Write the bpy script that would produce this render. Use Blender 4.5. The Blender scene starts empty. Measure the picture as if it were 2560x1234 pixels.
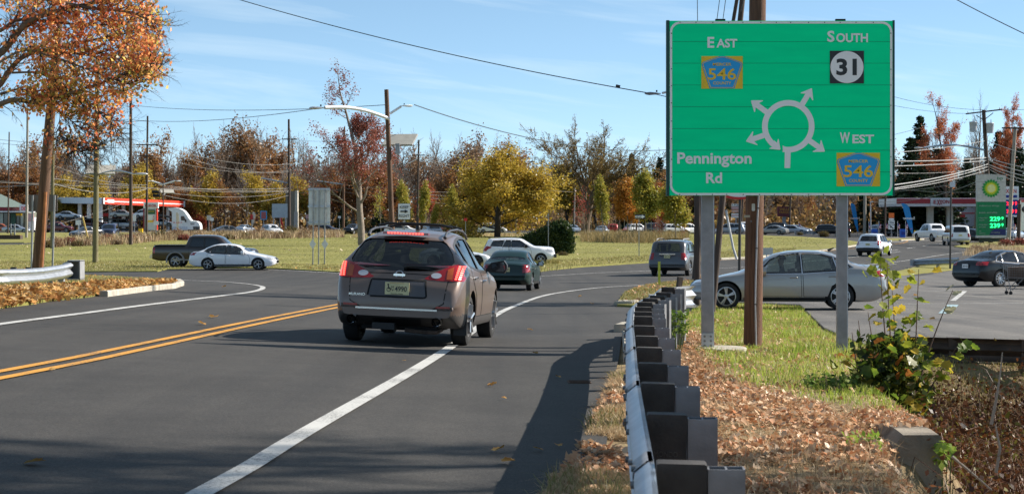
import bpy, math, random
import numpy as np
from mathutils import Vector, Matrix, Euler
from mathutils.bvhtree import BVHTree
from mathutils.geometry import delaunay_2d_cdt
R = math.radians
sc = bpy.context.scene
COL = sc.collection
# ---------------------------------------------------------------- camera, sky, sun
FPX, CXP, HYP, EZ = 4640.0, 1280.0, 557.0, 1.6
cam_d = bpy.data.cameras.new('camera')
cam = bpy.data.objects.new('camera', cam_d); COL.objects.link(cam)
cam.location = (0, 0, EZ); cam.rotation_euler = (R(90), 0, 0)
cam_d.sensor_width = 36; cam_d.lens = FPX * 36 / 2560; cam_d.shift_y = -60 / 2560
cam_d.clip_start = 0.3; cam_d.clip_end = 6000
cam_d.dof.use_dof = True; cam_d.dof.focus_distance = 27.0; cam_d.dof.aperture_fstop = 9.0
sc.camera = cam
SUN_EL, SUN_PHI = R(33.5), R(17)          # sun right of the road and a little ahead of the camera
world = bpy.data.worlds.new('World'); sc.world = world; world.use_nodes = True
def build_world():
 nt = world.node_tree; N = nt.nodes; L = nt.links
 N.clear()
 out = N.new('ShaderNodeOutputWorld'); bg = N.new('ShaderNodeBackground')
 sky = N.new('ShaderNodeTexSky'); sky.sky_type = 'NISHITA'; sky.sun_disc = False
 sky.sun_elevation = SUN_EL; sky.sun_rotation = R(90) - SUN_PHI
 sky.air_density = 0.48; sky.dust_density = 0.12; sky.ozone_density = 3.0; sky.altitude = 50
 tc = N.new('ShaderNodeTexCoord'); sep = N.new('ShaderNodeSeparateXYZ')
 L.new(tc.outputs['Generated'], sep.inputs[0])
 az = N.new('ShaderNodeMath'); az.operation = 'ARCTAN2'; L.new(sep.outputs[0], az.inputs[0]); L.new(sep.outputs[1], az.inputs[1])
 el = N.new('ShaderNodeMath'); el.operation = 'ARCSINE'; L.new(sep.outputs[2], el.inputs[0])
 mad = N.new('ShaderNodeMath'); mad.operation = 'MULTIPLY_ADD'; L.new(az.outputs[0], mad.inputs[0]); mad.inputs[1].default_value = 0.13; L.new(el.outputs[0], mad.inputs[2])
 cmb = N.new('ShaderNodeCombineXYZ')
 m1 = N.new('ShaderNodeMath'); m1.operation = 'MULTIPLY'; m1.inputs[1].default_value = 3.2; L.new(az.outputs[0], m1.inputs[0])
 m2 = N.new('ShaderNodeMath'); m2.operation = 'MULTIPLY'; m2.inputs[1].default_value = 34; L.new(mad.outputs[0], m2.inputs[0])
 L.new(m1.outputs[0], cmb.inputs[0]); L.new(m2.outputs[0], cmb.inputs[1])
 no = N.new('ShaderNodeTexNoise'); no.inputs['Scale'].default_value = 1.6; no.inputs['Detail'].default_value = 8
 no.inputs['Roughness'].default_value = 0.55; no.inputs['Distortion'].default_value = 0.5
 L.new(cmb.outputs[0], no.inputs['Vector'])
 rp = N.new('ShaderNodeValToRGB'); rp.color_ramp.elements[0].position = 0.5; rp.color_ramp.elements[1].position = 0.84
 rp.color_ramp.elements[0].color = (.1, .1, .1, 1); rp.color_ramp.elements[1].color = (0.6, 0.6, 0.6, 1)
 L.new(no.outputs['Fac'], rp.inputs[0])
 hs = N.new('ShaderNodeHueSaturation'); hs.inputs['Saturation'].default_value = SKY_SAT; hs.inputs['Hue'].default_value = 0.484
 L.new(sky.outputs[0], hs.inputs['Color'])
 mix = N.new('ShaderNodeMixRGB'); L.new(rp.outputs[0], mix.inputs[0]); L.new(hs.outputs[0], mix.inputs[1])
 mix.inputs[2].default_value = CLOUD_COL
 L.new(mix.outputs[0], bg.inputs['Color']); bg.inputs['Strength'].default_value = SKY_STR
 L.new(bg.outputs[0], out.inputs[0])
SKY_SAT, SKY_STR, CLOUD_COL = 1.0, 0.078, (6.0, 6.9, 7.3, 1)
build_world()
sd = bpy.data.lights.new('sun', 'SUN'); sd.energy = 4.3; sd.angle = R(0.53); sd.color = (1.0, 0.93, 0.83)
sun = bpy.data.objects.new('sun', sd); COL.objects.link(sun)
_s = Vector((math.cos(SUN_EL) * math.cos(SUN_PHI), math.cos(SUN_EL) * math.sin(SUN_PHI), math.sin(SUN_EL)))
sun.rotation_euler = _s.to_track_quat('Z', 'Y').to_euler(); sun.location = _s * 60
sc.view_settings.view_transform = 'Standard'; sc.view_settings.look = 'None'
sc.view_settings.exposure = 1.05; sc.view_settings.gamma = 1
sc.render.engine = 'CYCLES'
sc.cycles.max_bounces = 8; sc.cycles.transparent_max_bounces = 24; sc.cycles.use_denoising = True
sc.cycles.diffuse_bounces = 3; sc.cycles.glossy_bounces = 4; sc.cycles.transmission_bounces = 4
sc.cycles.caustics_reflective = False; sc.cycles.caustics_refractive = False
rng = np.random.default_rng(7)
rnd = random.Random(7)
# ---------------------------------------------------------------- terrain function
_hy = [0, 12, 27, 48, 65, 93, 105, 136, 200, 309, 450, 700]
_hv = [1.58, 1.63, 1.83, 2.2, 2.4, 2.66, 2.60, 2.44, 1.98, 1.73, 1.65, 1.6]
_yy = np.arange(-50, 900, 1.0); _t = np.interp(_yy, _hy, _hv)
_k = np.hanning(13); _k /= _k.sum(); _t = np.convolve(np.pad(_t, 6, 'edge'), _k, 'valid')
def sst(a, b, x):
 t = np.clip((x - a) / (b - a), 0, 1); return t * t * (3 - 2 * t)
def gz(X, Y):
 X = np.asarray(X, float); Y = np.asarray(Y, float)
 z = EZ - np.interp(Y, _yy, _t)
 c = 0.05 * (1 - sst(45, 88, Y))
 z = z + (np.minimum(.5 * (-X + np.sqrt(X * X + 4)), 12) - .35 * np.exp(-X * X / 9)) * c
 xw = np.interp(Y, [6, 11, 13, 14.7, 15.3, 20, 24, 30], [1.9, 2.3, 2.5, 2.85, 3.35, 3.75, 4.3, 4.6])
 g = sst(0, 1.1, X - xw) * sst(26.0, 22.0, Y) * (1 - sst(9, 16, X))
 z = z - 1.25 * g
 z = z + 0.06 * sst(0.9, 2.0, X) * sst(34, 26, Y) * (1 - sst(2.2, 3.3, X)) - 0.16 * sst(2.5, 3.2, X) * sst(19, 15, Y) * (1 - sst(9, 12, X))
 return z
def G(px, py):
 """ground point seen at a pixel"""
 ys = np.geomspace(5, 850, 900)
 xs = (px - CXP) * ys / FPX
 v = (EZ - gz(xs, ys)) * FPX / ys - (py - HYP)
 i = np.where(v <= 0)[0]
 i = i[0] if len(i) else len(ys) - 1
 if i == 0: y = ys[0]
 else:
  a, b = v[i - 1], v[i]; t = a / (a - b) if a != b else 0
  y = ys[i - 1] + (ys[i] - ys[i - 1]) * min(max(t, 0), 1)
 return ((px - CXP) * y / FPX, y)
def at(px, py, Y):
 return Vector(((px - CXP) * Y / FPX, Y, EZ - (py - HYP) * Y / FPX))
def gp(X, Y, dz=0.0):
 return Vector((X, Y, float(gz(X, Y)) + dz))
def onG(px, Y, dz=0.0):
 return gp((px - CXP) * Y / FPX, Y, dz)
# ---------------------------------------------------------------- materials
MAT = {}
def nodes(m):
 m.use_nodes = True; return m.node_tree.nodes, m.node_tree.links
def M(name, col, rough=0.6, metal=0.0, var=0.12, scale=4.0, bump=0.0, bscale=60.0, coat=0.0, col2=None, emit=0.0, stretch=None, spec=0.5, obj=True):
 if name in MAT: return MAT[name]
 m = bpy.data.materials.new(name); N, L = nodes(m)
 b = N['Principled BSDF']
 c = tuple(col) + (1,)
 tc = N.new('ShaderNodeTexCoord'); mp = N.new('ShaderNodeMapping')
 L.new(tc.outputs['Object' if obj else 'Generated'], mp.inputs[0])
 if stretch: mp.inputs['Scale'].default_value = stretch
 no = N.new('ShaderNodeTexNoise'); no.inputs['Scale'].default_value = scale; no.inputs['Detail'].default_value = 6
 L.new(mp.outputs[0], no.inputs['Vector'])
 rp = N.new('ShaderNodeValToRGB'); e = rp.color_ramp.elements
 e[0].position, e[1].position = 0.3, 0.7
 c2 = col2 if col2 else tuple(min(1, v * (1 + var)) for v in col)
 c1 = tuple(v * (1 - var) for v in col) if not col2 else col
 e[0].color = tuple(c1) + (1,); e[1].color = tuple(c2) + (1,)
 L.new(no.outputs['Fac'], rp.inputs[0]); L.new(rp.outputs[0], b.inputs['Base Color'])
 b.inputs['Roughness'].default_value = rough; b.inputs['Metallic'].default_value = metal
 b.inputs['Specular IOR Level'].default_value = spec
 if coat: b.inputs['Coat Weight'].default_value = coat; b.inputs['Coat Roughness'].default_value = 0.06
 if emit: b.inputs['Emission Color'].default_value = c; b.inputs['Emission Strength'].default_value = emit
 if bump:
  n2 = N.new('ShaderNodeTexNoise'); n2.inputs['Scale'].default_value = bscale; n2.inputs['Detail'].default_value = 4
  L.new(mp.outputs[0], n2.inputs['Vector'])
  bp = N.new('ShaderNodeBump'); bp.inputs['Strength'].default_value = bump; bp.inputs['Distance'].default_value = 0.02
  L.new(n2.outputs['Fac'], bp.inputs['Height']); L.new(bp.outputs[0], b.inputs['Normal'])
 MAT[name] = m; return m
def leafmat(name, cols, trans=0.4, gloss=0.025):
 if name in MAT: return MAT[name]
 m = bpy.data.materials.new(name); N, L = nodes(m); N.clear()
 out = N.new('ShaderNodeOutputMaterial'); g = N.new('ShaderNodeNewGeometry')
 rp = N.new('ShaderNodeValToRGB'); rp.color_ramp.interpolation = 'LINEAR'
 e = rp.color_ramp.elements
 while len(e) < len(cols): e.new(0.5)
 for i, c in enumerate(cols):
  e[i].position = i / max(1, len(cols) - 1); e[i].color = tuple(c) + (1,)
 tc = N.new('ShaderNodeTexCoord'); no = N.new('ShaderNodeTexNoise'); no.inputs['Scale'].default_value = 0.7
 L.new(tc.outputs['Object'], no.inputs['Vector'])
 ma = N.new('ShaderNodeMath'); ma.operation = 'MULTIPLY_ADD'; ma.inputs[1].default_value = 1.6; ma.inputs[2].default_value = -0.8
 L.new(no.outputs['Fac'], ma.inputs[0])
 ad = N.new('ShaderNodeMath'); ad.operation = 'ADD'; ad.use_clamp = True
 L.new(ma.outputs[0], ad.inputs[0]); L.new(g.outputs['Random Per Island'], ad.inputs[1]); L.new(ad.outputs[0], rp.inputs[0])
 d = N.new('ShaderNodeBsdfDiffuse'); t = N.new('ShaderNodeBsdfTranslucent'); gl = N.new('ShaderNodeBsdfGlossy'); gl.inputs['Roughness'].default_value = 0.4
 L.new(rp.outputs[0], d.inputs[0]); L.new(rp.outputs[0], t.inputs[0])
 mx = N.new('ShaderNodeMixShader'); mx.inputs[0].default_value = trans; L.new(d.outputs[0], mx.inputs[1]); L.new(t.outputs[0], mx.inputs[2])
 m2 = N.new('ShaderNodeMixShader'); m2.inputs[0].default_value = gloss; L.new(mx.outputs[0], m2.inputs[1]); L.new(gl.outputs[0], m2.inputs[2])
 L.new(m2.outputs[0], out.inputs[0]); MAT[name] = m; return m
def glassmat(name, tint, ref=0.12):
 if name in MAT: return MAT[name]
 m = bpy.data.materials.new(name); N, L = nodes(m); N.clear()
 out = N.new('ShaderNodeOutputMaterial'); t = N.new('ShaderNodeBsdfTransparent'); t.inputs[0].default_value = tuple(tint) + (1,)
 gl = N.new('ShaderNodeBsdfGlossy'); gl.inputs['Roughness'].default_value = 0.02
 lw = N.new('ShaderNodeLayerWeight'); lw.inputs[0].default_value = 0.35
 ma = N.new('ShaderNodeMath'); ma.operation = 'MULTIPLY_ADD'; ma.inputs[1].default_value = 0.75; ma.inputs[2].default_value = ref; ma.use_clamp = True
 L.new(lw.outputs['Fresnel'], ma.inputs[0])
 mx = N.new('ShaderNodeMixShader'); L.new(ma.outputs[0], mx.inputs[0]); L.new(t.outputs[0], mx.inputs[1]); L.new(gl.outputs[0], mx.inputs[2])
 L.new(mx.outputs[0], out.inputs[0]); MAT[name] = m; return m
def groundmat(name, cols, scale, fine, bump=0.5, rough=0.95, bscale=30, pos=None, fmix=0.5):
 """two-octave patchy ground colour in object space"""
 if name in MAT: return MAT[name]
 m = bpy.data.materials.new(name); N, L = nodes(m); b = N['Principled BSDF']
 tc = N.new('ShaderNodeTexCoord')
 n1 = N.new('ShaderNodeTexNoise'); n1.inputs['Scale'].default_value = scale; n1.inputs['Detail'].default_value = 5
 n2 = N.new('ShaderNodeTexNoise'); n2.inputs['Scale'].default_value = fine; n2.inputs['Detail'].default_value = 5; n2.inputs['Roughness'].default_value = 0.7
 for n in (n1, n2): L.new(tc.outputs['Object'], n.inputs['Vector'])
 mx = N.new('ShaderNodeMix'); mx.data_type = 'FLOAT'; mx.inputs[0].default_value = fmix
 L.new(n1.outputs['Fac'], mx.inputs[2]); L.new(n2.outputs['Fac'], mx.inputs[3])
 rp = N.new('ShaderNodeValToRGB'); e = rp.color_ramp.elements
 while len(e) < len(cols): e.new(0.5)
 for i, c in enumerate(cols):
  e[i].position = pos[i] if pos else 0.33 + 0.34 * i / (len(cols) - 1); e[i].color = tuple(c) + (1,)
 L.new(mx.outputs[0], rp.inputs[0]); L.new(rp.outputs[0], b.inputs['Base Color'])
 b.inputs['Roughness'].default_value = rough; b.inputs['Specular IOR Level'].default_value = 0.3
 n3 = N.new('ShaderNodeTexNoise'); n3.inputs['Scale'].default_value = bscale; n3.inputs['Detail'].default_value = 3; L.new(tc.outputs['Object'], n3.inputs['Vector'])
 bp = N.new('ShaderNodeBump'); bp.inputs['Strength'].default_value = bump; bp.inputs['Distance'].default_value = 0.03
 L.new(n3.outputs['Fac'], bp.inputs['Height']); L.new(bp.outputs[0], b.inputs['Normal'])
 MAT[name] = m; return m
# ---------------------------------------------------------------- mesh helpers
class B:
 """collects shapes, then links them as ONE mesh object"""
 def __init__(s): s.v = []; s.f = []; s.m = []; s.mi = 0
 def add(s, vs, fs):
  o = len(s.v); s.v.extend([tuple(v) for v in vs])
  s.f.extend([tuple(i + o for i in f) for f in fs]); s.m.extend([s.mi] * len(fs)); return s
 def box(s, c, d, rot=None):
  x, y, z = d[0] / 2, d[1] / 2, d[2] / 2
  vs = [Vector((a, b, e)) for a in (-x, x) for b in (-y, y) for e in (-z, z)]
  if rot is not None: vs = [rot @ v for v in vs]
  c = Vector(c); vs = [v + c for v in vs]
  return s.add(vs, [(0, 1, 3, 2), (4, 6, 7, 5), (0, 4, 5, 1), (2, 3, 7, 6), (0, 2, 6, 4), (1, 5, 7, 3)])
 def bar(s, a, b, w, h):
  a, b = Vector(a), Vector(b); d = b - a; q = d.to_track_quat('Y', 'Z').to_matrix()
  return s.box((a + b) / 2, (w, d.length, h), q)
 def tube(s, pts, r, n=8, caps=True):
  pts = [Vector(p) for p in pts]; k = len(pts)
  rs = r if hasattr(r, '__len__') else [r] * k
  vs, fs = [], []; up = None
  for i, p in enumerate(pts):
   t = (pts[min(i + 1, k - 1)] - pts[max(i - 1, 0)]).normalized()
   if up is None: up = t.orthogonal().normalized()
   u = (up - t * up.dot(t)); u = u.normalized() if u.length > 1e-6 else t.orthogonal().normalized(); up = u
   w = t.cross(u)
   for j in range(n):
    a = 2 * math.pi * j / n; vs.append(p + (u * math.cos(a) + w * math.sin(a)) * rs[i])
  for i in range(k - 1):
   for j in range(n):
    fs.append((i * n + j, i * n + (j + 1) % n, (i + 1) * n + (j + 1) % n, (i + 1) * n + j))
  if caps and n > 3: fs.append(tuple(range(n - 1, -1, -1))); fs.append(tuple((k - 1) * n + j for j in range(n)))
  return s.add(vs, fs)
 def prism(s, poly, a, b, ax='y'):
  """polygon (u,w) extruded along an axis from a to b; ax y: (x,z) ; x: (y,z); z: (x,y)"""
  f = {'y': lambda u, w, t: (u, t, w), 'x': lambda u, w, t: (t, u, w), 'z': lambda u, w, t: (u, w, t)}[ax]
  n = len(poly); vs = [f(u, w, a) for u, w in poly] + [f(u, w, b) for u, w in poly]
  fs = [tuple(range(n)), tuple(range(2 * n - 1, n - 1, -1))] + [(i, n + i, n + (i + 1) % n, (i + 1) % n) for i in range(n)]
  return s.add(vs, fs)
 def lathe(s, prof, n=24, c=(0, 0, 0), ax='x', closed=False):
  vs, fs = [], []; k = len(prof)
  for (t, r) in prof:
   for j in range(n):
    a = 2 * math.pi * j / n; p = (t, r * math.cos(a), r * math.sin(a))
    if ax == 'z': p = (p[1], p[2], p[0])
    if ax == 'y': p = (p[1], p[0], p[2])
    vs.append((p[0] + c[0], p[1] + c[1], p[2] + c[2]))
  for i in range(k if closed else k - 1):
   i2 = (i + 1) % k
   for j in range(n): fs.append((i * n + j, i * n + (j + 1) % n, i2 * n + (j + 1) % n, i2 * n + j))
  return s.add(vs, fs)
 def mesh(s, name, mats, smooth=None):
  me = bpy.data.meshes.new(name); me.from_pydata(s.v, [], s.f)
  for m in (mats if isinstance(mats, (list, tuple)) else [mats]): me.materials.append(m)
  if any(s.m): me.polygons.foreach_set('material_index', s.m)
  if smooth is not None:
   me.polygons.foreach_set('use_smooth', [True] * len(me.polygons)); me.set_sharp_from_angle(angle=R(smooth))
  me.update(); return me
 def obj(s, name, mats, parent=None, smooth=None, fix=True):
  me = s.mesh(name, mats, smooth)
  if fix and s.f and len(s.f) < 20000:
   import bmesh
   bm = bmesh.new(); bm.from_mesh(me); bmesh.ops.recalc_face_normals(bm, faces=bm.faces); bm.to_mesh(me); bm.free()
   if smooth is not None: me.set_sharp_from_angle(angle=R(smooth))
  return link(name, me, parent)
def link(name, data, parent=None):
 o = bpy.data.objects.new(name, data); COL.objects.link(o)
 if parent is not None: o.parent = parent
 return o
def tag(o, label=None, cat=None, group=None, kind=None):
 if label: o['label'] = label
 if cat: o['category'] = cat
 if group: o['group'] = group
 if kind: o['kind'] = kind
 return o
def thing(name, label, cat, loc=(0, 0, 0), rz=0.0, group=None):
 o = bpy.data.objects.new(name, None); COL.objects.link(o); o.empty_display_size = 0.3
 o.location = loc; o.rotation_euler = (0, 0, rz); return tag(o, label, cat, group)
def copy_tree(o, parent=None):
 c = o.copy(); COL.objects.link(c); c.parent = parent
 for ch in o.children: copy_tree(ch, c)
 return c
def npmesh(name, V, F, mats, midx=None):
 """V (n,3), F (m,3) or (m,4) numpy"""
 me = bpy.data.meshes.new(name); n, m, k = len(V), len(F), F.shape[1]
 me.vertices.add(n); me.vertices.foreach_set('co', V.astype(np.float32).ravel())
 me.loops.add(m * k); me.loops.foreach_set('vertex_index', F.astype(np.int32).ravel())
 me.polygons.add(m); me.polygons.foreach_set('loop_start', np.arange(0, m * k, k, dtype=np.int32))
 for mt in (mats if isinstance(mats, (list, tuple)) else [mats]): me.materials.append(mt)
 if midx is not None: me.polygons.foreach_set('material_index', midx.astype(np.int32))
 me.update(calc_edges=True); me.validate(); return me
def inpoly(poly, X, Y):
 p = np.asarray(poly); x0, y0 = p[:, 0], p[:, 1]; x1, y1 = np.roll(x0, -1), np.roll(y0, -1)
 X = np.asarray(X)[:, None]; Y = np.asarray(Y)[:, None]
 c = ((y0 > Y) != (y1 > Y)) & (X < (x1 - x0) * (Y - y0) / (y1 - y0 + 1e-12) + x0)
 return c.sum(1) % 2 == 1
def px2w(pts):
 """('w',X,Y) stays; (px,py) goes to the ground"""
 return [(p[1], p[2]) if p[0] == 'w' else G(*p) for p in pts]
def sheet(name, pts, dz, mat, skirt=0.0, kind='structure', jitter=0.0):
 P = px2w(pts); out = []
 for i, a in enumerate(P):
  b = P[(i + 1) % len(P)]; d = math.dist(a, b); step = max(0.5, 0.03 * min(a[1], b[1]) + 0.2); n = max(1, min(60, int(d / step)))
  for k in range(n):
   t = k / n; x, y = a[0] + (b[0] - a[0]) * t, a[1] + (b[1] - a[1]) * t
   if jitter: x += rnd.uniform(-1, 1) * jitter; y += rnd.uniform(-1, 1) * jitter * 1.5
   out.append((x, y))
 A = np.array(out); inn = []
 y = A[:, 1].min()
 while y < A[:, 1].max():
  s = max(0.5, 0.028 * y); xs = np.arange(A[:, 0].min(), A[:, 0].max(), s)
  if len(xs): inn.append(np.stack([xs, np.full(len(xs), y)], 1))
  y += s
 if inn:
  I = np.concatenate(inn); I = I[inpoly(A, I[:, 0], I[:, 1])]
  allp = np.concatenate([A, I])
 else: allp = A
 n = len(A)
 vo, eo, fo, *_ = delaunay_2d_cdt([Vector(map(float, p)) for p in allp], [], [list(range(n))], 1, 1e-5)
 V = np.array([(v.x, v.y) for v in vo]); z = gz(V[:, 0], V[:, 1]) + dz
 b = B(); vs = [(V[i, 0], V[i, 1], z[i]) for i in range(len(V))]
 fs = [tuple(f) for f in fo]; cnt = {}
 for f in fs:
  for i in range(len(f)):
   e = (f[i], f[(i + 1) % len(f)]); cnt[tuple(sorted(e))] = cnt.get(tuple(sorted(e)), 0) + 1
 if skirt:
  m = {}
  for (i, j), c in cnt.items():
   if c == 1:
    for k in (i, j):
     if k not in m: m[k] = len(vs); vs.append((V[k, 0], V[k, 1], z[k] - skirt))
    fs.append((i, j, m[j], m[i]))
 b.add(vs, fs)
 o = b.obj(name, mat, smooth=40, fix=False); tag(o, kind=kind); return o
def strip(name, pts, w, mat, dz=0.012, world=False, off=0.0, label=None, gaps=None):
 P = [Vector(p) for p in (pts if world else px2w(pts))]
 Q = []
 for i in range(len(P) - 1):
  p0, p1, p2, p3 = P[max(i - 1, 0)], P[i], P[i + 1], P[min(i + 2, len(P) - 1)]
  n = max(2, int((p2 - p1).length / 0.5)); n = min(n, 80)
  for k in range(n):
   t = k / n; Q.append(0.5 * ((2 * p1) + (p2 - p0) * t + (2 * p0 - 5 * p1 + 4 * p2 - p3) * t * t + (3 * p1 - p0 - 3 * p2 + p3) * t ** 3))
 Q.append(P[-1]); vs, fs = [], []
 for i, q in enumerate(Q):
  t = (Q[min(i + 1, len(Q) - 1)] - Q[max(i - 1, 0)]).normalized(); nrm = Vector((t.y, -t.x))
  ww = w if not hasattr(w, '__len__') else w[0] + (w[1] - w[0]) * i / len(Q)
  for s in (-1, 1):
   e = q + nrm * (off + s * ww / 2); vs.append((e.x, e.y, float(gz(e.x, e.y)) + dz))
 for i in range(len(Q) - 1):
  if gaps and (i // gaps) % 2: continue
  fs.append((2 * i, 2 * i + 1, 2 * i + 3, 2 * i + 2))
 o = B().add(vs, fs).obj(name, mat, fix=False); tag(o, kind='structure', label=label); return o
_txt = {}
def text(s, mat, parent, x, z, h, w=None, y=0.0, name='lettering', bold=0.0, rotz=0.0, thick=0.004, rot=None, align='C', flip=False):
 """flat lettering in the parent's XZ plane facing -Y; (x,z) is its centre, h the cap height, w the full width"""
 key = (s, bold)
 if key not in _txt:
  cu = bpy.data.curves.new('t', 'FONT'); cu.body = s; cu.size = 1; cu.offset = bold; cu.resolution_u = 3; cu.extrude = 0.5
  o = bpy.data.objects.new('t', cu); COL.objects.link(o)
  bpy.context.view_layer.update()
  me = bpy.data.meshes.new_from_object(o.evaluated_get(bpy.context.evaluated_depsgraph_get()))
  bpy.data.objects.remove(o); bpy.data.curves.remove(cu)
  V = np.empty(len(me.vertices) * 3, np.float32); me.vertices.foreach_get('co', V); V = V.reshape(-1, 3)
  F = [tuple(p.vertices) for p in me.polygons]; _txt[key] = (V, F); bpy.data.meshes.remove(me)
 V, F = _txt[key]; V = V.copy()
 mn, mxx = V.min(0), V.max(0)
 hh = max(1e-6, mxx[1] - mn[1]); ww = max(1e-6, mxx[0] - mn[0])
 sh = h / hh; sw = (w / ww) if w else sh
 X = (V[:, 0] - (mn[0] + mxx[0]) / 2) * sw * (-1 if flip else 1); Z = (V[:, 1] - (mn[1] + mxx[1]) / 2) * sh; T = (V[:, 2]) * thick
 if rot:
  c, q = math.cos(rot), math.sin(rot); X, Z = X * c - Z * q, X * q + Z * c
 me = bpy.data.meshes.new(name)
 me.from_pydata([(float(a + x), float(-t + y), float(b + z)) for a, b, t in zip(X, Z, T)], [], F); me.materials.append(mat); me.update()
 return link(name, me, parent)
# ---------------------------------------------------------------- shared materials
def asphalt(name, base, lo, hi, patch=0.35, crack=True):
 m = bpy.data.materials.new(name); N, L = nodes(m); b = N['Principled BSDF']
 tc = N.new('ShaderNodeTexCoord')
 def noise(sc_, det=4, ro=0.6):
  n = N.new('ShaderNodeTexNoise'); n.inputs['Scale'].default_value = sc_; n.inputs['Detail'].default_value = det; n.inputs['Roughness'].default_value = ro
  L.new(tc.outputs['Object'], n.inputs['Vector']); return n
 fine = noise(85, 4, 0.9); big = noise(0.25, 5); mid = noise(2.2, 4)
 r1 = N.new('ShaderNodeValToRGB'); r1.color_ramp.elements[0].position = 0.36; r1.color_ramp.elements[1].position = 0.68
 r1.color_ramp.elements[0].color = (lo, lo, lo * 1.02, 1); r1.color_ramp.elements[1].color = (hi, hi * .965, hi * .92, 1)
 L.new(fine.outputs['Fac'], r1.inputs[0])
 r2 = N.new('ShaderNodeValToRGB'); r2.color_ramp.elements[0].position = 0.35; r2.color_ramp.elements[1].position = 0.65
 r2.color_ramp.elements[0].color = (1 - patch,) * 3 + (1,); r2.color_ramp.elements[1].color = (1 + patch * .3,) * 3 + (1,)
 mxn = N.new('ShaderNodeMix'); mxn.data_type = 'FLOAT'; mxn.inputs[0].default_value = 0.35
 L.new(big.outputs['Fac'], mxn.inputs[2]); L.new(mid.outputs['Fac'], mxn.inputs[3]); L.new(mxn.outputs[0], r2.inputs[0])
 mu = N.new('ShaderNodeMixRGB'); mu.blend_type = 'MULTIPLY'; mu.inputs[0].default_value = 1
 L.new(r1.outputs[0], mu.inputs[1]); L.new(r2.outputs[0], mu.inputs[2]); last = mu.outputs[0]
 vo_ = N.new('ShaderNodeTexVoronoi'); vo_.inputs['Scale'].default_value = 75; L.new(tc.outputs['Object'], vo_.inputs['Vector'])
 rv_ = N.new('ShaderNodeValToRGB'); rv_.color_ramp.elements[0].color = (.62, .61, .6, 1); rv_.color_ramp.elements[1].color = (1.55, 1.5, 1.42, 1); L.new(vo_.outputs['Color'], rv_.inputs[0])
 mv_ = N.new('ShaderNodeMixRGB'); mv_.blend_type = 'MULTIPLY'; mv_.inputs[0].default_value = 1; L.new(last, mv_.inputs[1]); L.new(rv_.outputs[0], mv_.inputs[2]); last = mv_.outputs[0]
 mp = N.new('ShaderNodeMapping'); mp.inputs['Rotation'].default_value = (0, 0, R(3.2)); mp.inputs['Scale'].default_value = (1.1, 0.03, 1)
 L.new(tc.outputs['Object'], mp.inputs[0]); st = N.new('ShaderNodeTexNoise'); st.inputs['Scale'].default_value = 1.3; st.inputs['Detail'].default_value = 4; L.new(mp.outputs[0], st.inputs['Vector'])
 r3 = N.new('ShaderNodeValToRGB'); r3.color_ramp.elements[0].position = 0.3; r3.color_ramp.elements[1].position = 0.7
 r3.color_ramp.elements[0].color = (.76, .76, .77, 1); r3.color_ramp.elements[1].color = (1.18, 1.15, 1.11, 1)
 L.new(st.outputs['Fac'], r3.inputs[0])
 m3 = N.new('ShaderNodeMixRGB'); m3.blend_type = 'MULTIPLY'; m3.inputs[0].default_value = 1; L.new(last, m3.inputs[1]); L.new(r3.outputs[0], m3.inputs[2]); last = m3.outputs[0]
 if crack:
  vo = N.new('ShaderNodeTexVoronoi'); vo.feature = 'DISTANCE_TO_EDGE'; vo.inputs['Scale'].default_value = 0.22
  wn = noise(1.5, 4); wm = N.new('ShaderNodeMixRGB'); wm.inputs[0].default_value = 0.2
  L.new(tc.outputs['Object'], wm.inputs[1]); L.new(wn.outputs['Color'], wm.inputs[2]); L.new(wm.outputs[0], vo.inputs['Vector'])
  r4 = N.new('ShaderNodeValToRGB'); r4.color_ramp.elements[0].position = 0.001; r4.color_ramp.elements[1].position = 0.006
  r4.color_ramp.elements[0].color = (.45, .45, .45, 1); r4.color_ramp.elements[1].color = (1, 1, 1, 1)
  L.new(vo.outputs['Distance'], r4.inputs[0])
  m4 = N.new('ShaderNodeMixRGB'); m4.blend_type = 'MULTIPLY'; m4.inputs[0].default_value = 0.8; L.new(last, m4.inputs[1]); L.new(r4.outputs[0], m4.inputs[2]); last = m4.outputs[0]
 L.new(last, b.inputs['Base Color']); b.inputs['Roughness'].default_value = 0.82; b.inputs['Specular IOR Level'].default_value = 0.35
 bp = N.new('ShaderNodeBump'); bp.inputs['Strength'].default_value = 0.55; bp.inputs['Distance'].default_value = 0.006
 L.new(fine.outputs['Fac'], bp.inputs['Height']); L.new(bp.outputs[0], b.inputs['Normal'])
 MAT[name] = m; return m
mAsph = asphalt('asphalt_road', 0.05, 0.024, 0.078, 0.3, False)
mLot = asphalt('asphalt_lot', 0.1, 0.085, 0.19, 0.3, True)
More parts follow.
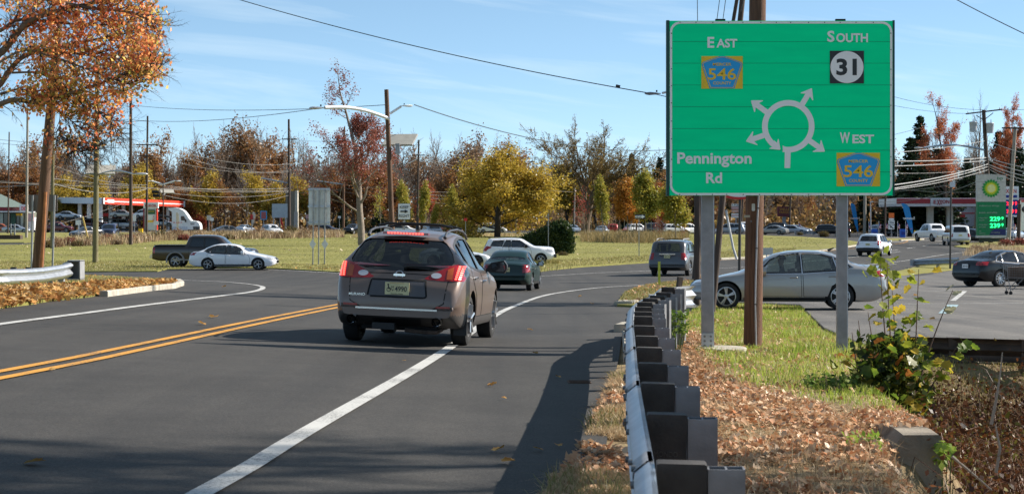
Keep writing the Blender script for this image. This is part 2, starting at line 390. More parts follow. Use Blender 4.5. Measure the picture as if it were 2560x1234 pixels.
def linepaint(name, col):
 m = bpy.data.materials.new(name); N, L = nodes(m); b = N['Principled BSDF']
 tc = N.new('ShaderNodeTexCoord'); n = N.new('ShaderNodeTexNoise'); n.inputs['Scale'].default_value = 38; n.inputs['Detail'].default_value = 5
 n.inputs['Roughness'].default_value = .75; L.new(tc.outputs['Object'], n.inputs['Vector'])
 n0 = N.new('ShaderNodeTexNoise'); n0.inputs['Scale'].default_value = 1.2; L.new(tc.outputs['Object'], n0.inputs['Vector'])
 ad = N.new('ShaderNodeMix'); ad.data_type = 'FLOAT'; ad.inputs[0].default_value = .3; L.new(n.outputs['Fac'], ad.inputs[2]); L.new(n0.outputs['Fac'], ad.inputs[3])
 r = N.new('ShaderNodeValToRGB'); r.color_ramp.elements[0].position = 0.38; r.color_ramp.elements[1].position = 0.49
 r.color_ramp.elements[0].color = (.07, .07, .07, 1); r.color_ramp.elements[1].color = tuple(col) + (1,)
 L.new(ad.outputs[0], r.inputs[0]); L.new(r.outputs[0], b.inputs['Base Color']); b.inputs['Roughness'].default_value = .7
 MAT[name] = m; return m
mWhiteLine = linepaint('white_road_paint', (.5, .495, .47)); mYellowLine = linepaint('yellow_road_paint', (.58, .27, .03))
mGrassFar = groundmat('lawn_grass', [(.16, .13, .05), (.18, .17, .04), (.24, .225, .055), (.32, .27, .10)], 0.12, 2.5, 0.9, bscale=9)
mGround = groundmat('soil_with_dry_grass', [(.09, .06, .03), (.19, .13, .065), (.3, .22, .12), (.16, .15, .05)], 0.6, 7, 0.9, bscale=25)
mLitter = groundmat('leaf_littered_soil', [(.06, .03, .015), (.16, .075, .03), (.27, .14, .06), (.12, .1, .04)], 0.9, 12, 1.0, bscale=30)
mConc = M('weathered_concrete', (.42, .38, .31), .9, var=.3, scale=3, bump=.4, bscale=40)
mGalv = M('galvanised_steel', (.46, .48, .51), .42, .85, var=.14, scale=6, bump=.08, bscale=25)
mGalvDull = M('dull_galvanised_steel', (.36, .36, .37), .6, .5, var=.18, scale=5, bump=.1, bscale=30)
mPole = M('creosoted_wood', (.12, .062, .034), .85, var=.45, scale=3, bump=.5, bscale=22, stretch=(6, 6, .35))
mPoleGreen = M('treated_green_wood', (.16, .14, .07), .85, var=.3, scale=3, bump=.4, bscale=20, stretch=(6, 6, .4))
mPoleDark = M('dark_weathered_wood', (.07, .05, .04), .9, var=.35, scale=3, bump=.4, bscale=20, stretch=(6, 6, .4))
mPoleGray = M('grey_weathered_wood', (.3, .27, .23), .9, var=.3, scale=3, bump=.4, bscale=20, stretch=(6, 6, .4))
mBlack = M('black_plastic', (.008, .008, .009), .5, var=.3, scale=6, bump=.1)
mBlockPl = M('recycled_plastic_block', (.034, .029, .026), .8, var=.35, scale=9, bump=.2)
mDark = M('underside_dark', (.006, .006, .006), .9)
mRubber = M('tyre_rubber', (.018, .018, .018), .85, var=.3, scale=20, bump=.2, bscale=120)
mRim = M('alloy_rim', (.55, .55, .56), .3, .8, var=.05)
mRimDark = M('dark_alloy_rim', (.1, .1, .1), .35, .7)
mChrome = M('chrome', (.7, .7, .72), .12, 1, var=.03)
mWire = M('wire_sheath', (.19, .18, .17), .6, .0, var=.2)
mWireDark = M('dark_wire', (.03, .05, .06), .6)
mSignWhite = M('white_sign_sheeting', (.92, .91, .88), .6, spec=.1, var=.03, scale=2)
mSignBlack = M('black_sign_sheeting', (.01, .012, .014), .4)
mSignGreen = M('green_sign_sheeting', (.0, .92, .37), .6, var=.05, scale=1.5, stretch=(1, 1, 5), spec=.08)
mSignGreenD = M('green_sign_edge', (.0, .06, .05), .5)
mSignYellow = M('yellow_sign_sheeting', (.88, .55, .01), .4, var=.06, scale=3)
mSignBlue = M('blue_sign_sheeting', (.0, .36, .76), .4, var=.05, scale=3)
mRed = M('red_paint', (.6, .02, .02), .45, var=.05)
mRedBright = M('bright_red_fascia', (.85, .06, .03), .4, var=.05)
mWhite = M('white_paint', (.83, .83, .83), .5, var=.06, scale=2)
mCream = M('cream_paint', (.62, .58, .5), .6, var=.08)
mOrange = M('orange_sheeting', (.9, .17, .02), .5)
mBarkB = M('brown_bark', (.17, .125, .095), .95, var=.35, scale=3, bump=.6, bscale=15)
mBarkG = M('grey_bark', (.22, .18, .145), .95, var=.3, scale=3, bump=.6, bscale=15)
mBarkD = M('dark_bark', (.045, .035, .028), .95, var=.35, scale=3, bump=.6, bscale=15)
mGlass = glassmat('tinted_car_glass', (.5, .6, .58), .10)
mGlassDark = glassmat('privacy_car_glass', (.10, .11, .12), .07)
mGlassSolid = M('opaque_dark_glass', (.008, .011, .013), .04, coat=.5, var=.1)
mTail = M('red_lamp_lens', (.30, .004, .008), .12, coat=1, var=.05)
mAmber = M('amber_lamp_lens', (.40, .07, .01), .15, coat=1, var=.05)
mClear = M('clear_lamp_lens', (.6, .6, .62), .1, .3, coat=1, var=.08)
mBrake = M('lit_brake_led', (1, .02, .015), .4, emit=2.2)
mBrakeCore = M('lit_led_dot', (1, .07, .05), .4, emit=2.6)
mPlate = M('pale_yellow_plate', (.62, .56, .3), .4, var=.12, scale=5)
mPaper = M('dark_print', (.03, .03, .03), .5)
def paint(name, col, metal=.35, rough=.34):
 return M(name, col, rough, metal, coat=1.0, var=.04, scale=2)
pBrown = M('bronze_metallic_paint', (.17, .122, .10), .34, .35, coat=.45, var=.04, scale=2)
pSilver = paint('silver_metallic_paint', (.35, .34, .325), .5)
pWhite = paint('white_car_paint', (.84, .84, .86), 0, .3)
pGreen = M('dark_green_paint', (.001, .02, .016), .3, .1, coat=.4, spec=.4)
pGrey = paint('dark_grey_metallic_paint', (.085, .085, .09), .5)
pBlack = M('black_car_paint', (.004, .004, .006), .25, 0, coat=.35, spec=.35)
pRamBr = paint('dark_brown_paint', (.025, .014, .011), .2)
pMaroon = paint('maroon_paint', (.11, .012, .015), .2)
pRedCar = paint('red_car_paint', (.45, .02, .02), .1)
pOrangeC = paint('burnt_orange_paint', (.4, .09, .02), .2)
pBlueS = paint('light_blue_silver_paint', (.36, .40, .46), .5)
pBlueD = paint('dark_blue_paint', (.02, .03, .08), .3)
# ---------------------------------------------------------------- vehicles
def curve(pts, n, L, sm=0.06):
 d = np.linspace(0, L, n); p = np.array(pts, float); v = np.interp(d, p[:, 0], p[:, 1])
 k = max(1, int(sm / L * n)); w = np.hanning(2 * k + 3); w /= w.sum()
 vp = np.pad(v, k + 1, 'edge'); return d, np.convolve(vp, w, 'valid')
class Spec:
 def __init__(s, L, W, H, top, belt, plan, wheels, Rt, rw=.74, zb=.2, ends=(.16, .18), clad=0, sm=.06, bed=None, hoodz=None, lift=None, **k):
  s.L, s.W, s.H, s.Rt, s.wheels, s.rw, s.zb, s.ends, s.clad = L, W, H, Rt, wheels, rw, zb, ends, clad
  s.d, s.t = curve(top, 500, L, sm); _, s.b = curve(belt, 500, L, .1); _, s.p = curve(plan, 500, L, .05); s.k = k
  s.Hb = float(np.interp(L * .5, s.d, s.b))
 def at(s, x): return tuple(float(np.interp(x, s.d, a)) for a in (s.t, s.b, s.p))
def section(sp, x, inset=0.0, sub=3, cabin=False):
 zt, zs, pl = sp.at(x); w = sp.W / 2 * pl - inset; zt -= inset * (1 if cabin else 0)
 e = 0.0
 if x < .5: e = sp.ends[0] * (1 - x / .5) ** 2
 if x > sp.L - .5: e = sp.ends[1] * (1 - (sp.L - x) / .5) ** 2
 zb = sp.zb + e; zs = min(zs, zt - .05)
 if cabin: zb = max(.38, zs - .45)
 r = min(1, max(0, (zt - zs) / max(.2, (sp.H - sp.Hb)) * 1.15)); zs = max(zs, zb + .1)
 m = (zb + zs) / 2; rw = sp.rw * w
 if cabin: low = [(0, zb), (.9 * w, zb), (.98 * w, zb + .05), (w, m), (.99 * w, zs - .06), (.965 * w, zs)]
 else: low = [(0, zb), (.86 * w, zb + .005), (.955 * w, zb + .05), (.985 * w, zb + .16), (w, m), (.992 * w, zs - .10), (.965 * w, zs - .02)]
 h = zt - zs
 hood = [(.93 * w, zs + .25 * h), (.86 * w, zs + .62 * h), (.66 * w, zs + .86 * h), (.36 * w, zs + .97 * h), (0, zt)]
 gh = [(.93 * w, zs + .05), ((rw + .06 * w), zt - .19 * min(1, h / .4)), (rw - .03, zt - .075), (rw - .2, zt - .022), (0, zt)]
 up = [tuple(a[i] * (1 - r) + b_[i] * r for i in (0, 1)) for a, b_ in zip(hood, gh)]
 P = low + up; out = []
 for i in range(len(P) - 1):
  p0, p1, p2, p3 = P[max(i - 1, 0)], P[i], P[i + 1], P[min(i + 2, len(P) - 1)]
  for k in range(sub):
   t = k / sub; q = []
   for c in (0, 1):
    a, b_, c_, d_ = p0[c], p1[c], p2[c], p3[c]
    v = 0.5 * (2 * b_ + (c_ - a) * t + (2 * a - 5 * b_ + 4 * c_ - d_) * t * t + (d_ - 3 * c_ + 3 * b_ - a) * t ** 3)
    q.append(v * .6 + (b_ + (c_ - b_) * t) * .4)
   out.append((max(0, q[0]), q[1]))
 out[0] = (0, P[0][1]); out.append(P[-1])
 return out + [(-x_, z_) for x_, z_ in out[-2:0:-1]]
def loft(sp, xs, inset=0.0, sub=3, cabin=False):
 b = B(); n = None
 for x in xs:
  s = section(sp, x, inset, sub, cabin); n = len(s)
  b.v.extend([(u, sp.L / 2 - x, v) for u, v in s])
 k = len(xs)
 for i in range(k - 1):
  for j in range(n): b.f.append((i * n + j, i * n + (j + 1) % n, (i + 1) * n + (j + 1) % n, (i + 1) * n + j))
 b.f.append(tuple(range(n - 1, -1, -1))); b.f.append(tuple((k - 1) * n + j for j in range(n))); b.m = [0] * len(b.f)
 return b
def stations(sp, n):
 e = [0, .015, .05, .1, .17, .25]
 mid = list(np.linspace(.35, sp.L - .85, n)); rear = list(np.linspace(sp.L - .8, sp.L - .06, max(5, n // 3))) + [sp.L - .03, sp.L - .008, sp.L]
 return e + mid + rear
def bool_cut(me, cutters, solver='EXACT'):
 o = bpy.data.objects.new('tmpb', me); COL.objects.link(o); cs = []
 for c in cutters:
  co = bpy.data.objects.new('tmpc', c); COL.objects.link(co); cs.append(co)
  md = o.modifiers.new('b', 'BOOLEAN'); md.operation = 'DIFFERENCE'; md.object = co; md.solver = solver
 bpy.context.view_layer.update(); dg = bpy.context.evaluated_depsgraph_get()
 r = bpy.data.meshes.new_from_object(o.evaluated_get(dg))
 bpy.data.objects.remove(o)
 for c in cs: bpy.data.objects.remove(c)
 return r
def patch(bvh, poly, view, off, h=.07):
 """polygon laid onto the body. view 'L','R': (y,z); 'rear','front': (x,z); 'top': (x,y)"""
 out = []
 for i, a in enumerate(poly):
  c = poly[(i + 1) % len(poly)]; n = max(1, int(math.dist(a, c) / h))
  out += [(a[0] + (c[0] - a[0]) * k / n, a[1] + (c[1] - a[1]) * k / n) for k in range(n)]
 A = np.array(out); lo, hi = A.min(0), A.max(0); inn = []
 gx, gy = np.meshgrid(np.arange(lo[0] + h / 2, hi[0], h), np.arange(lo[1] + h / 2, hi[1], h)); I = np.stack([gx.ravel(), gy.ravel()], 1)
 if len(I): I = I[inpoly(A, I[:, 0], I[:, 1])]
 allp = np.concatenate([A, I]) if len(I) else A
 vo, eo, fo, *_ = delaunay_2d_cdt([Vector(map(float, p)) for p in allp], [], [list(range(len(A)))], 1, 1e-5)
 vs, ok = [], []
 for p in vo:
  u, w = p
  if view == 'R': o_, d_ = Vector((3, u, w)), Vector((-1, 0, 0))
  elif view == 'L': o_, d_ = Vector((-3, u, w)), Vector((1, 0, 0))
  elif view == 'rear': o_, d_ = Vector((u, -9, w)), Vector((0, 1, 0))
  elif view == 'front': o_, d_ = Vector((u, 9, w)), Vector((0, -1, 0))
  else: o_, d_ = Vector((u, w, 4)), Vector((0, 0, -1))
  hit, nr, _, _ = bvh.ray_cast(o_, d_)
  if hit is None: vs.append(Vector((0, 0, 0))); ok.append(False); continue
  if nr.dot(d_) > 0: nr = -nr
  vs.append(hit + (nr * .5 - d_ * .5) * off); ok.append(True)
 return vs, [f for f in (tuple(f) for f in fo) if all(ok[i] for i in f)]
def inset_poly(poly, g):
 c = np.mean(poly, 0); return [tuple(np.array(p) + (np.array(p) - c) / max(1e-6, np.linalg.norm(np.array(p) - c)) * g * 1.4) for p in poly]
def grow_poly(poly, g):
 """offset polygon outward by g"""
 P = [np.array(p, float) for p in poly]; n = len(P)
 ar = sum(P[i][0] * P[(i + 1) % n][1] - P[(i + 1) % n][0] * P[i][1] for i in range(n)); s = 1 if ar > 0 else -1
 out = []
 for i in range(n):
  a = P[i] - P[i - 1]; b = P[(i + 1) % n] - P[i]
  na = np.array([a[1], -a[0]]) / (np.linalg.norm(a) + 1e-9) * s; nb = np.array([b[1], -b[0]]) / (np.linalg.norm(b) + 1e-9) * s
  v = na + nb; v /= (np.linalg.norm(v) + 1e-9); c = max(.5, v.dot(na)); out.append(tuple(P[i] + v * g / c))
 return out
def wheel_meshes(R_, W_, spokes, rimR, style, dark=False):
 t = B(); w = W_ / 2
 t.lathe([(-w * .55, rimR - .005), (-w, rimR + .02), (-w * 1.04, R_ * .86), (-w * .86, R_ * .975), (-w * .5, R_), (w * .5, R_), (w * .86, R_ * .975), (w * 1.04, R_ * .86), (w, rimR + .02), (w * .55, rimR - .005)], 32)
 tm = t.mesh('tyre', mRubber, 50)
 r = B(); r.lathe([(-w * .2, rimR * .25), (-w * .2, rimR * .9), (-w * .2, rimR)], 28); r.mi = 1
 r.lathe([(-w, rimR), (w * .93, rimR), (w * .95, rimR * .93), (w * .5, rimR * .9), (-w * .2, rimR * .88)], 28)
 for i in range(spokes):
  a = 2 * math.pi * i / spokes; offs = (-.09, .09) if style == 'twin' else (0,)
  for q in offs:
   a2 = a + q * 1.3; ww = {'twin': .045, 'fat': .13, 'thin': .032}[style] * rimR / .23
   p = Vector((w * .62, math.cos(a + q * .5) * rimR * .2, math.sin(a + q * .5) * rimR * .2)); e = Vector((w * .78, math.cos(a2) * rimR * .93, math.sin(a2) * rimR * .93))
   r.bar(p, e, ww, .03)
 r.lathe([(w * .3, rimR * .26), (w * .74, rimR * .24), (w * .8, rimR * .12), (w * .8, 0.001)], 16)
 rm = r.mesh('rim', [mBlack, mRimDark if dark else mRim], 30)
 return tm, rm
_wc = {}
def add_wheels(root, sp, spokes=5, style='fat', rimR=None, TW=.22, dark=False):
 rimR = rimR or sp.Rt * .66; key = (round(sp.Rt, 3), spokes, style, round(rimR, 3), TW, dark)
 if key not in _wc: _wc[key] = wheel_meshes(sp.Rt, TW, spokes, rimR, style, dark)
 tm, rm = _wc[key]
 for ws in sp.wheels:
  for sd_ in (-1, 1):
   w = link('wheel', tm, root); w.location = (sd_ * (sp.W / 2 - TW / 2 - .035), sp.L / 2 - ws, sp.Rt); w.rotation_euler = (rnd.uniform(0, 6), 0, 0 if sd_ > 0 else math.pi)
   link('rim', rm, w)
def Y2(sp, poly): return [(sp.L / 2 - s, z) for s, z in poly]
_bc = {}
def car(name, label, sp, pnt, X, Y, head, key, hero=True, n=26, sub=3, hollow=False, group=None, dz=0, wheelkw={}, root_only=False, glass=None, cat='car'):
 """builds or reuses the meshes of one type; head: degrees clockwise from 'driving away'"""
 root = thing(name, label, cat, group=group)
 if key not in _bc:
  S = {}; b = loft(sp, stations(sp, n), sub=sub)
  for i, f in enumerate(b.f):
   z = sum(b.v[j][2] for j in f) / len(f)
   if sp.clad and z < sp.clad: b.m[i] = 2
  bvh = BVHTree.FromPolygons([Vector(v) for v in b.v], b.f)
  raw = b.mesh('body', [pnt, mDark, M('lower_cladding', (.05, .045, .042), .6)], None)
  cut = []
  for ws in sp.wheels:
   for sd_ in (-1, 1):
    c = B(); c.mi = 0; r = sp.Rt + sp.k.get('gap', .045)
    c.lathe([(sd_ * (sp.W / 2 - .34), 0.0005), (sd_ * (sp.W / 2 - .34), r), (sd_ * (sp.W / 2 + .2), r), (sd_ * (sp.W / 2 + .2), .0005)], 28 if hero else 16, (0, sp.L / 2 - ws, sp.Rt + .01))
    import bmesh
    me = c.mesh('c', mDark); bm = bmesh.new(); bm.from_mesh(me); bmesh.ops.remove_doubles(bm, verts=bm.verts, dist=.002); bmesh.ops.recalc_face_normals(bm, faces=bm.faces); bm.to_mesh(me); bm.free(); cut.append(me)
  if hollow:
   a, z_ = sp.k['cabin']; c = loft(sp, list(np.linspace(a, z_, 14)), inset=.055, sub=2, cabin=True); cut.append(c.mesh('c', mDark))
   for pl in sp.k['win']:
    c = B().prism(Y2(sp, pl), -1.5, 1.5, 'x'); cut.append(c.mesh('c', mDark))
   if 'rearwin' in sp.k: cut.append(B().prism(sp.k['rearwin'], -sp.L / 2 - .5, sp.L / 2 - z_ + .15, 'y').mesh('c', mDark))
   if 'frontwin' in sp.k: cut.append(B().prism(sp.k['frontwin'], sp.L / 2 - a - .25, sp.L / 2 + .5, 'y').mesh('c', mDark))
   import bmesh
   for me in cut:
    bm = bmesh.new(); bm.from_mesh(me); bmesh.ops.recalc_face_normals(bm, faces=bm.faces); bm.to_mesh(me); bm.free()
  import bmesh
  bm = bmesh.new(); bm.from_mesh(raw); bmesh.ops.recalc_face_normals(bm, faces=bm.faces); bm.to_mesh(raw); bm.free()
  body = bool_cut(raw, cut, 'EXACT')
  body.polygons.foreach_set('use_smooth', [True] * len(body.polygons)); body.set_sharp_from_angle(angle=R(38))
  S['body'] = body; parts = []
  gl = glass or (mGlass if hollow else mGlassSolid); off = -.012 if hollow else .006
  for pl in sp.k['win']:
   for vw in 'LR':
    q = Y2(sp, pl)
    if not hollow or sp.k.get('trim'):
     pass
    parts.append(('window_surround', q, vw, .0035, mBlack, True))
    parts.append(('side_window', q, vw, off if hollow else .009, gl, False))
  if 'rearwin' in sp.k: parts.append(('rear_window', sp.k['rearwin'], 'rear', off if hollow else .009, sp.k.get('rearglass', gl), False))
  if 'frontwin' in sp.k: parts.append(('windshield', sp.k['frontwin'], 'front', off if hollow else .009, gl, False))
  for (nm, q, vw, o_, mt) in sp.k.get('patches', []):
   if vw in 'LR': q = Y2(sp, q)
   parts.append((nm, q, vw, o_, mt, False))
   if vw == 'R' : parts.append((nm, q, 'L', o_, mt, False))
  for dpoly in sp.k.get('doors', []):
   q = Y2(sp, dpoly)
   for vw in 'LR':
    parts.append(('door_gap', grow_poly(q, .012), vw, .002, mDark, False)); parts.append(('door', q, vw, .006, None, False))
  for dpoly in sp.k.get('tailgate', []):
   parts.append(('tailgate_gap', grow_poly(dpoly, .014), 'rear', .002, mDark, False)); parts.append(('tailgate', dpoly, 'rear', .006, None, False))
  S['parts'] = []
  for (nm, q, vw, o_, mt, ring) in parts:
   h_ = .06 if hero else .25
   if ring:
    g = grow_poly(q, .035)
    if hollow:
     bb = B()
     for i in range(len(q)):
      j = (i + 1) % len(q); vs, fs = patch(bvh, [q[i], q[j], g[j], g[i]], vw, o_, .1); bb.add(vs, fs)
    else:
     bb = B(); vs, fs = patch(bvh, g, vw, o_, h_); bb.add(vs, fs)
   else:
    bb = B(); vs, fs = patch(bvh, q, vw, o_, h_); bb.add(vs, fs)
   if bb.f: S['parts'].append((nm, bb.mesh(nm, mt or pnt, 60), mt is None))
  S['bvh'] = bvh; _bc[key] = S
 S = _bc[key]
 bo = link('body', S['body'], root); bo.material_slots[0].link = 'OBJECT'; bo.material_slots[0].material = pnt
 for nm, me, painted in S['parts']:
  o = link(nm, me, bo if nm in ('door_gap', 'tailgate_gap', 'window_surround') else root)
  if painted: o.material_slots[0].link = 'OBJECT'; o.material_slots[0].material = pnt
 add_wheels(root, sp, **wheelkw)
 place(root, sp.L, sp.W, X, Y, head, dz)
 return root, S
def place(root, L, W, X, Y, head, dz=0):
 a = R(head); f = np.array([math.sin(a), math.cos(a)]); r = np.array([math.cos(a), -math.sin(a)]); c = np.array([X, Y])
 def P(u, v): p = c + f * u + r * v; return Vector((p[0], p[1], float(gz(*p))))
 F, Bk, Rr, Lf = P(L * .3, 0), P(-L * .3, 0), P(0, W * .4), P(0, -W * .4)
 yv = (F - Bk).normalized(); xv = (Rr - Lf).normalized(); zv = xv.cross(yv).normalized(); xv = yv.cross(zv)
 o = (F + Bk + Rr + Lf) / 4; o.z += dz
 m = Matrix.Identity(4)
 for i in range(3): m[i][0], m[i][1], m[i][2], m[i][3] = xv[i], yv[i], zv[i], o[i]
 root.matrix_world = m
def mirror_part(root, sp, s, z, w=.2, mat=mBlack, face=None):
 for sd_ in (-1, 1):
  b = B(); x0 = sd_ * (sp.W / 2 * .93); x1 = sd_ * (sp.W / 2 + w)
  b.prism([(x0, z - .02), (x0, z + .03), (x0 + sd_ * .08, z + .13), (x1 - sd_ * .05, z + .17), (x1, z + .1), (x1, z + .03), (x1 - sd_ * .04, z - .03), (x0 + sd_ * .08, z - .02)], sp.L / 2 - s - .05, sp.L / 2 - s + .09, 'y')
  m = b.obj('side_mirror', mat, root, 40)
  g = B().prism([(x0 + sd_ * .09, z + .0), (x0 + sd_ * .09, z + .11), (x1 - sd_ * .05, z + .145), (x1 - sd_ * .02, z + .03), (x1 - sd_ * .05, z - .005)], sp.L / 2 - s - .058, sp.L / 2 - s - .052, 'y')
  g.obj('mirror_glass', face or mRim, m)
def handles(root, sp, hs, mat):
 for (s, z) in hs:
  for sd_ in (-1, 1):
   w = sp.W / 2 * sp.at(s)[2] * .99
   B().tube([(sd_ * w, sp.L / 2 - s - .1, z), (sd_ * (w + .035), sp.L / 2 - s - .07, z + .005), (sd_ * (w + .035), sp.L / 2 - s + .07, z + .005), (sd_ * w, sp.L / 2 - s + .1, z)], .014, 8).obj('door_handle', mat, root, 40)
def plate(root, sp, z, y, txt=None, w=.31, h=.155, x=0, mat=mPlate):
 p = B().box((x, y, z), (w, .012, h)).obj('license_plate', mat, root)
 if txt: text(txt, mPaper, p, x + .02, z, .062, w * .78, y - .008, 'registration_number', .012)
 return p
ringpath = lambda cx, cz, rx, rz, y, n=18: [(cx + rx * math.cos(2 * math.pi * i / n), y, cz + rz * math.sin(2 * math.pi * i / n)) for i in range(n + 1)]
PL = [(0, .60), (.06, .74), (.2, .88), (.5, .96), (1.0, 1), (3.6, 1), (4.3, .985), (4.6, .95), (4.75, .90), (4.86, .8)]
def plan(L): return [(a if a < 2 else a - 4.86 + L, b) for a, b in PL]
SP = {}
SP['murano'] = Spec(4.8, 1.885, 1.665, [(0, .62), (.08, .80), (.3, .93), (.9, 1.03), (1.25, 1.10), (1.75, 1.38), (2.2, 1.60), (2.7, 1.665), (3.3, 1.66), (3.9, 1.61), (4.22, 1.555), (4.33, 1.46), (4.45, 1.28), (4.56, 1.10), (4.62, 1.02), (4.68, .93), (4.76, .86), (4.79, .78), (4.80, .58)],
 [(0, .66), (.9, .95), (2, 1.02), (3.5, 1.07), (4.3, 1.12), (4.6, .96), (4.8, .7)], [(0, .6), (.06, .74), (.2, .88), (.5, .96), (1, 1), (3.6, 1), (4.2, .995), (4.5, .965), (4.66, .935), (4.75, .90), (4.80, .84)], (.93, 3.755), .372, rw=.655, zb=.25, ends=(.12, .16), clad=.46, sm=.05, gap=.05,
 cabin=(1.65, 4.30), win=[[(1.72, 1.08), (2.25, 1.45), (2.72, 1.535), (2.74, 1.10)], [(2.82, 1.10), (2.80, 1.54), (3.30, 1.54), (3.62, 1.50), (3.68, 1.16)], [(3.76, 1.18), (3.72, 1.48), (4.0, 1.42), (4.18, 1.32), (4.1, 1.25)]],
 rearwin=[(-.70, 1.13), (-.745, 1.20), (-.70, 1.32), (-.60, 1.46), (-.54, 1.50), (.54, 1.50), (.60, 1.46), (.70, 1.32), (.745, 1.20), (.70, 1.13), (.45, 1.065), (0, 1.045), (-.45, 1.065)], rearglass=mGlassDark,
 frontwin=[(-.66, 1.15), (-.56, 1.52), (.56, 1.52), (.66, 1.15)],
 doors=[[(1.55, .42), (1.5, .75), (1.62, 1.03), (2.72, 1.05), (2.74, .42)], [(2.80, .42), (2.79, 1.055), (3.72, 1.12), (3.78, 1.0), (3.36, .72), (3.30, .42)]],
 tailgate=[[(-.70, .985), (-.66, .62), (-.50, .53), (.50, .53), (.66, .62), (.70, .985), (.5, 1.0), (0, 1.01), (-.5, 1.0)]],
 patches=[('headlight', [(-.88, .75), (-.86, .86), (-.5, .84), (-.55, .72)], 'front', .01, mClear)])
def sedan(L, W, H, Rt, wb, f_over, rw=.70, rear_deck=1.03, **k):
 q = L / 4.87
 t = [(0, .50), (.04, .66), (.2, .74), (.6, .82), (1.15, .93), (1.3, .97), (1.75, 1.20), (2.1, H - .09), (2.45, H - .02), (2.8, H), (3.2, H - .01), (3.55, H - .07), (3.9, H - .21), (4.2, H - .35), (4.36, rear_deck + .02), (4.6, rear_deck), (4.78, rear_deck - .02), (4.82, .93), (4.86, .72), (4.87, .48)]
 return Spec(L, W, H, [(a * q, b) for a, b in t], [(0, .55), (.9 * q, .80), (2 * q, .90), (3.5 * q, .955), (4.3 * q, .98), (L, .8)], plan(L), (f_over, f_over + wb), Rt, rw=rw, zb=.20, cabin=(1.55 * q, 4.12 * q), **k)
def sedan_k(L, H, belt=.94, rear=True):
 q = L / 4.87; h = H - 1.48
 k = dict(win=[[(1.72 * q, belt - .02), (2.02 * q, 1.22 + h), (2.3 * q, 1.345 + h), (2.72 * q, 1.385 + h), (2.76 * q, belt)], [(2.83 * q, belt), (2.80 * q, 1.385 + h), (3.2 * q, 1.37 + h), (3.52 * q, 1.29 + h), (3.64 * q, belt + .05)], [(3.70 * q, belt + .05), (3.60 * q, 1.265 + h), (3.80 * q, 1.18 + h), (3.98 * q, 1.06 + h)]],
  rearwin=[(-.62, 1.09), (-.5, 1.36 + h), (.5, 1.36 + h), (.62, 1.09)], frontwin=[(-.66, 1.02), (-.54, 1.36 + h), (.54, 1.36 + h), (.66, 1.02)],
  doors=[[(1.48 * q, .34), (1.44 * q, .6), (1.55 * q, belt - .07), (2.76 * q, belt - .05), (2.78 * q, .34)], [(2.84 * q, .34), (2.82 * q, belt - .05), (3.78 * q, belt - .0), (3.84 * q, .8), (3.52 * q, .6), (3.42 * q, .34)]],
  patches=[('taillight', [(4.55 * q, .83), (4.52 * q, .92), (4.70 * q, .985), (4.82 * q, .96), (4.83 * q, .84)], 'R', .008, mTail),
    ('taillight', [(.52, .83), (.52, .97), (.83, .97), (.86, .83)], 'rear', .008, mTail), ('taillight', [(-.52, .83), (-.86, .83), (-.83, .97), (-.52, .97)], 'rear', .008, mTail),
    ('headlight', [(.12, .60), (.14, .70), (.52, .775), (.42, .63)], 'R', .008, mClear), ('headlight', [(.5, .6), (.5, .72), (.82, .74), (.8, .62)], 'front', .008, mClear), ('headlight', [(-.5, .6), (-.8, .62), (-.82, .74), (-.5, .72)], 'front', .008, mClear),
    ('grille', [(-.45, .56), (-.48, .68), (.48, .68), (.45, .56)], 'front', .008, mBlack), ('sill_trim', [(1.35 * q, .24), (1.35 * q, .31), (3.5 * q, .31), (3.5 * q, .24)], 'R', .006, mDark)])
 return k
_p = sedan_k(4.87, 1.487); _p['rearwin'] = [(-.62, 1.16), (-.5, 1.37), (.5, 1.37), (.62, 1.16)]
SP['passat'] = sedan(4.87, 1.835, 1.487, .335, 2.803, .93, rear_deck=1.11, **_p)
SP['camry'] = sedan(4.82, 1.82, 1.47, .33, 2.775, .98, **sedan_k(4.82, 1.47, .92))
SP['bmw'] = sedan(4.52, 1.817, 1.42, .325, 2.76, .78, rear_deck=1.04, **sedan_k(4.52, 1.42, .93))
_j = sedan_k(4.38, 1.44, .93); _j['patches'] = [p for p in _j['patches'] if 'rear' != p[2] and p[0] != 'taillight'] + [('taillight', [(.60, .64), (.60, .92), (.80, .91), (.84, .66)], 'rear', .008, mTail), ('taillight', [(-.60, .64), (-.84, .66), (-.80, .91), (-.60, .92)], 'rear', .008, mTail), ('taillight', [(4.2, .66), (4.22, .91), (4.36, .9), (4.37, .66)], 'R', .008, mTail)]
SP['jetta'] = sedan(4.38, 1.735, 1.44, .31, 2.513, .85, rear_deck=1.0, rw=.72, **_j)
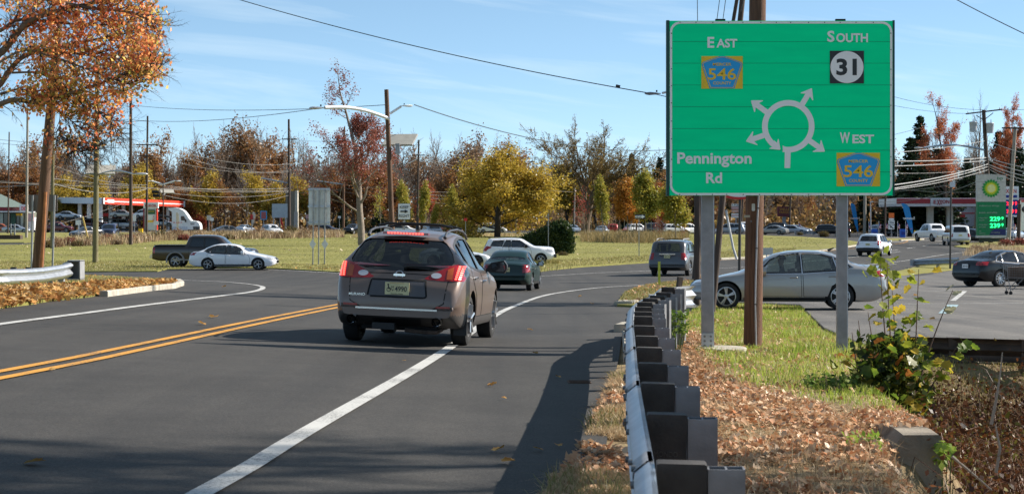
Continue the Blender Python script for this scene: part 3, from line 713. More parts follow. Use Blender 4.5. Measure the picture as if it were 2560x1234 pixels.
def suv(L, W, H, Rt, wb, fo, rw=.74, belt=1.05, hood=1.05, zb=.27, clad=0, boxy=0.0, raked=.3, nose=None, **k):
 q = L; r = raked
 t = [(0, .58), (.05, hood - .22), (.2, hood - .1), (.8, hood - .02), (1.15, hood + .03), (1.75, H - .16 - boxy * .0), (2.05, H - .03), (2.5, H), (L - 1.4, H), (L - .45 - r * .3, H - .03), (L - .28 - r * .5, H - .12), (L - .10 - .1 * r, belt + .05), (L - .06, .95), (L - .01, .75), (L, .55)]
 if nose: t = nose + [p for p in t if p[0] > 1.1]
 w = [[(1.62, belt + .02), (1.95, H - .30), (2.15, H - .17), (2.62, H - .15), (2.64, belt + .03)], [(2.72, belt + .03), (2.70, H - .15), (L - 1.42, H - .15), (L - 1.25, belt + .05)], [(L - 1.15, belt + .06), (L - 1.3, H - .155), (L - .62 - r * .2, H - .19), (L - .50, belt + .08)]]
 kk = dict(win=w, rearwin=[(-.60, belt + .07), (-.64, belt + .16), (-.53, H - .17), (.53, H - .17), (.64, belt + .16), (.60, belt + .07)], frontwin=[(-.68, belt + .07), (-.56, H - .12), (.56, H - .12), (.68, belt + .07)],
  doors=[[(1.45, .42), (1.45, .8), (1.55, belt - .02), (2.64, belt - .01), (2.66, .42)], [(2.72, .42), (2.71, belt - .01), (L - 1.2, belt), (L - 1.22, .85), (L - 1.5, .6), (L - 1.52, .42)]],
  patches=[('taillight', [(-.70, .82), (-.90, .82), (-.84, 1.16), (-.68, 1.16)], 'rear', .008, mTail), ('taillight', [(.70, .82), (.68, 1.16), (.84, 1.16), (.90, .82)], 'rear', .008, mTail), ('taillight', [(L - .24, .84), (L - .26, 1.14), (L - .12, 1.14), (L - .06, .84)], 'R', .008, mTail),
    ('headlight', [(.13, hood - .32), (.15, hood - .18), (.5, hood - .12), (.42, hood - .28)], 'R', .008, mClear), ('headlight', [(.5, hood - .32), (.5, hood - .17), (.84, hood - .17), (.84, hood - .3)], 'front', .008, mClear), ('headlight', [(-.5, hood - .32), (-.84, hood - .3), (-.84, hood - .17), (-.5, hood - .17)], 'front', .008, mClear), ('grille', [(-.46, hood - .34), (-.46, hood - .18), (.46, hood - .18), (.46, hood - .34)], 'front', .008, mBlack)])
 kk.update(k)
 return Spec(L, W, H, t, [(0, .6), (.9, hood - .1), (2, belt - .03), (L - .6, belt), (L, .8)], [(0, .78), (.06, .88), (.2, .95), (.6, 1), (L - .6, 1), (L - .2, .975), (L - .05, .95), (L, .9)], (fo, fo + wb), Rt, rw=rw, zb=zb, clad=clad, sm=.05, cabin=(1.55, L - .35), **kk)
SP['pilot'] = suv(4.85, 1.99, 1.80, .375, 2.775, .95, rw=.79, belt=1.12, hood=1.12, raked=.3, rearglass=mGlassDark)
SP['x3'] = suv(4.57, 1.85, 1.66, .355, 2.795, .82, rw=.72, belt=1.03, hood=1.04, clad=.58, raked=.5)
SP['jeep'] = suv(4.41, 1.76, 1.64, .345, 2.635, .87, rw=.80, belt=1.09, hood=1.10, raked=.1, zb=.3, nose=[(0, .72), (.03, .98), (.1, 1.06), (.3, 1.10), (1.0, 1.14)])
SP['bigsuv'] = suv(5.25, 2.0, 1.95, .395, 3.02, 1.0, rw=.80, belt=1.2, hood=1.2, raked=.15, zb=.34)
SP['van'] = Spec(5.05, 1.97, 1.75, [(0, .5), (.05, .75), (.5, .95), (.9, 1.05), (1.6, 1.5), (2.0, 1.68), (2.5, 1.75), (4.4, 1.73), (4.75, 1.6), (4.95, 1.1), (5.04, .8), (5.05, .5)], [(0, .6), (.9, .95), (4.6, 1.02), (5.05, .8)], plan(5.05), (.95, 3.98), .34, rw=.74, zb=.22,
 win=[[(1.35, 1.07), (1.75, 1.42), (2.1, 1.56), (2.3, 1.56), (2.3, 1.07)], [(2.38, 1.07), (2.38, 1.58), (3.35, 1.58), (3.4, 1.08)], [(3.47, 1.09), (3.47, 1.58), (4.4, 1.55), (4.55, 1.14)]], rearwin=[(-.66, 1.1), (-.55, 1.5), (.55, 1.5), (.66, 1.1)], frontwin=[(-.7, 1.1), (-.58, 1.55), (.58, 1.55), (.7, 1.1)],
 patches=[('taillight', [(-.68, .85), (-.9, .85), (-.84, 1.1), (-.68, 1.1)], 'rear', .008, mTail), ('taillight', [(.68, .85), (.68, 1.1), (.84, 1.1), (.9, .85)], 'rear', .008, mTail), ('headlight', [(-.5, .65), (-.8, .65), (-.8, .8), (-.5, .8)], 'front', .008, mClear), ('headlight', [(.5, .65), (.5, .8), (.8, .8), (.8, .65)], 'front', .008, mClear)])
def pickup_spec(L, W, H, Rt, wb, fo, cab_end, zb=.42):
 bedz = 1.30
 t = [(0, .75), (.04, 1.02), (.2, 1.12), (.9, 1.18), (1.35, 1.22), (1.95, H - .13), (2.25, H - .02), (2.7, H), (cab_end - .35, H), (cab_end - .1, H - .1), (cab_end - .02, bedz + .2), (cab_end + .02, bedz), (L - .05, bedz - .01), (L - .02, 1.2), (L, .8)]
 return Spec(L, W, H, t, [(0, .8), (.9, 1.08), (2, 1.14), (cab_end, 1.18), (L, 1.18)], [(0, .86), (.06, .92), (.3, .98), (.8, 1), (L - .05, 1), (L, .985)], (fo, fo + wb), Rt, rw=.78, zb=zb, ends=(.1, .1), sm=.03, gap=.07, cabin=(1.75, cab_end - .1),
  win=[[(1.85, 1.22), (2.2, H - .28), (2.4, H - .17), (2.85, H - .16), (2.87, 1.22)], [(2.95, 1.22), (2.94, H - .16), (cab_end - .35, H - .17), (cab_end - .2, 1.24)]],
  rearwin=[(-.62, 1.40), (-.56, H - .17), (.56, H - .17), (.62, 1.40)], frontwin=[(-.7, 1.3), (-.58, H - .12), (.58, H - .12), (.7, 1.3)],
  doors=[[(1.62, .6), (1.65, 1.16), (2.87, 1.17), (2.88, .6)], [(2.94, .6), (2.93, 1.17), (cab_end - .12, 1.18), (cab_end - .2, .6)]],
  patches=[('taillight', [(-.86, .82), (-.99, .82), (-.98, 1.2), (-.86, 1.2)], 'rear', .008, mTail), ('taillight', [(.86, .82), (.86, 1.2), (.98, 1.2), (.99, .82)], 'rear', .008, mTail), ('taillight', [(L - .16, .85), (L - .16, 1.18), (L - .04, 1.18), (L - .04, .85)], 'R', .008, mTail),
    ('headlight', [(-.6, .82), (-.9, .82), (-.9, 1.0), (-.6, 1.0)], 'front', .008, mClear), ('headlight', [(.6, .82), (.6, 1.0), (.9, 1.0), (.9, .82)], 'front', .008, mClear), ('grille', [(-.5, .8), (-.5, 1.05), (.5, 1.05), (.5, .8)], 'front', .008, mBlack)])
SP['ram'] = pickup_spec(5.9, 2.02, 1.9, .41, 3.57, 1.0, 3.95)
SP['f150'] = pickup_spec(5.9, 2.0, 1.93, .41, 3.68, .95, 3.9)
SP['sport'] = Spec(4.25, 1.84, 1.31, [(0, .45), (.04, .6), (.3, .74), (.8, .84), (1.3, .92), (1.9, 1.2), (2.3, 1.3), (2.6, 1.31), (3.2, 1.2), (3.9, 1.02), (4.15, .95), (4.22, .8), (4.25, .5)], [(0, .55), (.8, .78), (2, .86), (3.6, .9), (4.25, .7)], plan(4.25), (.84, 3.39), .335, rw=.68, zb=.16,
 win=[[(1.7, .92), (2.1, 1.16), (2.5, 1.21), (2.95, 1.16), (3.15, .98), (2.9, .93)]], frontwin=[(-.62, .98), (-.5, 1.22), (.5, 1.22), (.62, .98)], patches=[('headlight', [(.3, .62), (.45, .74), (.85, .80), (.6, .68)], 'R', .008, mClear)])
# seated person, shared by all drivers and passengers
def skin_person(name='person'):
 J = [((0, 0, .12), .15), ((0, .0, .35), .15), ((0, -.03, .55), .17), ((0, -.03, .68), .07), ((0, 0, .76), .06), ((0, .01, .86), .1), ((0, .0, .95), .095),
  ((.2, -.02, .6), .065), ((.27, .12, .38), .05), ((.2, .4, .45), .04), ((.18, .48, .48), .035), ((-.2, -.02, .6), .065), ((-.27, .12, .38), .05), ((-.2, .4, .45), .04), ((-.18, .48, .48), .035),
  ((.1, .1, .12), .1), ((.14, .48, .16), .075), ((.14, .6, -.18), .05), ((.14, .72, -.22), .04), ((-.1, .1, .12), .1), ((-.14, .48, .16), .075), ((-.14, .6, -.18), .05), ((-.14, .72, -.22), .04)]
 E = [(0, 1), (1, 2), (2, 3), (3, 4), (4, 5), (5, 6), (2, 7), (7, 8), (8, 9), (9, 10), (2, 11), (11, 12), (12, 13), (13, 14), (0, 15), (15, 16), (16, 17), (17, 18), (0, 19), (19, 20), (20, 21), (21, 22)]
 me = bpy.data.meshes.new('p'); me.from_pydata([j[0] for j in J], E, [])
 o = bpy.data.objects.new('p', me); COL.objects.link(o)
 md = o.modifiers.new('s', 'SKIN'); sv = me.skin_vertices[0].data
 for i, j in enumerate(J): sv[i].radius = (j[1], j[1] * (.75 if i in (1, 2) else .95))
 sv[0].use_root = True
 o.modifiers.new('u', 'SUBSURF').levels = 2; o.modifiers[-1].render_levels = 2
 bpy.context.view_layer.update()
 r = bpy.data.meshes.new_from_object(o.evaluated_get(bpy.context.evaluated_depsgraph_get())); bpy.data.objects.remove(o)
 cl = M('dark_clothing', (.03, .032, .045), .9); skn = M('skin_tone', (.42, .25, .18), .6)
 r.materials.clear(); r.materials.append(cl); r.materials.append(skn)
 for p in r.polygons:
  c = p.center; p.use_smooth = True
  if c.z > .73 or (c.y > .4 and c.z > .35): p.material_index = 1
 hair = B()
 import bmesh
 bm = bmesh.new(); bmesh.ops.create_uvsphere(bm, u_segments=14, v_segments=9, radius=.108); bm.verts.ensure_lookup_table()
 hair.add([(v.co.x, v.co.y - .02, v.co.z * 1.08 + .93) for v in bm.verts], [tuple(v.index for v in f.verts) for f in bm.faces if f.calc_center_median().z > -.03 and f.calc_center_median().y < .075]); bm.free()
 return r, hair.mesh('hair', M('dark_hair', (.03, .02, .015), .9), 60)
PERSON = skin_person()
def person(carroot, sp, s, x, zseat, label, hair=None):
 mw = carroot.matrix_world
 o = link('person', PERSON[0]); tag(o, label, 'person'); o.matrix_world = mw @ Matrix.Translation((x, sp.L / 2 - s, zseat)) @ Matrix.Scale(.95, 4)
 link('hair', PERSON[1], o)
def seats(root, sp, ss, z, mat=None):
 mat = mat or M('grey_seat_fabric', (.10, .095, .09), .9)
 for s in ss:
  for x in (-.37, .37):
   b = B(); y = sp.L / 2 - s
   b.box((x, y, z), (.48, .5, .14)); b.box((x, y - .28, z + .3), (.46, .13, .6), Euler((R(-14), 0, 0)).to_matrix()); b.box((x, y - .38, z + .68), (.25, .09, .17))
   b.obj('seat', mat, root, 30)
# ================================================================ SETTING
def terrain():
 ys = [-30, -15, -5, 0, 4]; y = 6
 while y < 30: ys.append(y); y += .35
 while y < 900: ys.append(y); y *= 1.05
 ys += [1100, 1400, 1800, 2400, 3200]
 xs = list(np.arange(-2, 9, .3)); a = 9.3
 while a < 1600: xs.append(a); a += max(.6, (a - 8) * .25)
 a = -2.3
 while a > -1600: xs.insert(0, a); a -= max(.6, (-a) * .22)
 XS, YS = np.meshgrid(xs, ys); Z = gz(XS, YS) - .03
 bumpy = sst(.8, 1.5, XS) * sst(34, 26, YS) * (1 - sst(20, 30, XS))
 Z = Z + bumpy * .015 * (np.sin(XS * 3.1 + YS * 1.3) + np.sin(YS * 2.2 - XS * 1.7))
 V = np.stack([XS.ravel(), YS.ravel(), Z.ravel()], 1); n, k = len(ys), len(xs)
 i, j = np.meshgrid(np.arange(n - 1), np.arange(k - 1), indexing='ij'); a = (i * k + j).ravel()
 F = np.stack([a, a + 1, a + k + 1, a + k], 1)
 me = npmesh('ground', V, F, [mGround]); me.polygons.foreach_set('use_smooth', [True] * len(F))
 tag(link('ground', me), kind='structure')
terrain()
road_poly = [('w', -14, 2), ('w', .4, 2), ('w', .45, 8), (1500, 1234), (1520, 1080), (1535, 950), (1548, 890), (1560, 815), (1575, 795), (1700, 792), (1765, 752), (2000, 762), (2060, 820), (2130, 850), (2230, 905), (2620, 905), ('w', 60, 27), ('w', 110, 60), ('w', 130, 200), ('w', 130, 430), ('w', -150, 430), ('w', -150, 50), ('w', -40, 30)]
sheet('road', road_poly, 0.0, mAsph)
sheet('parking_lot', [(1585, 790), (1590, 772), (1690, 745), (1740, 714), (1850, 700), (2120, 688), (2225, 688), (2300, 690), (2400, 672), (2600, 668), ('w', 60, 80), ('w', 60, 27), (2620, 903), (2230, 903), (2130, 848), (2060, 818), (2000, 760), (1765, 750), (1700, 788)], .004, mLot)
# far lots in front of the filling stations
sheet('gas_station_lot', [(-300, 583), (200, 583), (560, 582), (560, 574), ('w', -50, 450), ('w', -150, 450)], .01, mLot)
sheet('far_road_shoulder', [(2200, 607), (2390, 606), (2600, 596), (2600, 584), (2200, 584)], .012, mLot)
# grass islands
sheet('left_verge', [('w', -60, 62), ('w', -40, 40), (-300, 830), (0, 772), (100, 757), (250, 739), (330, 728), (430, 719), (455, 712), (440, 705), (400, 700), (300, 693), (205, 689), (-300, 689)], .06, mGrassFar, skirt=.2, jitter=.05)
sheet('central_lawn', [(-400, 676), (0, 677), (210, 680), (395, 679), (420, 673), (560, 670), (690, 672), (780, 677), (860, 682), (1000, 690), (1200, 693), (1300, 685), (1380, 675), (1450, 668), (1560, 661), (1620, 657), (1800, 647), (1870, 645), (2000, 632), (2100, 621), (2142, 613), (2148, 606), (2100, 599), (2000, 592), (1850, 587), (1700, 585), (1400, 583), (1100, 583), (900, 584), (700, 588), (450, 592), (300, 600), (60, 612), (-400, 617)], .06, mGrassFar, skirt=.2, jitter=.08)
sheet('far_left_lawn', [(-400, 609), (60, 607), (240, 600), (330, 594), (560, 586), (560, 583), (430, 581), (150, 582), (-400, 582)], .06, mGrassFar, skirt=.2)
sheet('wedge_verge', [(1546, 766), (1548, 752), (1562, 734), (1600, 719), (1650, 709), (1742, 704), (1735, 716), (1690, 738), (1620, 752), (1585, 768)], .06, mGrassFar, skirt=.2, jitter=.04)
sheet('guardrail_verge', [(2205, 686), (2260, 676), (2290, 668), (2370, 662), (2440, 664), (2400, 673), (2300, 684), (2250, 689)], .05, mGrassFar, skirt=.2)
sheet('far_right_verge', [(2385, 617), (2430, 607), (2560, 601), (2700, 600), (2700, 622), (2560, 626), (2450, 624)], .06, mGrassFar, skirt=.2)
sheet('station_verge', [(2180, 604), (2260, 601), (2305, 600), (2300, 596), (2180, 597)], .06, mGrassFar, skirt=.2)
# kerbs
def kerb(pts, w=.16, h=.13, mat=None):
 P = [Vector(p) for p in px2w(pts)]; Q = []
 for i in range(len(P) - 1):
  n = max(1, int((P[i + 1] - P[i]).length / .6))
  Q += [P[i].lerp(P[i + 1], k / n) for k in range(n)]
 Q.append(P[-1]); b = B(); rings = []
 for i, q in enumerate(Q):
  t = (Q[min(i + 1, len(Q) - 1)] - Q[max(i - 1, 0)]).normalized(); nr = Vector((t.y, -t.x)); z = float(gz(q.x, q.y))
  rings.append([(q.x + nr.x * a, q.y + nr.y * a, z + c) for a, c in ((-w / 2, -.05), (-w / 2, h - .02), (-w / 2 + .02, h), (w / 2 - .02, h), (w / 2, h - .02), (w / 2, -.05))])
 vs = [p for r in rings for p in r]; fs = []
 for i in range(len(rings) - 1):
  for j in range(5): fs.append((i * 6 + j, i * 6 + j + 1, i * 6 + 7 + j, i * 6 + 6 + j))
 fs += [(0, 1, 2, 3, 4, 5), tuple(len(vs) - 6 + j for j in range(6))]
 o = b.add(vs, fs).obj('kerb', mat or mConc, smooth=30); tag(o, kind='structure')
kerb([(258, 741), (340, 730), (430, 720), (452, 713), (444, 706)], .2, .13)
kerb([(1800, 649), (1880, 646), (2000, 634), (2090, 623), (2140, 615)], .2, .13)
kerb([(1558, 765), (1574, 760)], .5, .12); kerb([(1556, 830), (1574, 823)], .3, .14)
kerb([(2250, 602), (2310, 599), (2390, 600)], .3, .13)
for pts in ([(1566, 840), (1572, 900)],): kerb(pts, .14, .1)
# painted markings
strip('edge_line', [('w', -2.43 + .0, 3), (505, 1234), (770, 1078), (1110, 879), (1235, 791), (1290, 764), (1370, 737), (1480, 721), (1600, 713), (1740, 706)], .15, mWhiteLine)
strip('left_edge_line', [(-120, 830), (0, 811), (190, 786), (380, 761), (560, 739), (628, 730), (655, 722), (650, 715), (600, 708), (500, 702), (400, 698), (300, 694)], .16, mWhiteLine)
YL = [(-150, 966), (0, 938), (193, 901), (289, 881), (481, 840), (674, 799), (842, 765.5), (960, 742), (1050, 726)]
strip('center_line', YL, .12, mYellowLine, off=-.14)
strip('center_line', YL, .12, mYellowLine, off=.14)
strip('inner_edge_line', [(430, 672), (560, 673), (690, 675), (780, 679), (880, 685), (1000, 694), (1150, 699), (1340, 691), (1480, 683), (1620, 677), (1740, 672), (1870, 667), (2000, 655), (2160, 640), (2250, 629)], .16, mWhiteLine)
strip('yellow_edge_line', [(1640, 658), (1800, 650), (1870, 648), (2000, 636), (2100, 624), (2180, 617), (2240, 610), (2262, 606), (2268, 602), (2240, 598)], .16, mYellowLine)
strip('lane_line', [(1650, 669), (1800, 663), (1870, 659), (2000, 648), (2200, 630), (2330, 612), (2380, 606)], .15, mWhiteLine, gaps=10)
strip('outer_edge_line', [(1740, 706), (1850, 700), (2080, 672), (2260, 652), (2400, 632), (2600, 620)], .15, mWhiteLine)
for a in ([(2180, 612), (2390, 610)], [(1880, 692), (2240, 660)]): strip('lane_line', a, .14, mWhiteLine)
for a, w in (([(2310, 728), (2560, 722)], .1), ([(2382, 752), (2412, 728)], .16), ([(2250, 760), (2560, 758)], .1), ([(2280, 683), (2302, 681)], .3), ([(1700, 766), (1760, 768)], .12), ([(2340, 740), (2480, 742)], .09)):
 strip('parking_line', a, w, mWhiteLine, dz=.012)
strip('blue_parking_mark', [(2362, 784), (2382, 762)], .3, linepaint('faded_blue_paint', (.3, .42, .46)), dz=.012)
# drain grate and patch near the shoulder
dr = thing('storm_drain', 'rusty slotted storm drain set in the shoulder beside the guardrail', 'drain', gp(*G(1448, 955), .004)); dr.scale = (.5, .5, .5)
B().box((0, 0, 0), (.5, .7, .02)).obj('frame', M('rusty_iron', (.09, .05, .03), .9, .3), dr)
for i in range(7): B().box((0, -.27 + i * .09, .014), (.42, .035, .012)).obj('slat', M('rusty_iron', (.09, .05, .03), .9, .3), dr)
# ================================================================ GUARDRAIL, HEADWALL
wprof = [(0, 0), (.02, .0), (.075, .045), (.08, .075), (.03, .13), (.005, .156), (.03, .18), (.08, .235), (.075, .265), (.02, .312), (0, .312)]
def wbeam(path, ztop, name, mat, parent, side=-1, prof=wprof):
 """path of (X,Y); bulge towards side"""
 P = [Vector(p) for p in path]; vs, fs = [], []; k = len(prof)
 for i, q in enumerate(P):
  t = (P[min(i + 1, len(P) - 1)] - P[max(i - 1, 0)]).normalized(); nr = Vector((t.y, -t.x)) * side; z = ztop[i]
  for (u, w) in prof: vs.append((q.x + nr.x * u, q.y + nr.y * u, z - w))
  for (u, w) in prof: vs.append((q.x + nr.x * (u - .006), q.y + nr.y * (u - .006), z - w))
 n = 2 * k
 for i in range(len(P) - 1):
  for j in range(k - 1):
   fs.append((i * n + j, i * n + j + 1, (i + 1) * n + j + 1, (i + 1) * n + j))
   fs.append((i * n + k + j, (i + 1) * n + k + j, (i + 1) * n + k + j + 1, i * n + k + j + 1))
  for j in (0, k - 1): fs.append((i * n + j, (i + 1) * n + j, (i + 1) * n + k + j, i * n + k + j))
 return B().add(vs, fs).obj(name, mat, parent, 50)
pys = [1152, 1031, 955, 905.6, 866.6, 838.5, 813, 789.6, 778, 766, 754, 744.6, 738, 730, 717]
pxs = [1641, 1617, 1603, 1596, 1592, 1589, 1586, 1585, 1586, 1587, 1595.6, 1610, 1628, 1643, 1656]
ds = [7.6 + 1.905 * i for i in range(8)] + [20.94 + .952 * i for i in range(1, 7)] + [28.4]
pos = [((px - CXP) * d / FPX, d, EZ - (py - HYP) * d / FPX) for px, py, d in zip(pxs, pys, ds)]
gr = thing('guardrail', 'galvanised steel guardrail with dark posts curving along the right shoulder', 'guardrail', (0, 0, 0))
path, zt = [(.22, 1.5), (.34, 3.8), (.46, 5.7)], [.63, .63, .63]
for p in pos: path.append((p[0] - .012, p[1])); zt.append(p[2] - .02)
e = pos[-1]; path += [(e[0] + .35, e[1] + 1.2), (e[0] + .75, e[1] + 2.3)]; zt += [e[2] - .04, e[2] - .06]
# resample smoothly
pp = np.array([(a[0], a[1], z) for a, z in zip(path, zt)]); yy = np.concatenate([np.linspace(1.5, pp[-1, 1], 90)])
wb = wbeam([(float(np.interp(y, pp[:, 1], pp[:, 0])), float(y)) for y in yy], [float(np.interp(y, pp[:, 1], pp[:, 2])) for y in yy], 'rail', mGalv, gr)
mBolt = M('bolt_steel', (.2, .2, .2), .5, .8)
def ibeam(h):
 b = B(); b.box((0, -.07, -h / 2), (.10, .008, h)); b.box((0, .07, -h / 2), (.10, .008, h)); b.box((0, 0, -h / 2), (.007, .132, h)); return b
for i, (x, y, z) in enumerate([(.34 + .03, 3.8, .65), (.46 + .03, 5.7, .65)] + pos):
 dx, dy = (.059, 1) if i < 12 else (.32, .95); a = math.atan2(dx, dy)
 bw = .205 if i > 1 else .2
 bl = B().prism([(0, -.36), (0, -.005), (.01, 0), (bw - .01, 0), (bw, -.005), (bw, -.36)], -.07, .07, 'y').obj('block', mBlockPl, gr, 30)
 bl.location = (x, y, z); bl.rotation_euler = (0, R(1.2), -a)
 h = z - float(gz(x + .3, y)) + .5
 po = B(); po.box((bw + .078, -.052, -h / 2 - .02), (.15, .008, h)); po.box((bw + .078, .052, -h / 2 - .02), (.15, .008, h)); po.box((bw + .078, 0, -h / 2 - .02), (.008, .098, h)); po.box((bw + .006, 0, -h / 2 - .02), (.008, .1, h)); po.box((bw + .15, 0, -h / 2 - .02), (.008, .1, h))
 q = po.obj('post', M('dark_steel_post', (.2, .2, .21), .6, .45, var=.25, scale=5, bump=.1), gr); q.location = (x, y, z - .005); q.rotation_euler = (0, 0, -a)  # one even dark grey steel for every guardrail post
 for zz in (.1, .24):
  B().lathe([(-.01, .0), (-.01, .016), (.008, .016), (.008, .0)], 8, (-.095, 0, -zz), 'x').obj('bolt', mBolt, bl)
 if 2 <= i <= 5:
  text('MONDO', M('embossed_grey', (.06, .055, .052), .6), bl, .1, -.2, .028, .12, -.072, 'inscription')
  text('09-08-12-H', M('embossed_grey', (.06, .055, .052), .6), bl, .1, -.245, .014, .12, -.072, 'inscription')
# splice plates
for y in (7.9, 11.6, 15.4, 19.2):
 i0 = [float(np.interp(y + d, pp[:, 1], pp[:, 0])) - .004 for d in (-.16, .16)]; z0 = float(np.interp(y, pp[:, 1], pp[:, 2])) + .004
 wbeam([(i0[0], y - .16), (i0[1], y + .16)], [z0, z0], 'splice', mGalvDull, gr)
 for dz in (.04, .11, .2, .27):
  for dy in (-.1, .1): B().lathe([(-.012, 0), (-.012, .014), (.006, .014), (.006, 0)], 8, (i0[0] - (.07 if dz in (.04, .27) else .05), y + dy, z0 - dz), 'x').obj('bolt', mBolt, gr)
# end section behind: wooden anchor and concrete
an = thing('guardrail_anchor', 'brown wooden end post bolted behind the far end of the shoulder guardrail', 'post', gp(2.42, 29.6))
B().box((0, 0, .33), (.42, .3, .66)).obj('post', M('tan_wood', (.3, .19, .09), .9, var=.3, bump=.3), an); B().box((0, 0, .68), (.46, .34, .03)).obj('cap', mGalvDull, an)
# far left guardrail
def pxw(px, py, Y): return at(px, py, Y)
gl = thing('guardrail', 'pale galvanised guardrail with a box end on the left verge', 'guardrail', (0, 0, 0))
LP = [(-160, 667, 42.0), (0, 673, 43.0), (60, 671.5, 44.2), (100, 669, 45.2), (150, 662, 46.8), (175, 656, 47.5)]
P3 = [at(*p) for p in LP]
q = []; zz = []
for i in range(len(P3) - 1):
 for k in range(6): v = P3[i].lerp(P3[i + 1], k / 6); q.append((v.x, v.y)); zz.append(v.z)
q.append((P3[-1].x, P3[-1].y)); zz.append(P3[-1].z)
wbeam(q, zz, 'rail', mGalv, gl, side=1, prof=[(u * 1.1, w * 1.15) for u, w in wprof])
for px, Y in ((-60, 42.6), (32, 43.9), (70, 44.8), (123, 46.4), (150, 47)):
 v = at(px, 690, Y); g = float(gz(v.x, v.y)); top = EZ - (680 - HYP) * Y / FPX
 B().box((v.x, Y + .14, (g - .2 + top) / 2), (.15, .15, top - g + .2)).obj('post', mGalvDull, gl)
 B().box((v.x, Y + .06, top - .02), (.13, .08, .28)).obj('block', mBlockPl, gl)
c = at(190, 674, 47.9)
bx = B(); w2, h2 = .155, .235
for (cx, cz, w, h) in ((0, h2, .33, .03), (0, -h2, .33, .03), (-.15, 0, .03, .47), (.15, 0, .03, .47)): bx.box((c.x + cx, c.y, c.z + cz), (w, .5, h))
bx.box((c.x, c.y + .22, c.z), (.28, .02, .45)); bx.obj('end_box', mGalvDull, gl)
B().prism([(c.x - .33, c.z - .2), (c.x - .16, c.z - .23), (c.x - .16, c.z + .23), (c.x - .33, c.z + .17)], c.y - .1, c.y + .1, 'y').obj('end_plate', mGalv, gl)
# round-ended guardrail at the parking lot exit
g3 = thing('guardrail', 'short guardrail with rounded end between parking lot and road', 'guardrail', (0, 0, 0))
a = at(2282, 648, 108); b_ = at(2400, 643, 104); q = [a.lerp(b_, t / 8) for t in range(9)]
wbeam([(v.x, v.y) for v in q], [v.z for v in q], 'rail', mGalv, g3, side=1, prof=[(u * 1.3, w * 1.25) for u, w in wprof])
B().lathe([(-.18, .12), (-.18, .16), (.18, .16), (.18, .12)], 16, (a.x - .02, a.y - .1, a.z - .19), 'z').obj('end_shoe', mGalvDull, g3, 40)
for t in (.12, .55, .95):
 v = a.lerp(b_, t); B().box((v.x, v.y + .12, v.z - .45), (.16, .16, .8)).obj('post', mGalvDull, g3)
# low brown guardrail in front of the lot, seen from behind
g4 = thing('guardrail', 'rusty brown guardrail along the near edge of the parking lot', 'guardrail', (0, 0, 0))
a = at(2165, 838, 26.2); b_ = at(2680, 852, 24.6); q = [a.lerp(b_, t / 12) for t in range(13)]
mRust = M('rust_brown_steel', (.085, .06, .045), .6, .5, var=.35, scale=4, bump=.2)
wbeam([(v.x, v.y) for v in q], [v.z for v in q], 'rail', mRust, g4, side=-1)
for t in (.1, .45, .8): v = a.lerp(b_, t); B().box((v.x, v.y + .14, v.z - .45), (.15, .15, .9)).obj('post', mRust, g4)
# small beam remnant behind the grey sedan's nose
g5 = thing('guardrail', 'tan concrete and wood barrier stub just in front of the silver sedan', 'barrier', (0, 0, 0))
a = at(1690, 716, 56); b_ = at(1760, 700, 60)
B().prism([(a.x, a.z - .55), (a.x, a.z - .05), (a.x + .2, a.z + .02), (b_.x, b_.z), (b_.x, b_.z - .55)], a.y, a.y + .25, 'y').obj('beam', M('tan_barrier', (.5, .4, .26), .8, var=.2, bump=.3), g5)
B().bar((a.x + .02, a.y + .1, a.z - .6), (a.x + .14, a.y + .15, a.z + .28), .14, .14).obj('post', mPoleDark, g5)
# concrete culvert headwall
hw = B(); n_, f_ = (3.24, 14.9), (3.66, 19.6); wz = lambda y: EZ - (float(np.interp(y, [14.9, 19.6], [1.70, 1.83])))
sec = [(-.21, -1.5), (-.21, -.12), (-.10, 0), (.19, 0), (.21, -.02), (.21, -1.5)]; vs = []
ks = 10
for i in range(ks + 1):
 t = i / ks; y = n_[1] + (f_[1] - n_[1]) * t; x = n_[0] + (f_[0] - n_[0]) * t
 for u, w in sec: vs.append((x + u, y + u * .06, wz(y) + w + .006 * math.sin(i * 2.1)))
fs = [(i * 6 + j, i * 6 + (j + 1) % 6, i * 6 + 6 + (j + 1) % 6, i * 6 + 6 + j) for i in range(ks) for j in range(6)] + [tuple(range(6)), tuple(ks * 6 + j for j in range(6))]
o = B().add(vs, fs).obj('culvert_headwall', M('stained_concrete', (.25, .21, .16), .95, var=.45, scale=2.5, bump=.6, bscale=30)); tag(o, 'weathered concrete culvert headwall with chamfered edge beside the gully', 'wall')
# ================================================================ THE GREEN GUIDE SIGN
SY = 26.4; K = FPX / SY
sg = thing('guide_sign', 'large green roundabout direction sign with white arrows on two steel posts', 'road sign', (0, 0, 0))
def sx(px): return (px - CXP) / K
def sz(py): return EZ - (py - HYP) / K
seam = [52, 104.7, 158.3, 212.8, 267.3, 321.7, 375.6, 429.8, 489]
XL, XR = sx(1674), sx(2231.5)
sgp = link('sign_face', None, sg); sgp.location = (0, SY, 0)
def faceobj(b, name, mat, par, **k): return b.obj(name, mat, par, **k)
for i in range(8):
 t, b_ = sz(seam[i]), sz(seam[i + 1])
 B().prism([(XL, b_ + .0025), (XR, b_ + .0025), (XR, t - .0025), (XL, t - .0025)], 0, .04, 'y').obj('panel', mSignGreen, sgp)
B().prism([(XL + .01, sz(488)), (XR - .01, sz(488)), (XR - .01, sz(53)), (XL + .01, sz(53))], .012, .05, 'y').obj('backing', mSignGreenD, sgp)
for x0, x1 in ((XL - .045, XL - .003), (XR + .003, XR + .03)):
 B().prism([(x0, sz(490)), (x1, sz(490)), (x1, sz(51)), (x0, sz(51))], -.005, .10, 'y').obj('edge_trim', mSignGreenD, sgp)
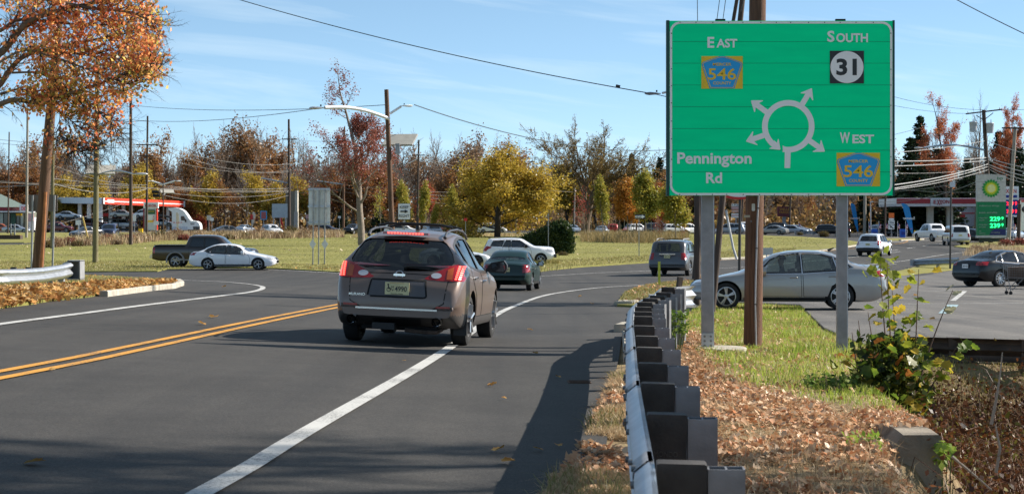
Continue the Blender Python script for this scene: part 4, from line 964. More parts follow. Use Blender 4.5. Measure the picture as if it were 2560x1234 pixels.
def ring_poly(b, outer, inner, y0, y1):
 n = len(outer); vs = [(x, y0, z) for x, z in outer] + [(x, y0, z) for x, z in inner] + [(x, y1, z) for x, z in outer]
 fs = [(i, (i + 1) % n, n + (i + 1) % n, n + i) for i in range(n)] + [(i, (i + 1) % n, 2 * n + (i + 1) % n, 2 * n + i) for i in range(n)]
 b.add(vs, fs)
def rrect(x0, x1, z0, z1, r, n=6):
 out = []
 for cx, cz, a0 in ((x1 - r, z1 - r, 0), (x0 + r, z1 - r, 90), (x0 + r, z0 + r, 180), (x1 - r, z0 + r, 270)):
  for k in range(n + 1): a = R(a0 + 90 * k / n); out.append((cx + r * math.cos(a), cz + r * math.sin(a)))
 return out
b = B(); m1, m2 = .004, .036
ring_poly(b, rrect(XL + m1, XR - m1, sz(488), sz(54), .15), rrect(XL + m2, XR - m2, sz(488) + .032, sz(54) - .032, .12), -.005, 0); b.obj('border', mSignWhite, sgp)
# roundabout diagram
cx, cz = sx(1970.6), sz(315.9); ro, ri = 65.5 / K, 51.5 / K; b = B()
def arc(b, a0, a1, n=60):
 vs, fs = [], []
 for i in range(n + 1):
  a = R(a0 + (a1 - a0) * i / n)
  for r in (ro, ri): vs.append((cx + r * math.cos(a), -.005, cz + r * math.sin(a)))
  for r in (ro, ri): vs.append((cx + r * math.cos(a), 0, cz + r * math.sin(a)))
 for i in range(n): k = 4 * i; fs += [(k, k + 1, k + 5, k + 4), (k, k + 4, k + 6, k + 2), (k + 1, k + 3, k + 7, k + 5)]
 b.add(vs, fs)
arc(b, -103, 236); b.obj('roundabout_ring', mSignWhite, sgp)
Z = lambda x, y: (sx(1640 + x / 2.571), sz(30 + y / 2.571))
B().prism([Z(814, 858), Z(866, 888), Z(862, 1003), Z(826, 1003), Z(828, 897), Z(815, 892)], -.006, 0, 'y').obj('stem', mSignWhite, sgp)
def arrow(base, tip, ww=17, hl=62, hw=46, name='arrow'):
 bs, tp = Vector(base), Vector(tip); d = (tp - bs).normalized(); n = Vector((-d.y, d.x)); q = tp - d * hl; notch = tp - d * (hl * .78)
 P = [bs + n * ww, notch + n * ww, q + n * hw * .95, q + n * hw + d * 4, tp + n * 3, tp - n * 3, q - n * hw + d * 4, q - n * hw * .95, notch - n * ww, bs - n * ww]
 B().prism([Z(p.x, p.y) for p in P], -.007, 0, 'y').obj(name, mSignWhite, sgp)
arrow((934, 603), (1000, 493)); arrow((712, 645), (612, 571)); arrow((702, 790), (580, 831)); arrow((985, 826), (1083, 896)); arrow((748, 838), (797, 884), 17, 56, 42)
W_ = mSignWhite
for s, px, py, h, w in (('E', 1777, 106.5, 27, 17), ('AST', 1817, 108.7, 22, 52), ('S', 2077, 91.5, 28, 18), ('OUTH', 2130, 95, 22.5, 79), ('W', 2112, 344.5, 27, 25), ('EST', 2158, 347.5, 22, 54), ('Pennington', 1786, 399.5, 37, 186), ('Rd', 1785, 444.5, 27, 40)):
 text(s, W_, sgp, sx(px), sz(py), h / K, w / K, -.005, 'lettering', .026)
def county(px0, px1, py0, py1, n1='MERCER', n2='546', n3='COUNTY'):
 pl = link('route_shield', None, sgp)
 cxp = (px0 + px1) / 2; w = px1 - px0; h = py1 - py0
 B().prism([(sx(px0), sz(py1)), (sx(px1), sz(py1)), (sx(px1), sz(py0)), (sx(px0), sz(py0))], -.010, 0, 'y').obj('plate', mSignYellow, pl)
 def pent(g):
  P = [(.5, -.005 + g), (.56, .0 + g), (.96 - g * .8, .18 + g * .5), (.995 - g, .25 + g * .3), (.985 - g, .3), (.80 - g * .8, .995 - g), (.20 + g * .8, .995 - g), (.015 + g, .3), (.005 + g, .25 + g * .3), (.04 + g * .8, .18 + g * .5), (.44, .0 + g)]
  return [(sx(px0 + u * w), sz(py0 + v * h)) for u, v in P][::-1]
 B().prism(pent(0), -.014, -.010, 'y').obj('pentagon', mSignBlue, pl)
 bb = B(); ring_poly(bb, pent(.022), pent(.037), -.018, -.014); bb.obj('outline', mSignYellow, pl)
 for s, v, hh, ww in ((n1, .25, .09, .45), (n2, .55, .36, .68), (n3, .83, .09, .44)):
  text(s, mSignYellow, pl, sx(cxp), sz(py0 + v * h), hh * h / K, ww * w / K, -.015, 'lettering', .014)
county(1753.5, 1856.5, 141, 222); county(2091.5, 2199.5, 382, 465.5)
pl = link('route_shield', None, sgp)
B().prism([(sx(2074.5), sz(209)), (sx(2159.5), sz(209)), (sx(2159.5), sz(127.5)), (sx(2074.5), sz(127.5))], -.010, 0, 'y').obj('plate', mSignBlack, pl)
B().prism([(sx(2117) + 41.3 / K * math.cos(2 * math.pi * i / 40), sz(168.3) + 40 / K * math.sin(2 * math.pi * i / 40)) for i in range(40)], -.014, -.010, 'y').obj('disc', mSignWhite, pl)
text('31', mSignBlack, pl, sx(2116), sz(168), 42 / K, 51 / K, -.015, 'lettering', .035)
# rivets in the border and the letters
rv = B()
for px in list(range(1700, 2220, 40)):
 for py in (56.5, 486): rv.box((sx(px + rnd.uniform(-4, 4)), -.008, sz(py)), (.012, .004, .012))
for py in range(80, 480, 45):
 for px in (1678.5, 2227): rv.box((sx(px), -.008, sz(py + rnd.uniform(-4, 4))), (.012, .004, .012))
o = rv.obj('rivet', mSignBlack, sgp); tag(o, kind='stuff')
# posts: box section, bolted break-away base
def signpost(px, w, pyb, Y, px_w, plate=True, topy=52):
 X = (px - CXP) * Y / FPX; g = EZ - (pyb - HYP) * Y / FPX; t = EZ - (topy - HYP) * SY / FPX
 p = B(); p.box((X, Y, (g + .02 + t) / 2), (px_w, .10, t - g - .02)); o = p.obj('post', mGalvPost, sg)
 e = B(); e.box((X + px_w / 2 + .006, Y + .03, (g + t) / 2), (.012, .16, t - g - .1)); e.obj('post_flange', mGalv, sg)
 if plate:
  B().box((X, Y - .06, g + .14), (px_w + .01, .02, .23)).obj('hinge_plate', mGalv, sg)
  for r_ in range(3):
   for c_ in (-1, 1): B().lathe([(-.012, 0), (-.012, .017), (.01, .017), (.01, 0)], 8, (X + c_ * .045, Y - .07, g + .08 + r_ * .065), 'y').obj('bolt', mBolt, sg)
  B().box((X, Y, g + .0), (.2, .2, .03)).obj('base_plate', mGalvDull, sg)
  for c_ in (-1, 1): B().tube([(X + c_ * .06, Y - .09, g - .05), (X + c_ * .06, Y - .09, g + .04)], .02, 8).obj('anchor_bolt', mPoleDark, sg)
 return X, Y, g
mGalvPost = M('grey_steel_post', (.3, .295, .3), .6, .35, var=.12, scale=9, bump=.1, bscale=60)
lx, ly, lg = signpost(1768, 29, 876, 26.7, .165)
rx_, ry, rg = signpost(2104, 24, 912, 26.55, .14)
fb = B().lathe([(-.3, .001), (-.3, .42), (0, .42), (.012, .40), (.012, .001)], 28, (lx + .14, ly - .05, lg + .045), 'z').obj('concrete_footing', mConc, smooth=30); tag(fb, 'round concrete footing under the left post of the green sign', 'footing')
for px in (1802, 2103): B().box((sx(px), SY + .07, sz(49.5)), (.14, .06, .03)).obj('top_bracket', mDark, sg)
# ================================================================ NEAR VEHICLES
def cY(px, Y): return (px - CXP) * Y / FPX
# --- bronze SUV braking in front of the camera
sp = SP['murano']
mu, S = car('crossover_suv', 'bronze crossover SUV with lit brake lights driving away on the white edge line', sp, pBrown, -1.38, 28.5, 6.5, 'murano', True, 34, 4, True, wheelkw=dict(spokes=5, style='fat', rimR=.245, TW=.235), cat='suv')
bv = S['bvh']
def rp(name, poly, off, mat, parent=mu, h=.05, view='rear'):
 vs, fs = patch(bv, poly, view, off, h)
 return B().add(vs, fs).obj(name, mat, parent, 60, fix=False)
for s in (-1, 1):
 f = lambda P: [(s * x, z) for x, z in P]
 tl = rp('taillight', f([(.36, .955), (.50, 1.045), (.70, 1.14), (.86, 1.20), (.92, 1.17), (.935, 1.05), (.90, .935), (.62, .93), (.40, .94)]), .012, mTail)
 rp('turn_signal', f([(.675, .95), (.675, 1.09), (.755, 1.13), (.755, .95)]), .018, mAmber, tl)
 ell = [(s * (.525 + .075 * math.cos(a)), 1.0 + .04 * math.sin(a)) for a in np.linspace(0, 2 * math.pi, 14, False)]
 rp('reverse_lamp', ell, .018, mClear, tl, .04)
 for k in range(7):
  for j in range(2):
   x = .79 + .045 * j + .008 * k * .4; z = .955 + k * .029
   rp('brake_led', f([(x, z), (x + .03, z), (x + .03, z + .02), (x, z + .02)]), .02, mBrakeCore, tl, .05)
 vs, fs = patch(bv, [(sp.L / 2 - 4.40, 1.06), (sp.L / 2 - 4.45, 1.15), (sp.L / 2 - 4.62, 1.14), (sp.L / 2 - 4.69, 1.05), (sp.L / 2 - 4.72, .95), (sp.L / 2 - 4.58, .95)], 'R' if s > 0 else 'L', .012, .05)
 B().add(vs, fs).obj('taillight_wrap', mTail, tl, fix=False)
 rp('reflector', f([(.56, .545), (.56, .575), (.76, .580), (.76, .55)]), .012, mTail)
 ex = B(); ex.lathe([(-.2, .065), (.03, .065), (.04, .06), (.03, .05), (-.2, .05)], 20, (s * .60, -sp.L / 2 + .02, .36), 'y'); ex.obj('exhaust_tip', mChrome, mu, 40)
 B().lathe([(.1, .001), (.1, .05)], 16, (s * .60, -sp.L / 2 + .0, .36), 'y').obj('exhaust_inside', mDark, mu)
 xs_ = [1.95, 2.1, 2.4, 3.0, 3.7, 4.05, 4.18]; zs_ = [1.56, 1.62, 1.665, 1.685, 1.655, 1.615, 1.545]
 B().tube([(s * .555, sp.L / 2 - a, z) for i, (a, z) in enumerate(zip(xs_, zs_))], [.022, .017, .016, .016, .016, .018, .026], 8).obj('roof_rail', M('rail_dark', (.08, .08, .085), .4, .5), mu, 50)
for y in (2.5, 3.45): B().tube([(-.555, sp.L / 2 - y, 1.70), (-.4, sp.L / 2 - y, 1.735), (0, sp.L / 2 - y, 1.745), (.4, sp.L / 2 - y, 1.735), (.555, sp.L / 2 - y, 1.70)], .017, 8).obj('cross_bar', mBlack, mu, 50)
hl = B().box((0, -sp.L / 2 + .555, 1.585), (.66, .12, .035)).obj('high_brake_light', mTail, mu)
for k in range(12): B().box((-.245 + k * .0445, -sp.L / 2 + .491, 1.587), (.03, .008, .018)).obj('brake_led', mBrakeCore, hl)
B().tube([(0.02, -.95, 1.655), (0.02, -.95, 1.69), (.02, -.94, 1.70)], .035, 10).obj('antenna_base', mBlack, mu, 50); B().tube([(.02, -.95, 1.69), (.02, -.98, 1.86)], .006, 6).obj('antenna', mBlack, mu)
# plate recess, plate, badge, wiper, chrome strip, lettering
rc = rp('plate_recess', [(-.42, .70), (-.385, .92), (.385, .92), (.42, .70), (.38, .685), (-.38, .685)], .010, M('recess_grey', (.09, .085, .09), .5, .2))
bb = B()
for a_, b__ in (((-.42, .70), (-.385, .92)), ((-.385, .92), (.385, .92)), ((.385, .92), (.42, .70)), ((.42, .70), (.38, .685)), ((.38, .685), (-.38, .685))):
 d = np.array([b__[1] - a_[1], a_[0] - b__[0]]); d = d / np.linalg.norm(d) * .012
 vs, fs = patch(bv, [tuple(np.array(a_) + d), tuple(np.array(b__) + d), tuple(np.array(b__) - d), tuple(np.array(a_) - d)], 'rear', .013, .05); bb.add(vs, fs)
bb.obj('recess_edge', mDark, rc, fix=False)
hit = bv.ray_cast(Vector((0, -9, .8)), Vector((0, 1, 0)))[0].y
pt = B().box((0, hit - .035, .805), (.345, .012, .175)).obj('license_plate', mPlate, mu)
text('4990', mPaper, pt, .055, .80, .075, .17, hit - .043, 'registration_number', .01)
text('H', mPaper, pt, -.062, .825, .03, .03, hit - .043, 'registration_number', .01); text('V', mPaper, pt, -.062, .78, .03, .03, hit - .043, 'registration_number', .01)
wc = B(); wc.lathe([(-.004, .022), (-.004, .030), (.001, .030), (.001, .022)], 16, (-.118, hit - .042, .787), 'y'); wc.box((-.122, hit - .044, .825), (.014, .004, .055), Euler((0, R(-12), 0)).to_matrix()); wc.box((-.1, hit - .044, .80), (.04, .004, .012)); wc.box((-.127, hit - .044, .857), (.02, .004, .02)); wc.obj('wheelchair_symbol', mPaper, pt)
text('New Jersey', M('plate_orange_print', (.55, .25, .05), .5), pt, 0, .878, .016, .2, hit - .043, 'state_name'); text('Garden State', mPaper, pt, 0, .732, .017, .17, hit - .043, 'slogan')
hb = bv.ray_cast(Vector((0, -9, .995)), Vector((0, 1, 0)))[0].y
bd = B(); bd.lathe([(-.012, .042), (-.016, .055), (-.012, .062), (.004, .062)], 24, (0, hb - .012, .995), 'y'); bd.box((0, hb - .026, .995), (.165, .012, .03)); bd.obj('badge', mChrome, mu, 40)
hw_ = bv.ray_cast(Vector((.2, -9, 1.12)), Vector((0, 1, 0)))[0].y
B().tube([(.06, hw_ - .02, 1.105), (.1, hw_ - .045, 1.125), (.5, hw_ - .03, 1.115), (.56, hw_ - .025, 1.11)], [.04, .028, .014, .006], 8).obj('rear_wiper', mBlack, mu, 50)
rp('chrome_strip', [(-.58, .505), (-.58, .53), (.58, .53), (.58, .505)], .02, mChrome, h=.1)
text('MURANO', mChrome, mu, -.57, .705, .038, .23, bv.ray_cast(Vector((-.57, -9, .7)), Vector((0, 1, 0)))[0].y - .014, 'model_lettering', .005)
text('SL', mChrome, mu, .53, .655, .035, .1, hit - .0, 'model_lettering', .005); text('AWD', mChrome, mu, .65, .65, .018, .1, hit + .02, 'model_lettering', .003)
text('MARCO', mChrome, mu, -.52, .60, .02, .14, hit - .004, 'dealer_lettering', .003)
rp('bumper_insert', [(-.33, .30), (-.35, .385), (.35, .385), (.33, .30)], .015, mBlack)
B().box((-.18, -sp.L / 2 + .12, .27), (.32, .2, .09)).obj('tow_cover', mBlack, mu); B().box((0, -1.6, .24), (1.1, 1.0, .06)).obj('underbody', mDark, mu)
B().tube([(.1, -2.2, .22), (.3, -2.15, .2), (.55, -2.1, .2), (.6, -2.0, .24)], .03, 8).obj('exhaust_pipe', mPoleDark, mu)
for sd_ in (1,): B().prism([(sd_ * .74, .16), (sd_ * .93, .16), (sd_ * .93, .45), (sd_ * .74, .45)], -sp.L / 2 + .58, -sp.L / 2 + .60, 'y').obj('mud_flap', mBlack, mu)
mirror_part(mu, sp, 1.85, 1.08, .26, mBlack, mGlassSolid); handles(mu, sp, [(2.62, .93), (3.55, .98)], mChrome); seats(mu, sp, [2.15], .55)
B().box((0, sp.L / 2 - 3.1, .85), (1.35, .14, .62)).obj('rear_bench', M('beige_seat', (.2, .16, .12), .8), mu)
person(mu, sp, 2.15, -.36, .55, 'driver of the bronze SUV, a dark silhouette behind the rear glass'); person(mu, sp, 2.15, .33, .50, 'front passenger of the bronze SUV, seen dark through the rear glass')
# --- silver sedan crossing on the right
sp = SP['passat']
ps, S = car('sedan', 'silver sedan crossing behind the green sign with a man driving', sp, pSilver, cY(1965, 46.9), 46.9, -84, 'passat', True, 34, 4, True, wheelkw=dict(spokes=5, style='twin', rimR=.238, TW=.225), cat='car')
mirror_part(ps, sp, 1.85, .90, .2, pSilver); handles(ps, sp, [(2.60, .80), (3.55, .83)], pSilver); seats(ps, sp, [2.35, 3.25], .42)
person(ps, sp, 2.3, -.36, .38, 'man in dark jacket driving the silver sedan')
B().tube([(0, -1.05, 1.47), (0, -1.1, 1.50), (0, -1.2, 1.545)], [.04, .03, .008], 8).obj('roof_antenna', mBlack, ps, 50)
for pl_ in sp.k['win']:
 for vw in 'LR':
  q = Y2(sp, pl_); g1, g2 = grow_poly(q, .030), grow_poly(q, .05); bb = B()
  for i in range(len(q)):
   j = (i + 1) % len(q); vs, fs = patch(S['bvh'], [g1[i], g1[j], g2[j], g2[i]], vw, .008, .1); bb.add(vs, fs)
  bb.obj('window_trim', mChrome, ps, fix=False)
plate(ps, sp, .86, -sp.L / 2 - .01, 'VZK 18B')
# --- dark green sedan ahead
sp = SP['jetta']
je, S = car('sedan', 'dark green sedan driving away ahead of the bronze SUV', sp, pGreen, cY(1264, 65) + .25, 67.0, 7, 'jetta', True, 26, 3, True, wheelkw=dict(spokes=5, style='fat', TW=.19), cat='car')
mirror_part(je, sp, 1.75, .88, .2, pGreen); handles(je, sp, [(2.4, .76), (3.25, .79)], pGreen); seats(je, sp, [2.1], .42)
plate(je, sp, .75, -sp.L / 2 - .012, 'RNK 52C')
B().lathe([(-.012, .0), (-.012, .035), (-.016, .045), (-.010, .055), (.01, .055)], 20, (0, -sp.L / 2 - .0, .90), 'y').obj('badge', mChrome, je, 40); text('VW', mSignBlue, je, 0, .90, .05, .06, -sp.L / 2 - .016, 'emblem', .02)
B().tube([(0, -1.2, 1.41), (.0, -1.3, 1.6)], .01, 6).obj('antenna', mBlack, je)
person(je, sp, 2.05, -.34, .38, 'driver of the dark green sedan seen through the rear window')
# --- white sedan and brown pickup on the roundabout
sp = SP['camry']
ca, S = car('sedan', 'white sedan side-on at the left of the roundabout', sp, pWhite, cY(586, 103.5), 103.5, 90, 'camry', True, 26, 3, True, wheelkw=dict(spokes=5, style='fat', rimR=.225, TW=.215), cat='car')
mirror_part(ca, sp, 1.85, .90, .2, pWhite); handles(ca, sp, [(2.60, .80), (3.55, .83)], pWhite); seats(ca, sp, [2.35], .42); person(ca, sp, 2.3, -.36, .38, 'driver of the white sedan at the left of the roundabout')
person(ca, sp, 2.3, .36, .38, 'front passenger in the white sedan, seated nearest the camera')
sp = SP['ram']
ra, S = car('pickup_truck', 'dark brown pickup truck with grey wheel arches behind the white sedan', sp, pRamBr, cY(516, 107.5), 107.5, 90, 'ram', True, 24, 3, False, wheelkw=dict(spokes=6, style='fat', rimR=.26, TW=.26), cat='pickup')
for sd_ in (-1, 1):
 for wy in sp.wheels:
  pts = []
  for a in np.linspace(R(-12), R(192), 14): pts.append((sd_ * (sp.W / 2 + .01), sp.L / 2 - wy + .50 * math.cos(a), sp.Rt + .50 * math.sin(a)))
  B().tube(pts, .05, 8).obj('wheel_arch', M('arch_grey', (.25, .25, .27), .4, .4), ra, 40)
B().box((0, -sp.L / 2 - .08, .66), (1.9, .16, .2)).obj('rear_bumper', mChrome, ra); B().box((0, -.3, .50), (1.96, 3.0, .12)).obj('side_step', M('arch_grey', (.25, .25, .27), .4, .4), ra)
B().box((0, -1.95, 1.30), (1.8, 1.8, .05)).obj('bed_cover', mBlack, ra); mirror_part(ra, sp, 1.95, 1.15, .25, mBlack)
# --- dark grey SUV
sp = SP['pilot']
pi, S = car('suv', 'dark grey SUV driving away beyond the yellow marker post', sp, pGrey, cY(1672, 92) + .55, 94.4, 15, 'pilot', True, 26, 3, True, wheelkw=dict(spokes=5, style='fat', TW=.22), cat='suv')
for s in (-1, 1): B().tube([(s * .66, sp.L / 2 - 2.1, 1.79), (s * .66, sp.L / 2 - 2.3, 1.85), (s * .66, sp.L / 2 - 3.9, 1.85), (s * .66, sp.L / 2 - 4.1, 1.78)], .022, 6).obj('roof_rail', mGalvDull, pi)
for y in (2.6, 3.6): B().tube([(-.66, sp.L / 2 - y, 1.85), (.66, sp.L / 2 - y, 1.85)], .016, 6).obj('cross_bar', mBlack, pi)
B().box((0, -sp.L / 2 - .0, 1.1), (.8, .06, .05)).obj('chrome_strip', mChrome, pi); plate(pi, sp, .98, -sp.L / 2 - .015, 'YLT 71H'); mirror_part(pi, sp, 1.85, 1.12, .25, mBlack)
person(pi, sp, 2.2, -.36, .6, 'driver of the dark grey SUV, a shape behind the tinted rear glass')
# --- white boxy SUV and white sports car
sp = SP['jeep']
jp, S = car('suv', 'white boxy SUV side-on in front of the dark green hedge', sp, pWhite, cY(1296, 114), 114, 88, 'jeep', True, 24, 3, True, wheelkw=dict(spokes=5, style='fat', TW=.215), glass=mGlassDark, cat='suv')
mirror_part(jp, sp, 1.8, 1.08, .2, mBlack); handles(jp, sp, [(2.5, .95), (3.3, .95)], pWhite); person(jp, sp, 2.2, .36, .6, 'driver of the white boxy SUV by the hedge'); seats(jp, sp, [2.25], .6)
B().box((0, sp.L / 2 + .03, .55), (1.6, .14, .22)).obj('front_bumper', M('lower_cladding', (.05, .045, .042), .6), jp)
for s in (-1, 1): B().tube([(s * .6, sp.L / 2 - 2.1, 1.64), (s * .6, sp.L / 2 - 2.3, 1.68), (s * .6, sp.L / 2 - 3.9, 1.68), (s * .6, sp.L / 2 - 4.05, 1.62)], .02, 6).obj('roof_rail', mBlack, jp)
sp = SP['sport']
s3, S = car('sports_car', 'white sports car nose showing between the bronze SUV and the green sedan', sp, pWhite, cY(1228, 109) - 2.1, 109, 90, 'sport', True, 22, 3, False, wheelkw=dict(spokes=5, style='fat', TW=.24, dark=True), cat='car')
# --- white crossover at the right
sp = SP['x3']
x3, S = car('suv', 'white crossover with black lower bumper driving away on the right of the roundabout', sp, pWhite, cY(2197, 136), 137.5, 24, 'x3', True, 24, 3, True, wheelkw=dict(spokes=5, style='twin', TW=.22), cat='suv', glass=mGlassDark)
plate(x3, sp, .88, -sp.L / 2 - .01, 'WRC 40M'); mirror_part(x3, sp, 1.8, 1.0, .2, pWhite)
# --- black sedan parked at the right
sp = SP['bmw']
bm_, S = car('sedan', 'black sedan parked at the right edge behind the shopping cart', sp, pBlack, cY(2415, 71) + 2.05, 72.6, 60, 'bmw', True, 28, 3, True, wheelkw=dict(spokes=10, style='thin', rimR=.225, TW=.22), cat='car', glass=glassmat('green_tint_glass', (.3, .36, .33), .1))
mirror_part(bm_, sp, 1.75, .88, .2, pBlack); handles(bm_, sp, [(2.45, .78), (3.3, .81)], pBlack); plate(bm_, sp, .80, -sp.L / 2 - .012, 'M74 KD', mat=mWhite); seats(bm_, sp, [2.1, 3.0], .4)
for pl_ in sp.k['win'][1:]:
 q = Y2(sp, pl_); g1, g2 = grow_poly(q, .034), grow_poly(q, .055); bb = B()
 for i in range(len(q)):
  j = (i + 1) % len(q); vs, fs = patch(S['bvh'], [g1[i], g1[j], g2[j], g2[i]], 'R', .008, .1); bb.add(vs, fs)
 bb.obj('window_trim', mChrome, bm_, fix=False)
B().prism([(-.02, 1.4), (.02, 1.4), (.015, 1.48), (-.015, 1.45)], -1.05, -.9, 'y').obj('roof_antenna', mBlack, bm_)
# --- white pickup and white full-size SUV leaving at the right
sp = SP['f150']
fp, S = car('pickup_truck', 'white pickup truck driving away near the red filling station', sp, pWhite, cY(2343, 197), 199, -13, 'f150', False, 20, 2, False, wheelkw=dict(spokes=6, style='fat', TW=.26, rimR=.25), cat='pickup')
B().box((0, -sp.L / 2 - .06, .62), (1.9, .14, .2)).obj('rear_bumper', mChrome, fp)
sp = SP['bigsuv']
ex, S = car('suv', 'white full-size SUV driving away just left of the tall fuel price sign', sp, pWhite, cY(2402, 176), 178, 4, 'bigsuv', False, 20, 2, False, wheelkw=dict(spokes=6, style='fat', TW=.24), cat='suv')
plate(ex, sp, 1.0, -sp.L / 2 - .02)
# ================================================================ POLES, LAMPS, WIRES, SIGNS
def polething(name, label, base, top, w, mat, cat='utility pole', group=None, taper=.75, n=12, Yb=None, Yt=None, part='shaft'):
 """base/top pixels; stands on the ground at depth Yb"""
 Yt = Yt or Yb
 t = at(top[0], top[1], Yt); bx = (base[0] - CXP) * Yb / FPX; g = float(gz(bx, Yb))
 root = thing(name, label, cat, (bx, Yb, g), group=group); o = root.location
 r = w * Yb / FPX / 2
 B().tube([(0, 0, -.4), tuple((t - o) * .5), tuple(t - o)], [r, r * (1 + taper) / 2, r * taper], n).obj(part, mat, root, 60)
 return root
def rel(root, p): return tuple(Vector(p) - root.location)
def arm(root, a, b, r, mat, name='arm', bow=0.0):
 a, b = Vector(a), Vector(b); pts = []
 for i in range(9): t = i / 8; p = a.lerp(b, t); p.z += bow * math.sin(math.pi * t); pts.append(rel(root, p))
 return B().tube(pts, [r] * 9, 8).obj(name, mat, root, 60)
mLamp = M('lamp_housing', (.55, .56, .58), .4, .5)
def cobra(root, p, d, s=1.0, mat=None):
 """streetlight head; p is its inner end, d +1/-1 direction in x"""
 x, y, z = rel(root, p); v, f = [], []; b = B()
 prof = [(0, .04), (.12, .06), (.3, .11), (.55, .15), (.72, .10), (.8, .02)]
 rings = []
 for t, r in prof:
  for a in range(10):
   q = 2 * math.pi * a / 10; v.append((x + d * t * s, y + math.cos(q) * r * s, z + math.sin(q) * r * .55 * s - .02 * s))
 for i in range(len(prof) - 1):
  for a in range(10): f.append((i * 10 + a, i * 10 + (a + 1) % 10, i * 10 + 10 + (a + 1) % 10, i * 10 + 10 + a))
 f += [tuple(range(10)), tuple(50 + a for a in range(10))]
 h = b.add(v, f).obj('lamp_head', mat or mLamp, root, 50)
 B().box((x + d * .2 * s, y, z + .1 * s), (.07 * s, .07 * s, .1 * s)).obj('photocell', mBlack, h)
def solar(root, c, w, h, tilt, yaw=0.0):
 """solar panel seen from below"""
 x, y, z = rel(root, c); m = Euler((R(tilt), 0, R(yaw))).to_matrix()
 p = B().box((x, y, z), (w, h, .05), m).obj('solar_panel', M('panel_back', (.4, .38, .33), .6), root)
 b = B()
 for sx_, sy_, ww, hh in ((0, h / 2, w, .05), (0, -h / 2, w, .05), (w / 2, 0, .05, h), (-w / 2, 0, .05, h), (0, 0, .06, h)): b.box(Vector((x, y, z)) + m @ Vector((sx_, sy_, -.04)), (ww, hh, .05), m)
 b.obj('frame', mGalv, p); B().bar((x, y, z - .05), (0, 0, z - .5), .06, .06).obj('bracket', mGalvDull, root)
def crossarm(root, pl, pr, Y, r=.06, ins=3, mat=None):
 a, b = at(pl[0], pl[1], Y), at(pr[0], pr[1], Y); o = B().bar(rel(root, a - Vector((0, .1, 0))), rel(root, b - Vector((0, .1, 0))), .12, .14).obj('crossarm', mat or mPoleDark, root)
 for i in range(ins):
  p = a.lerp(b, .06 + .88 * i / max(1, ins - 1)); q = rel(root, p - Vector((0, .1, 0)))
  B().lathe([(0, .03), (.05, .05), (.1, .06), (.14, .05), (.2, .03)], 8, (q[0], q[1], q[2] + .06), 'z').obj('insulator', mWhite, o, 40)
# left leaning brown pole with its stub
p1 = polething('utility_pole', 'thick brown leaning utility pole at far left behind the galvanised guardrail', (89, 700), (148, 40), 30, mPole, Yb=58, taper=.7, n=16)
x0 = at(101, 700, 57.8); B().tube([rel(p1, gp(x0.x, 57.8, -.2)), rel(p1, at(114, 480, 57.8))], [.055, .05], 8).obj('ground_conduit', M('orange_brown_wood', (.34, .13, .045), .8, var=.3), p1)
p2 = polething('utility_pole', 'greenish wooden pole carrying a solar panel, left of the pickup', (238, 657), (244, 150), 14.5, mPoleGreen, Yb=116, taper=.75)
solar(p2, at(252, 424, 116.6), 1.75, 1.2, 28, 8); arm(p2, at(246, 436, 116), at(330, 434, 112), .05, mGalv, bow=.2); cobra(p2, at(330, 434, 112), 1, 1.2)
p3 = polething('utility_pole', 'tall dark brown pole left of the price sign of the red canopy station', (327, 612), (327, 236), 9.5, mPoleDark, Yb=178, taper=.7)
p4 = polething('utility_pole', 'dark pole with two crossarms in front of the price sign of the red canopy station', (366, 596), (369, 290), 6.5, mPoleDark, Yb=225, taper=.7)
crossarm(p4, (340, 362), (396, 362), 225); crossarm(p4, (345, 390), (384, 390), 225)
p5 = polething('street_lamp', 'thin dark post with a pair of white lamp arms spread like a V', (408, 590), (408, 452), 4.2, mPoleDark, 'street lamp', Yb=235)
for px, d in ((379, -1), (437, 1)): arm(p5, at(408, 461, 235), at(px, 452, 235), .09, mWhite); cobra(p5, at(px, 452, 235), d, 1.0, mWhite)
tr = B()
for px, py in ((389, 478), (391, 487)):
 q = rel(p5, at(px, py, 235)); tr.tube([(q[0] - .45, q[1], q[2] - .05), (q[0] + .45, q[1], q[2] - .12)], .22, 8)
for px, py in ((389, 478), (391, 487)):
 q = rel(p5, at(px, py, 235)); B().tube([(q[0] - .45, q[1], q[2] - .05), (q[0] + .45, q[1], q[2] - .12)], .2, 8).obj('splice_case', mBlack, p5, 40)
solar(p5, at(418, 478, 236), 1.7, 1.0, 25, 20)
p6 = polething('utility_pole', 'tall thin dark pole above the big blank sign backs', (723, 582), (722, 298), 8.5, mPoleDark, Yb=290, taper=.6)
arm(p6, at(722, 458, 290), at(652, 445, 290), .1, M('blue_grey_arm', (.3, .36, .44), .4, .5)); crossarm(p6, (704, 348), (742, 348), 290);
for px in (700, 746): arm(p6, at(722, 345, 290), at(px, 480, 289), .02, mWire, 'guy_wire')
p7 = polething('utility_pole', 'tall thin brown pole just right of the tall blank sign panel', (858, 582), (861, 318), 7, mPole, Yb=290, taper=.6)
arm(p7, at(859, 461, 290), at(793, 452, 290), .09, M('blue_grey_arm', (.3, .36, .44), .4, .5)); crossarm(p7, (845, 354), (878, 354), 290)
p8 = polething('street_lamp', 'brown wooden pole with two white street lamp arms and a solar panel above the SUV', (984, 668), (966, 224), 15, mPole, 'street lamp', Yb=106, taper=.72)
arm(p8, at(973, 297, 105.8), at(812, 269, 103), .10, mWhite, bow=.25); cobra(p8, at(812, 269, 103), -1, 1.1); arm(p8, at(975, 284, 105.8), at(1003, 266, 106), .07, mWhite); cobra(p8, at(1003, 264, 106), 1, .85, mWhite)
solar(p8, at(1000, 349, 106.8), 1.8, 1.3, 30, -14)
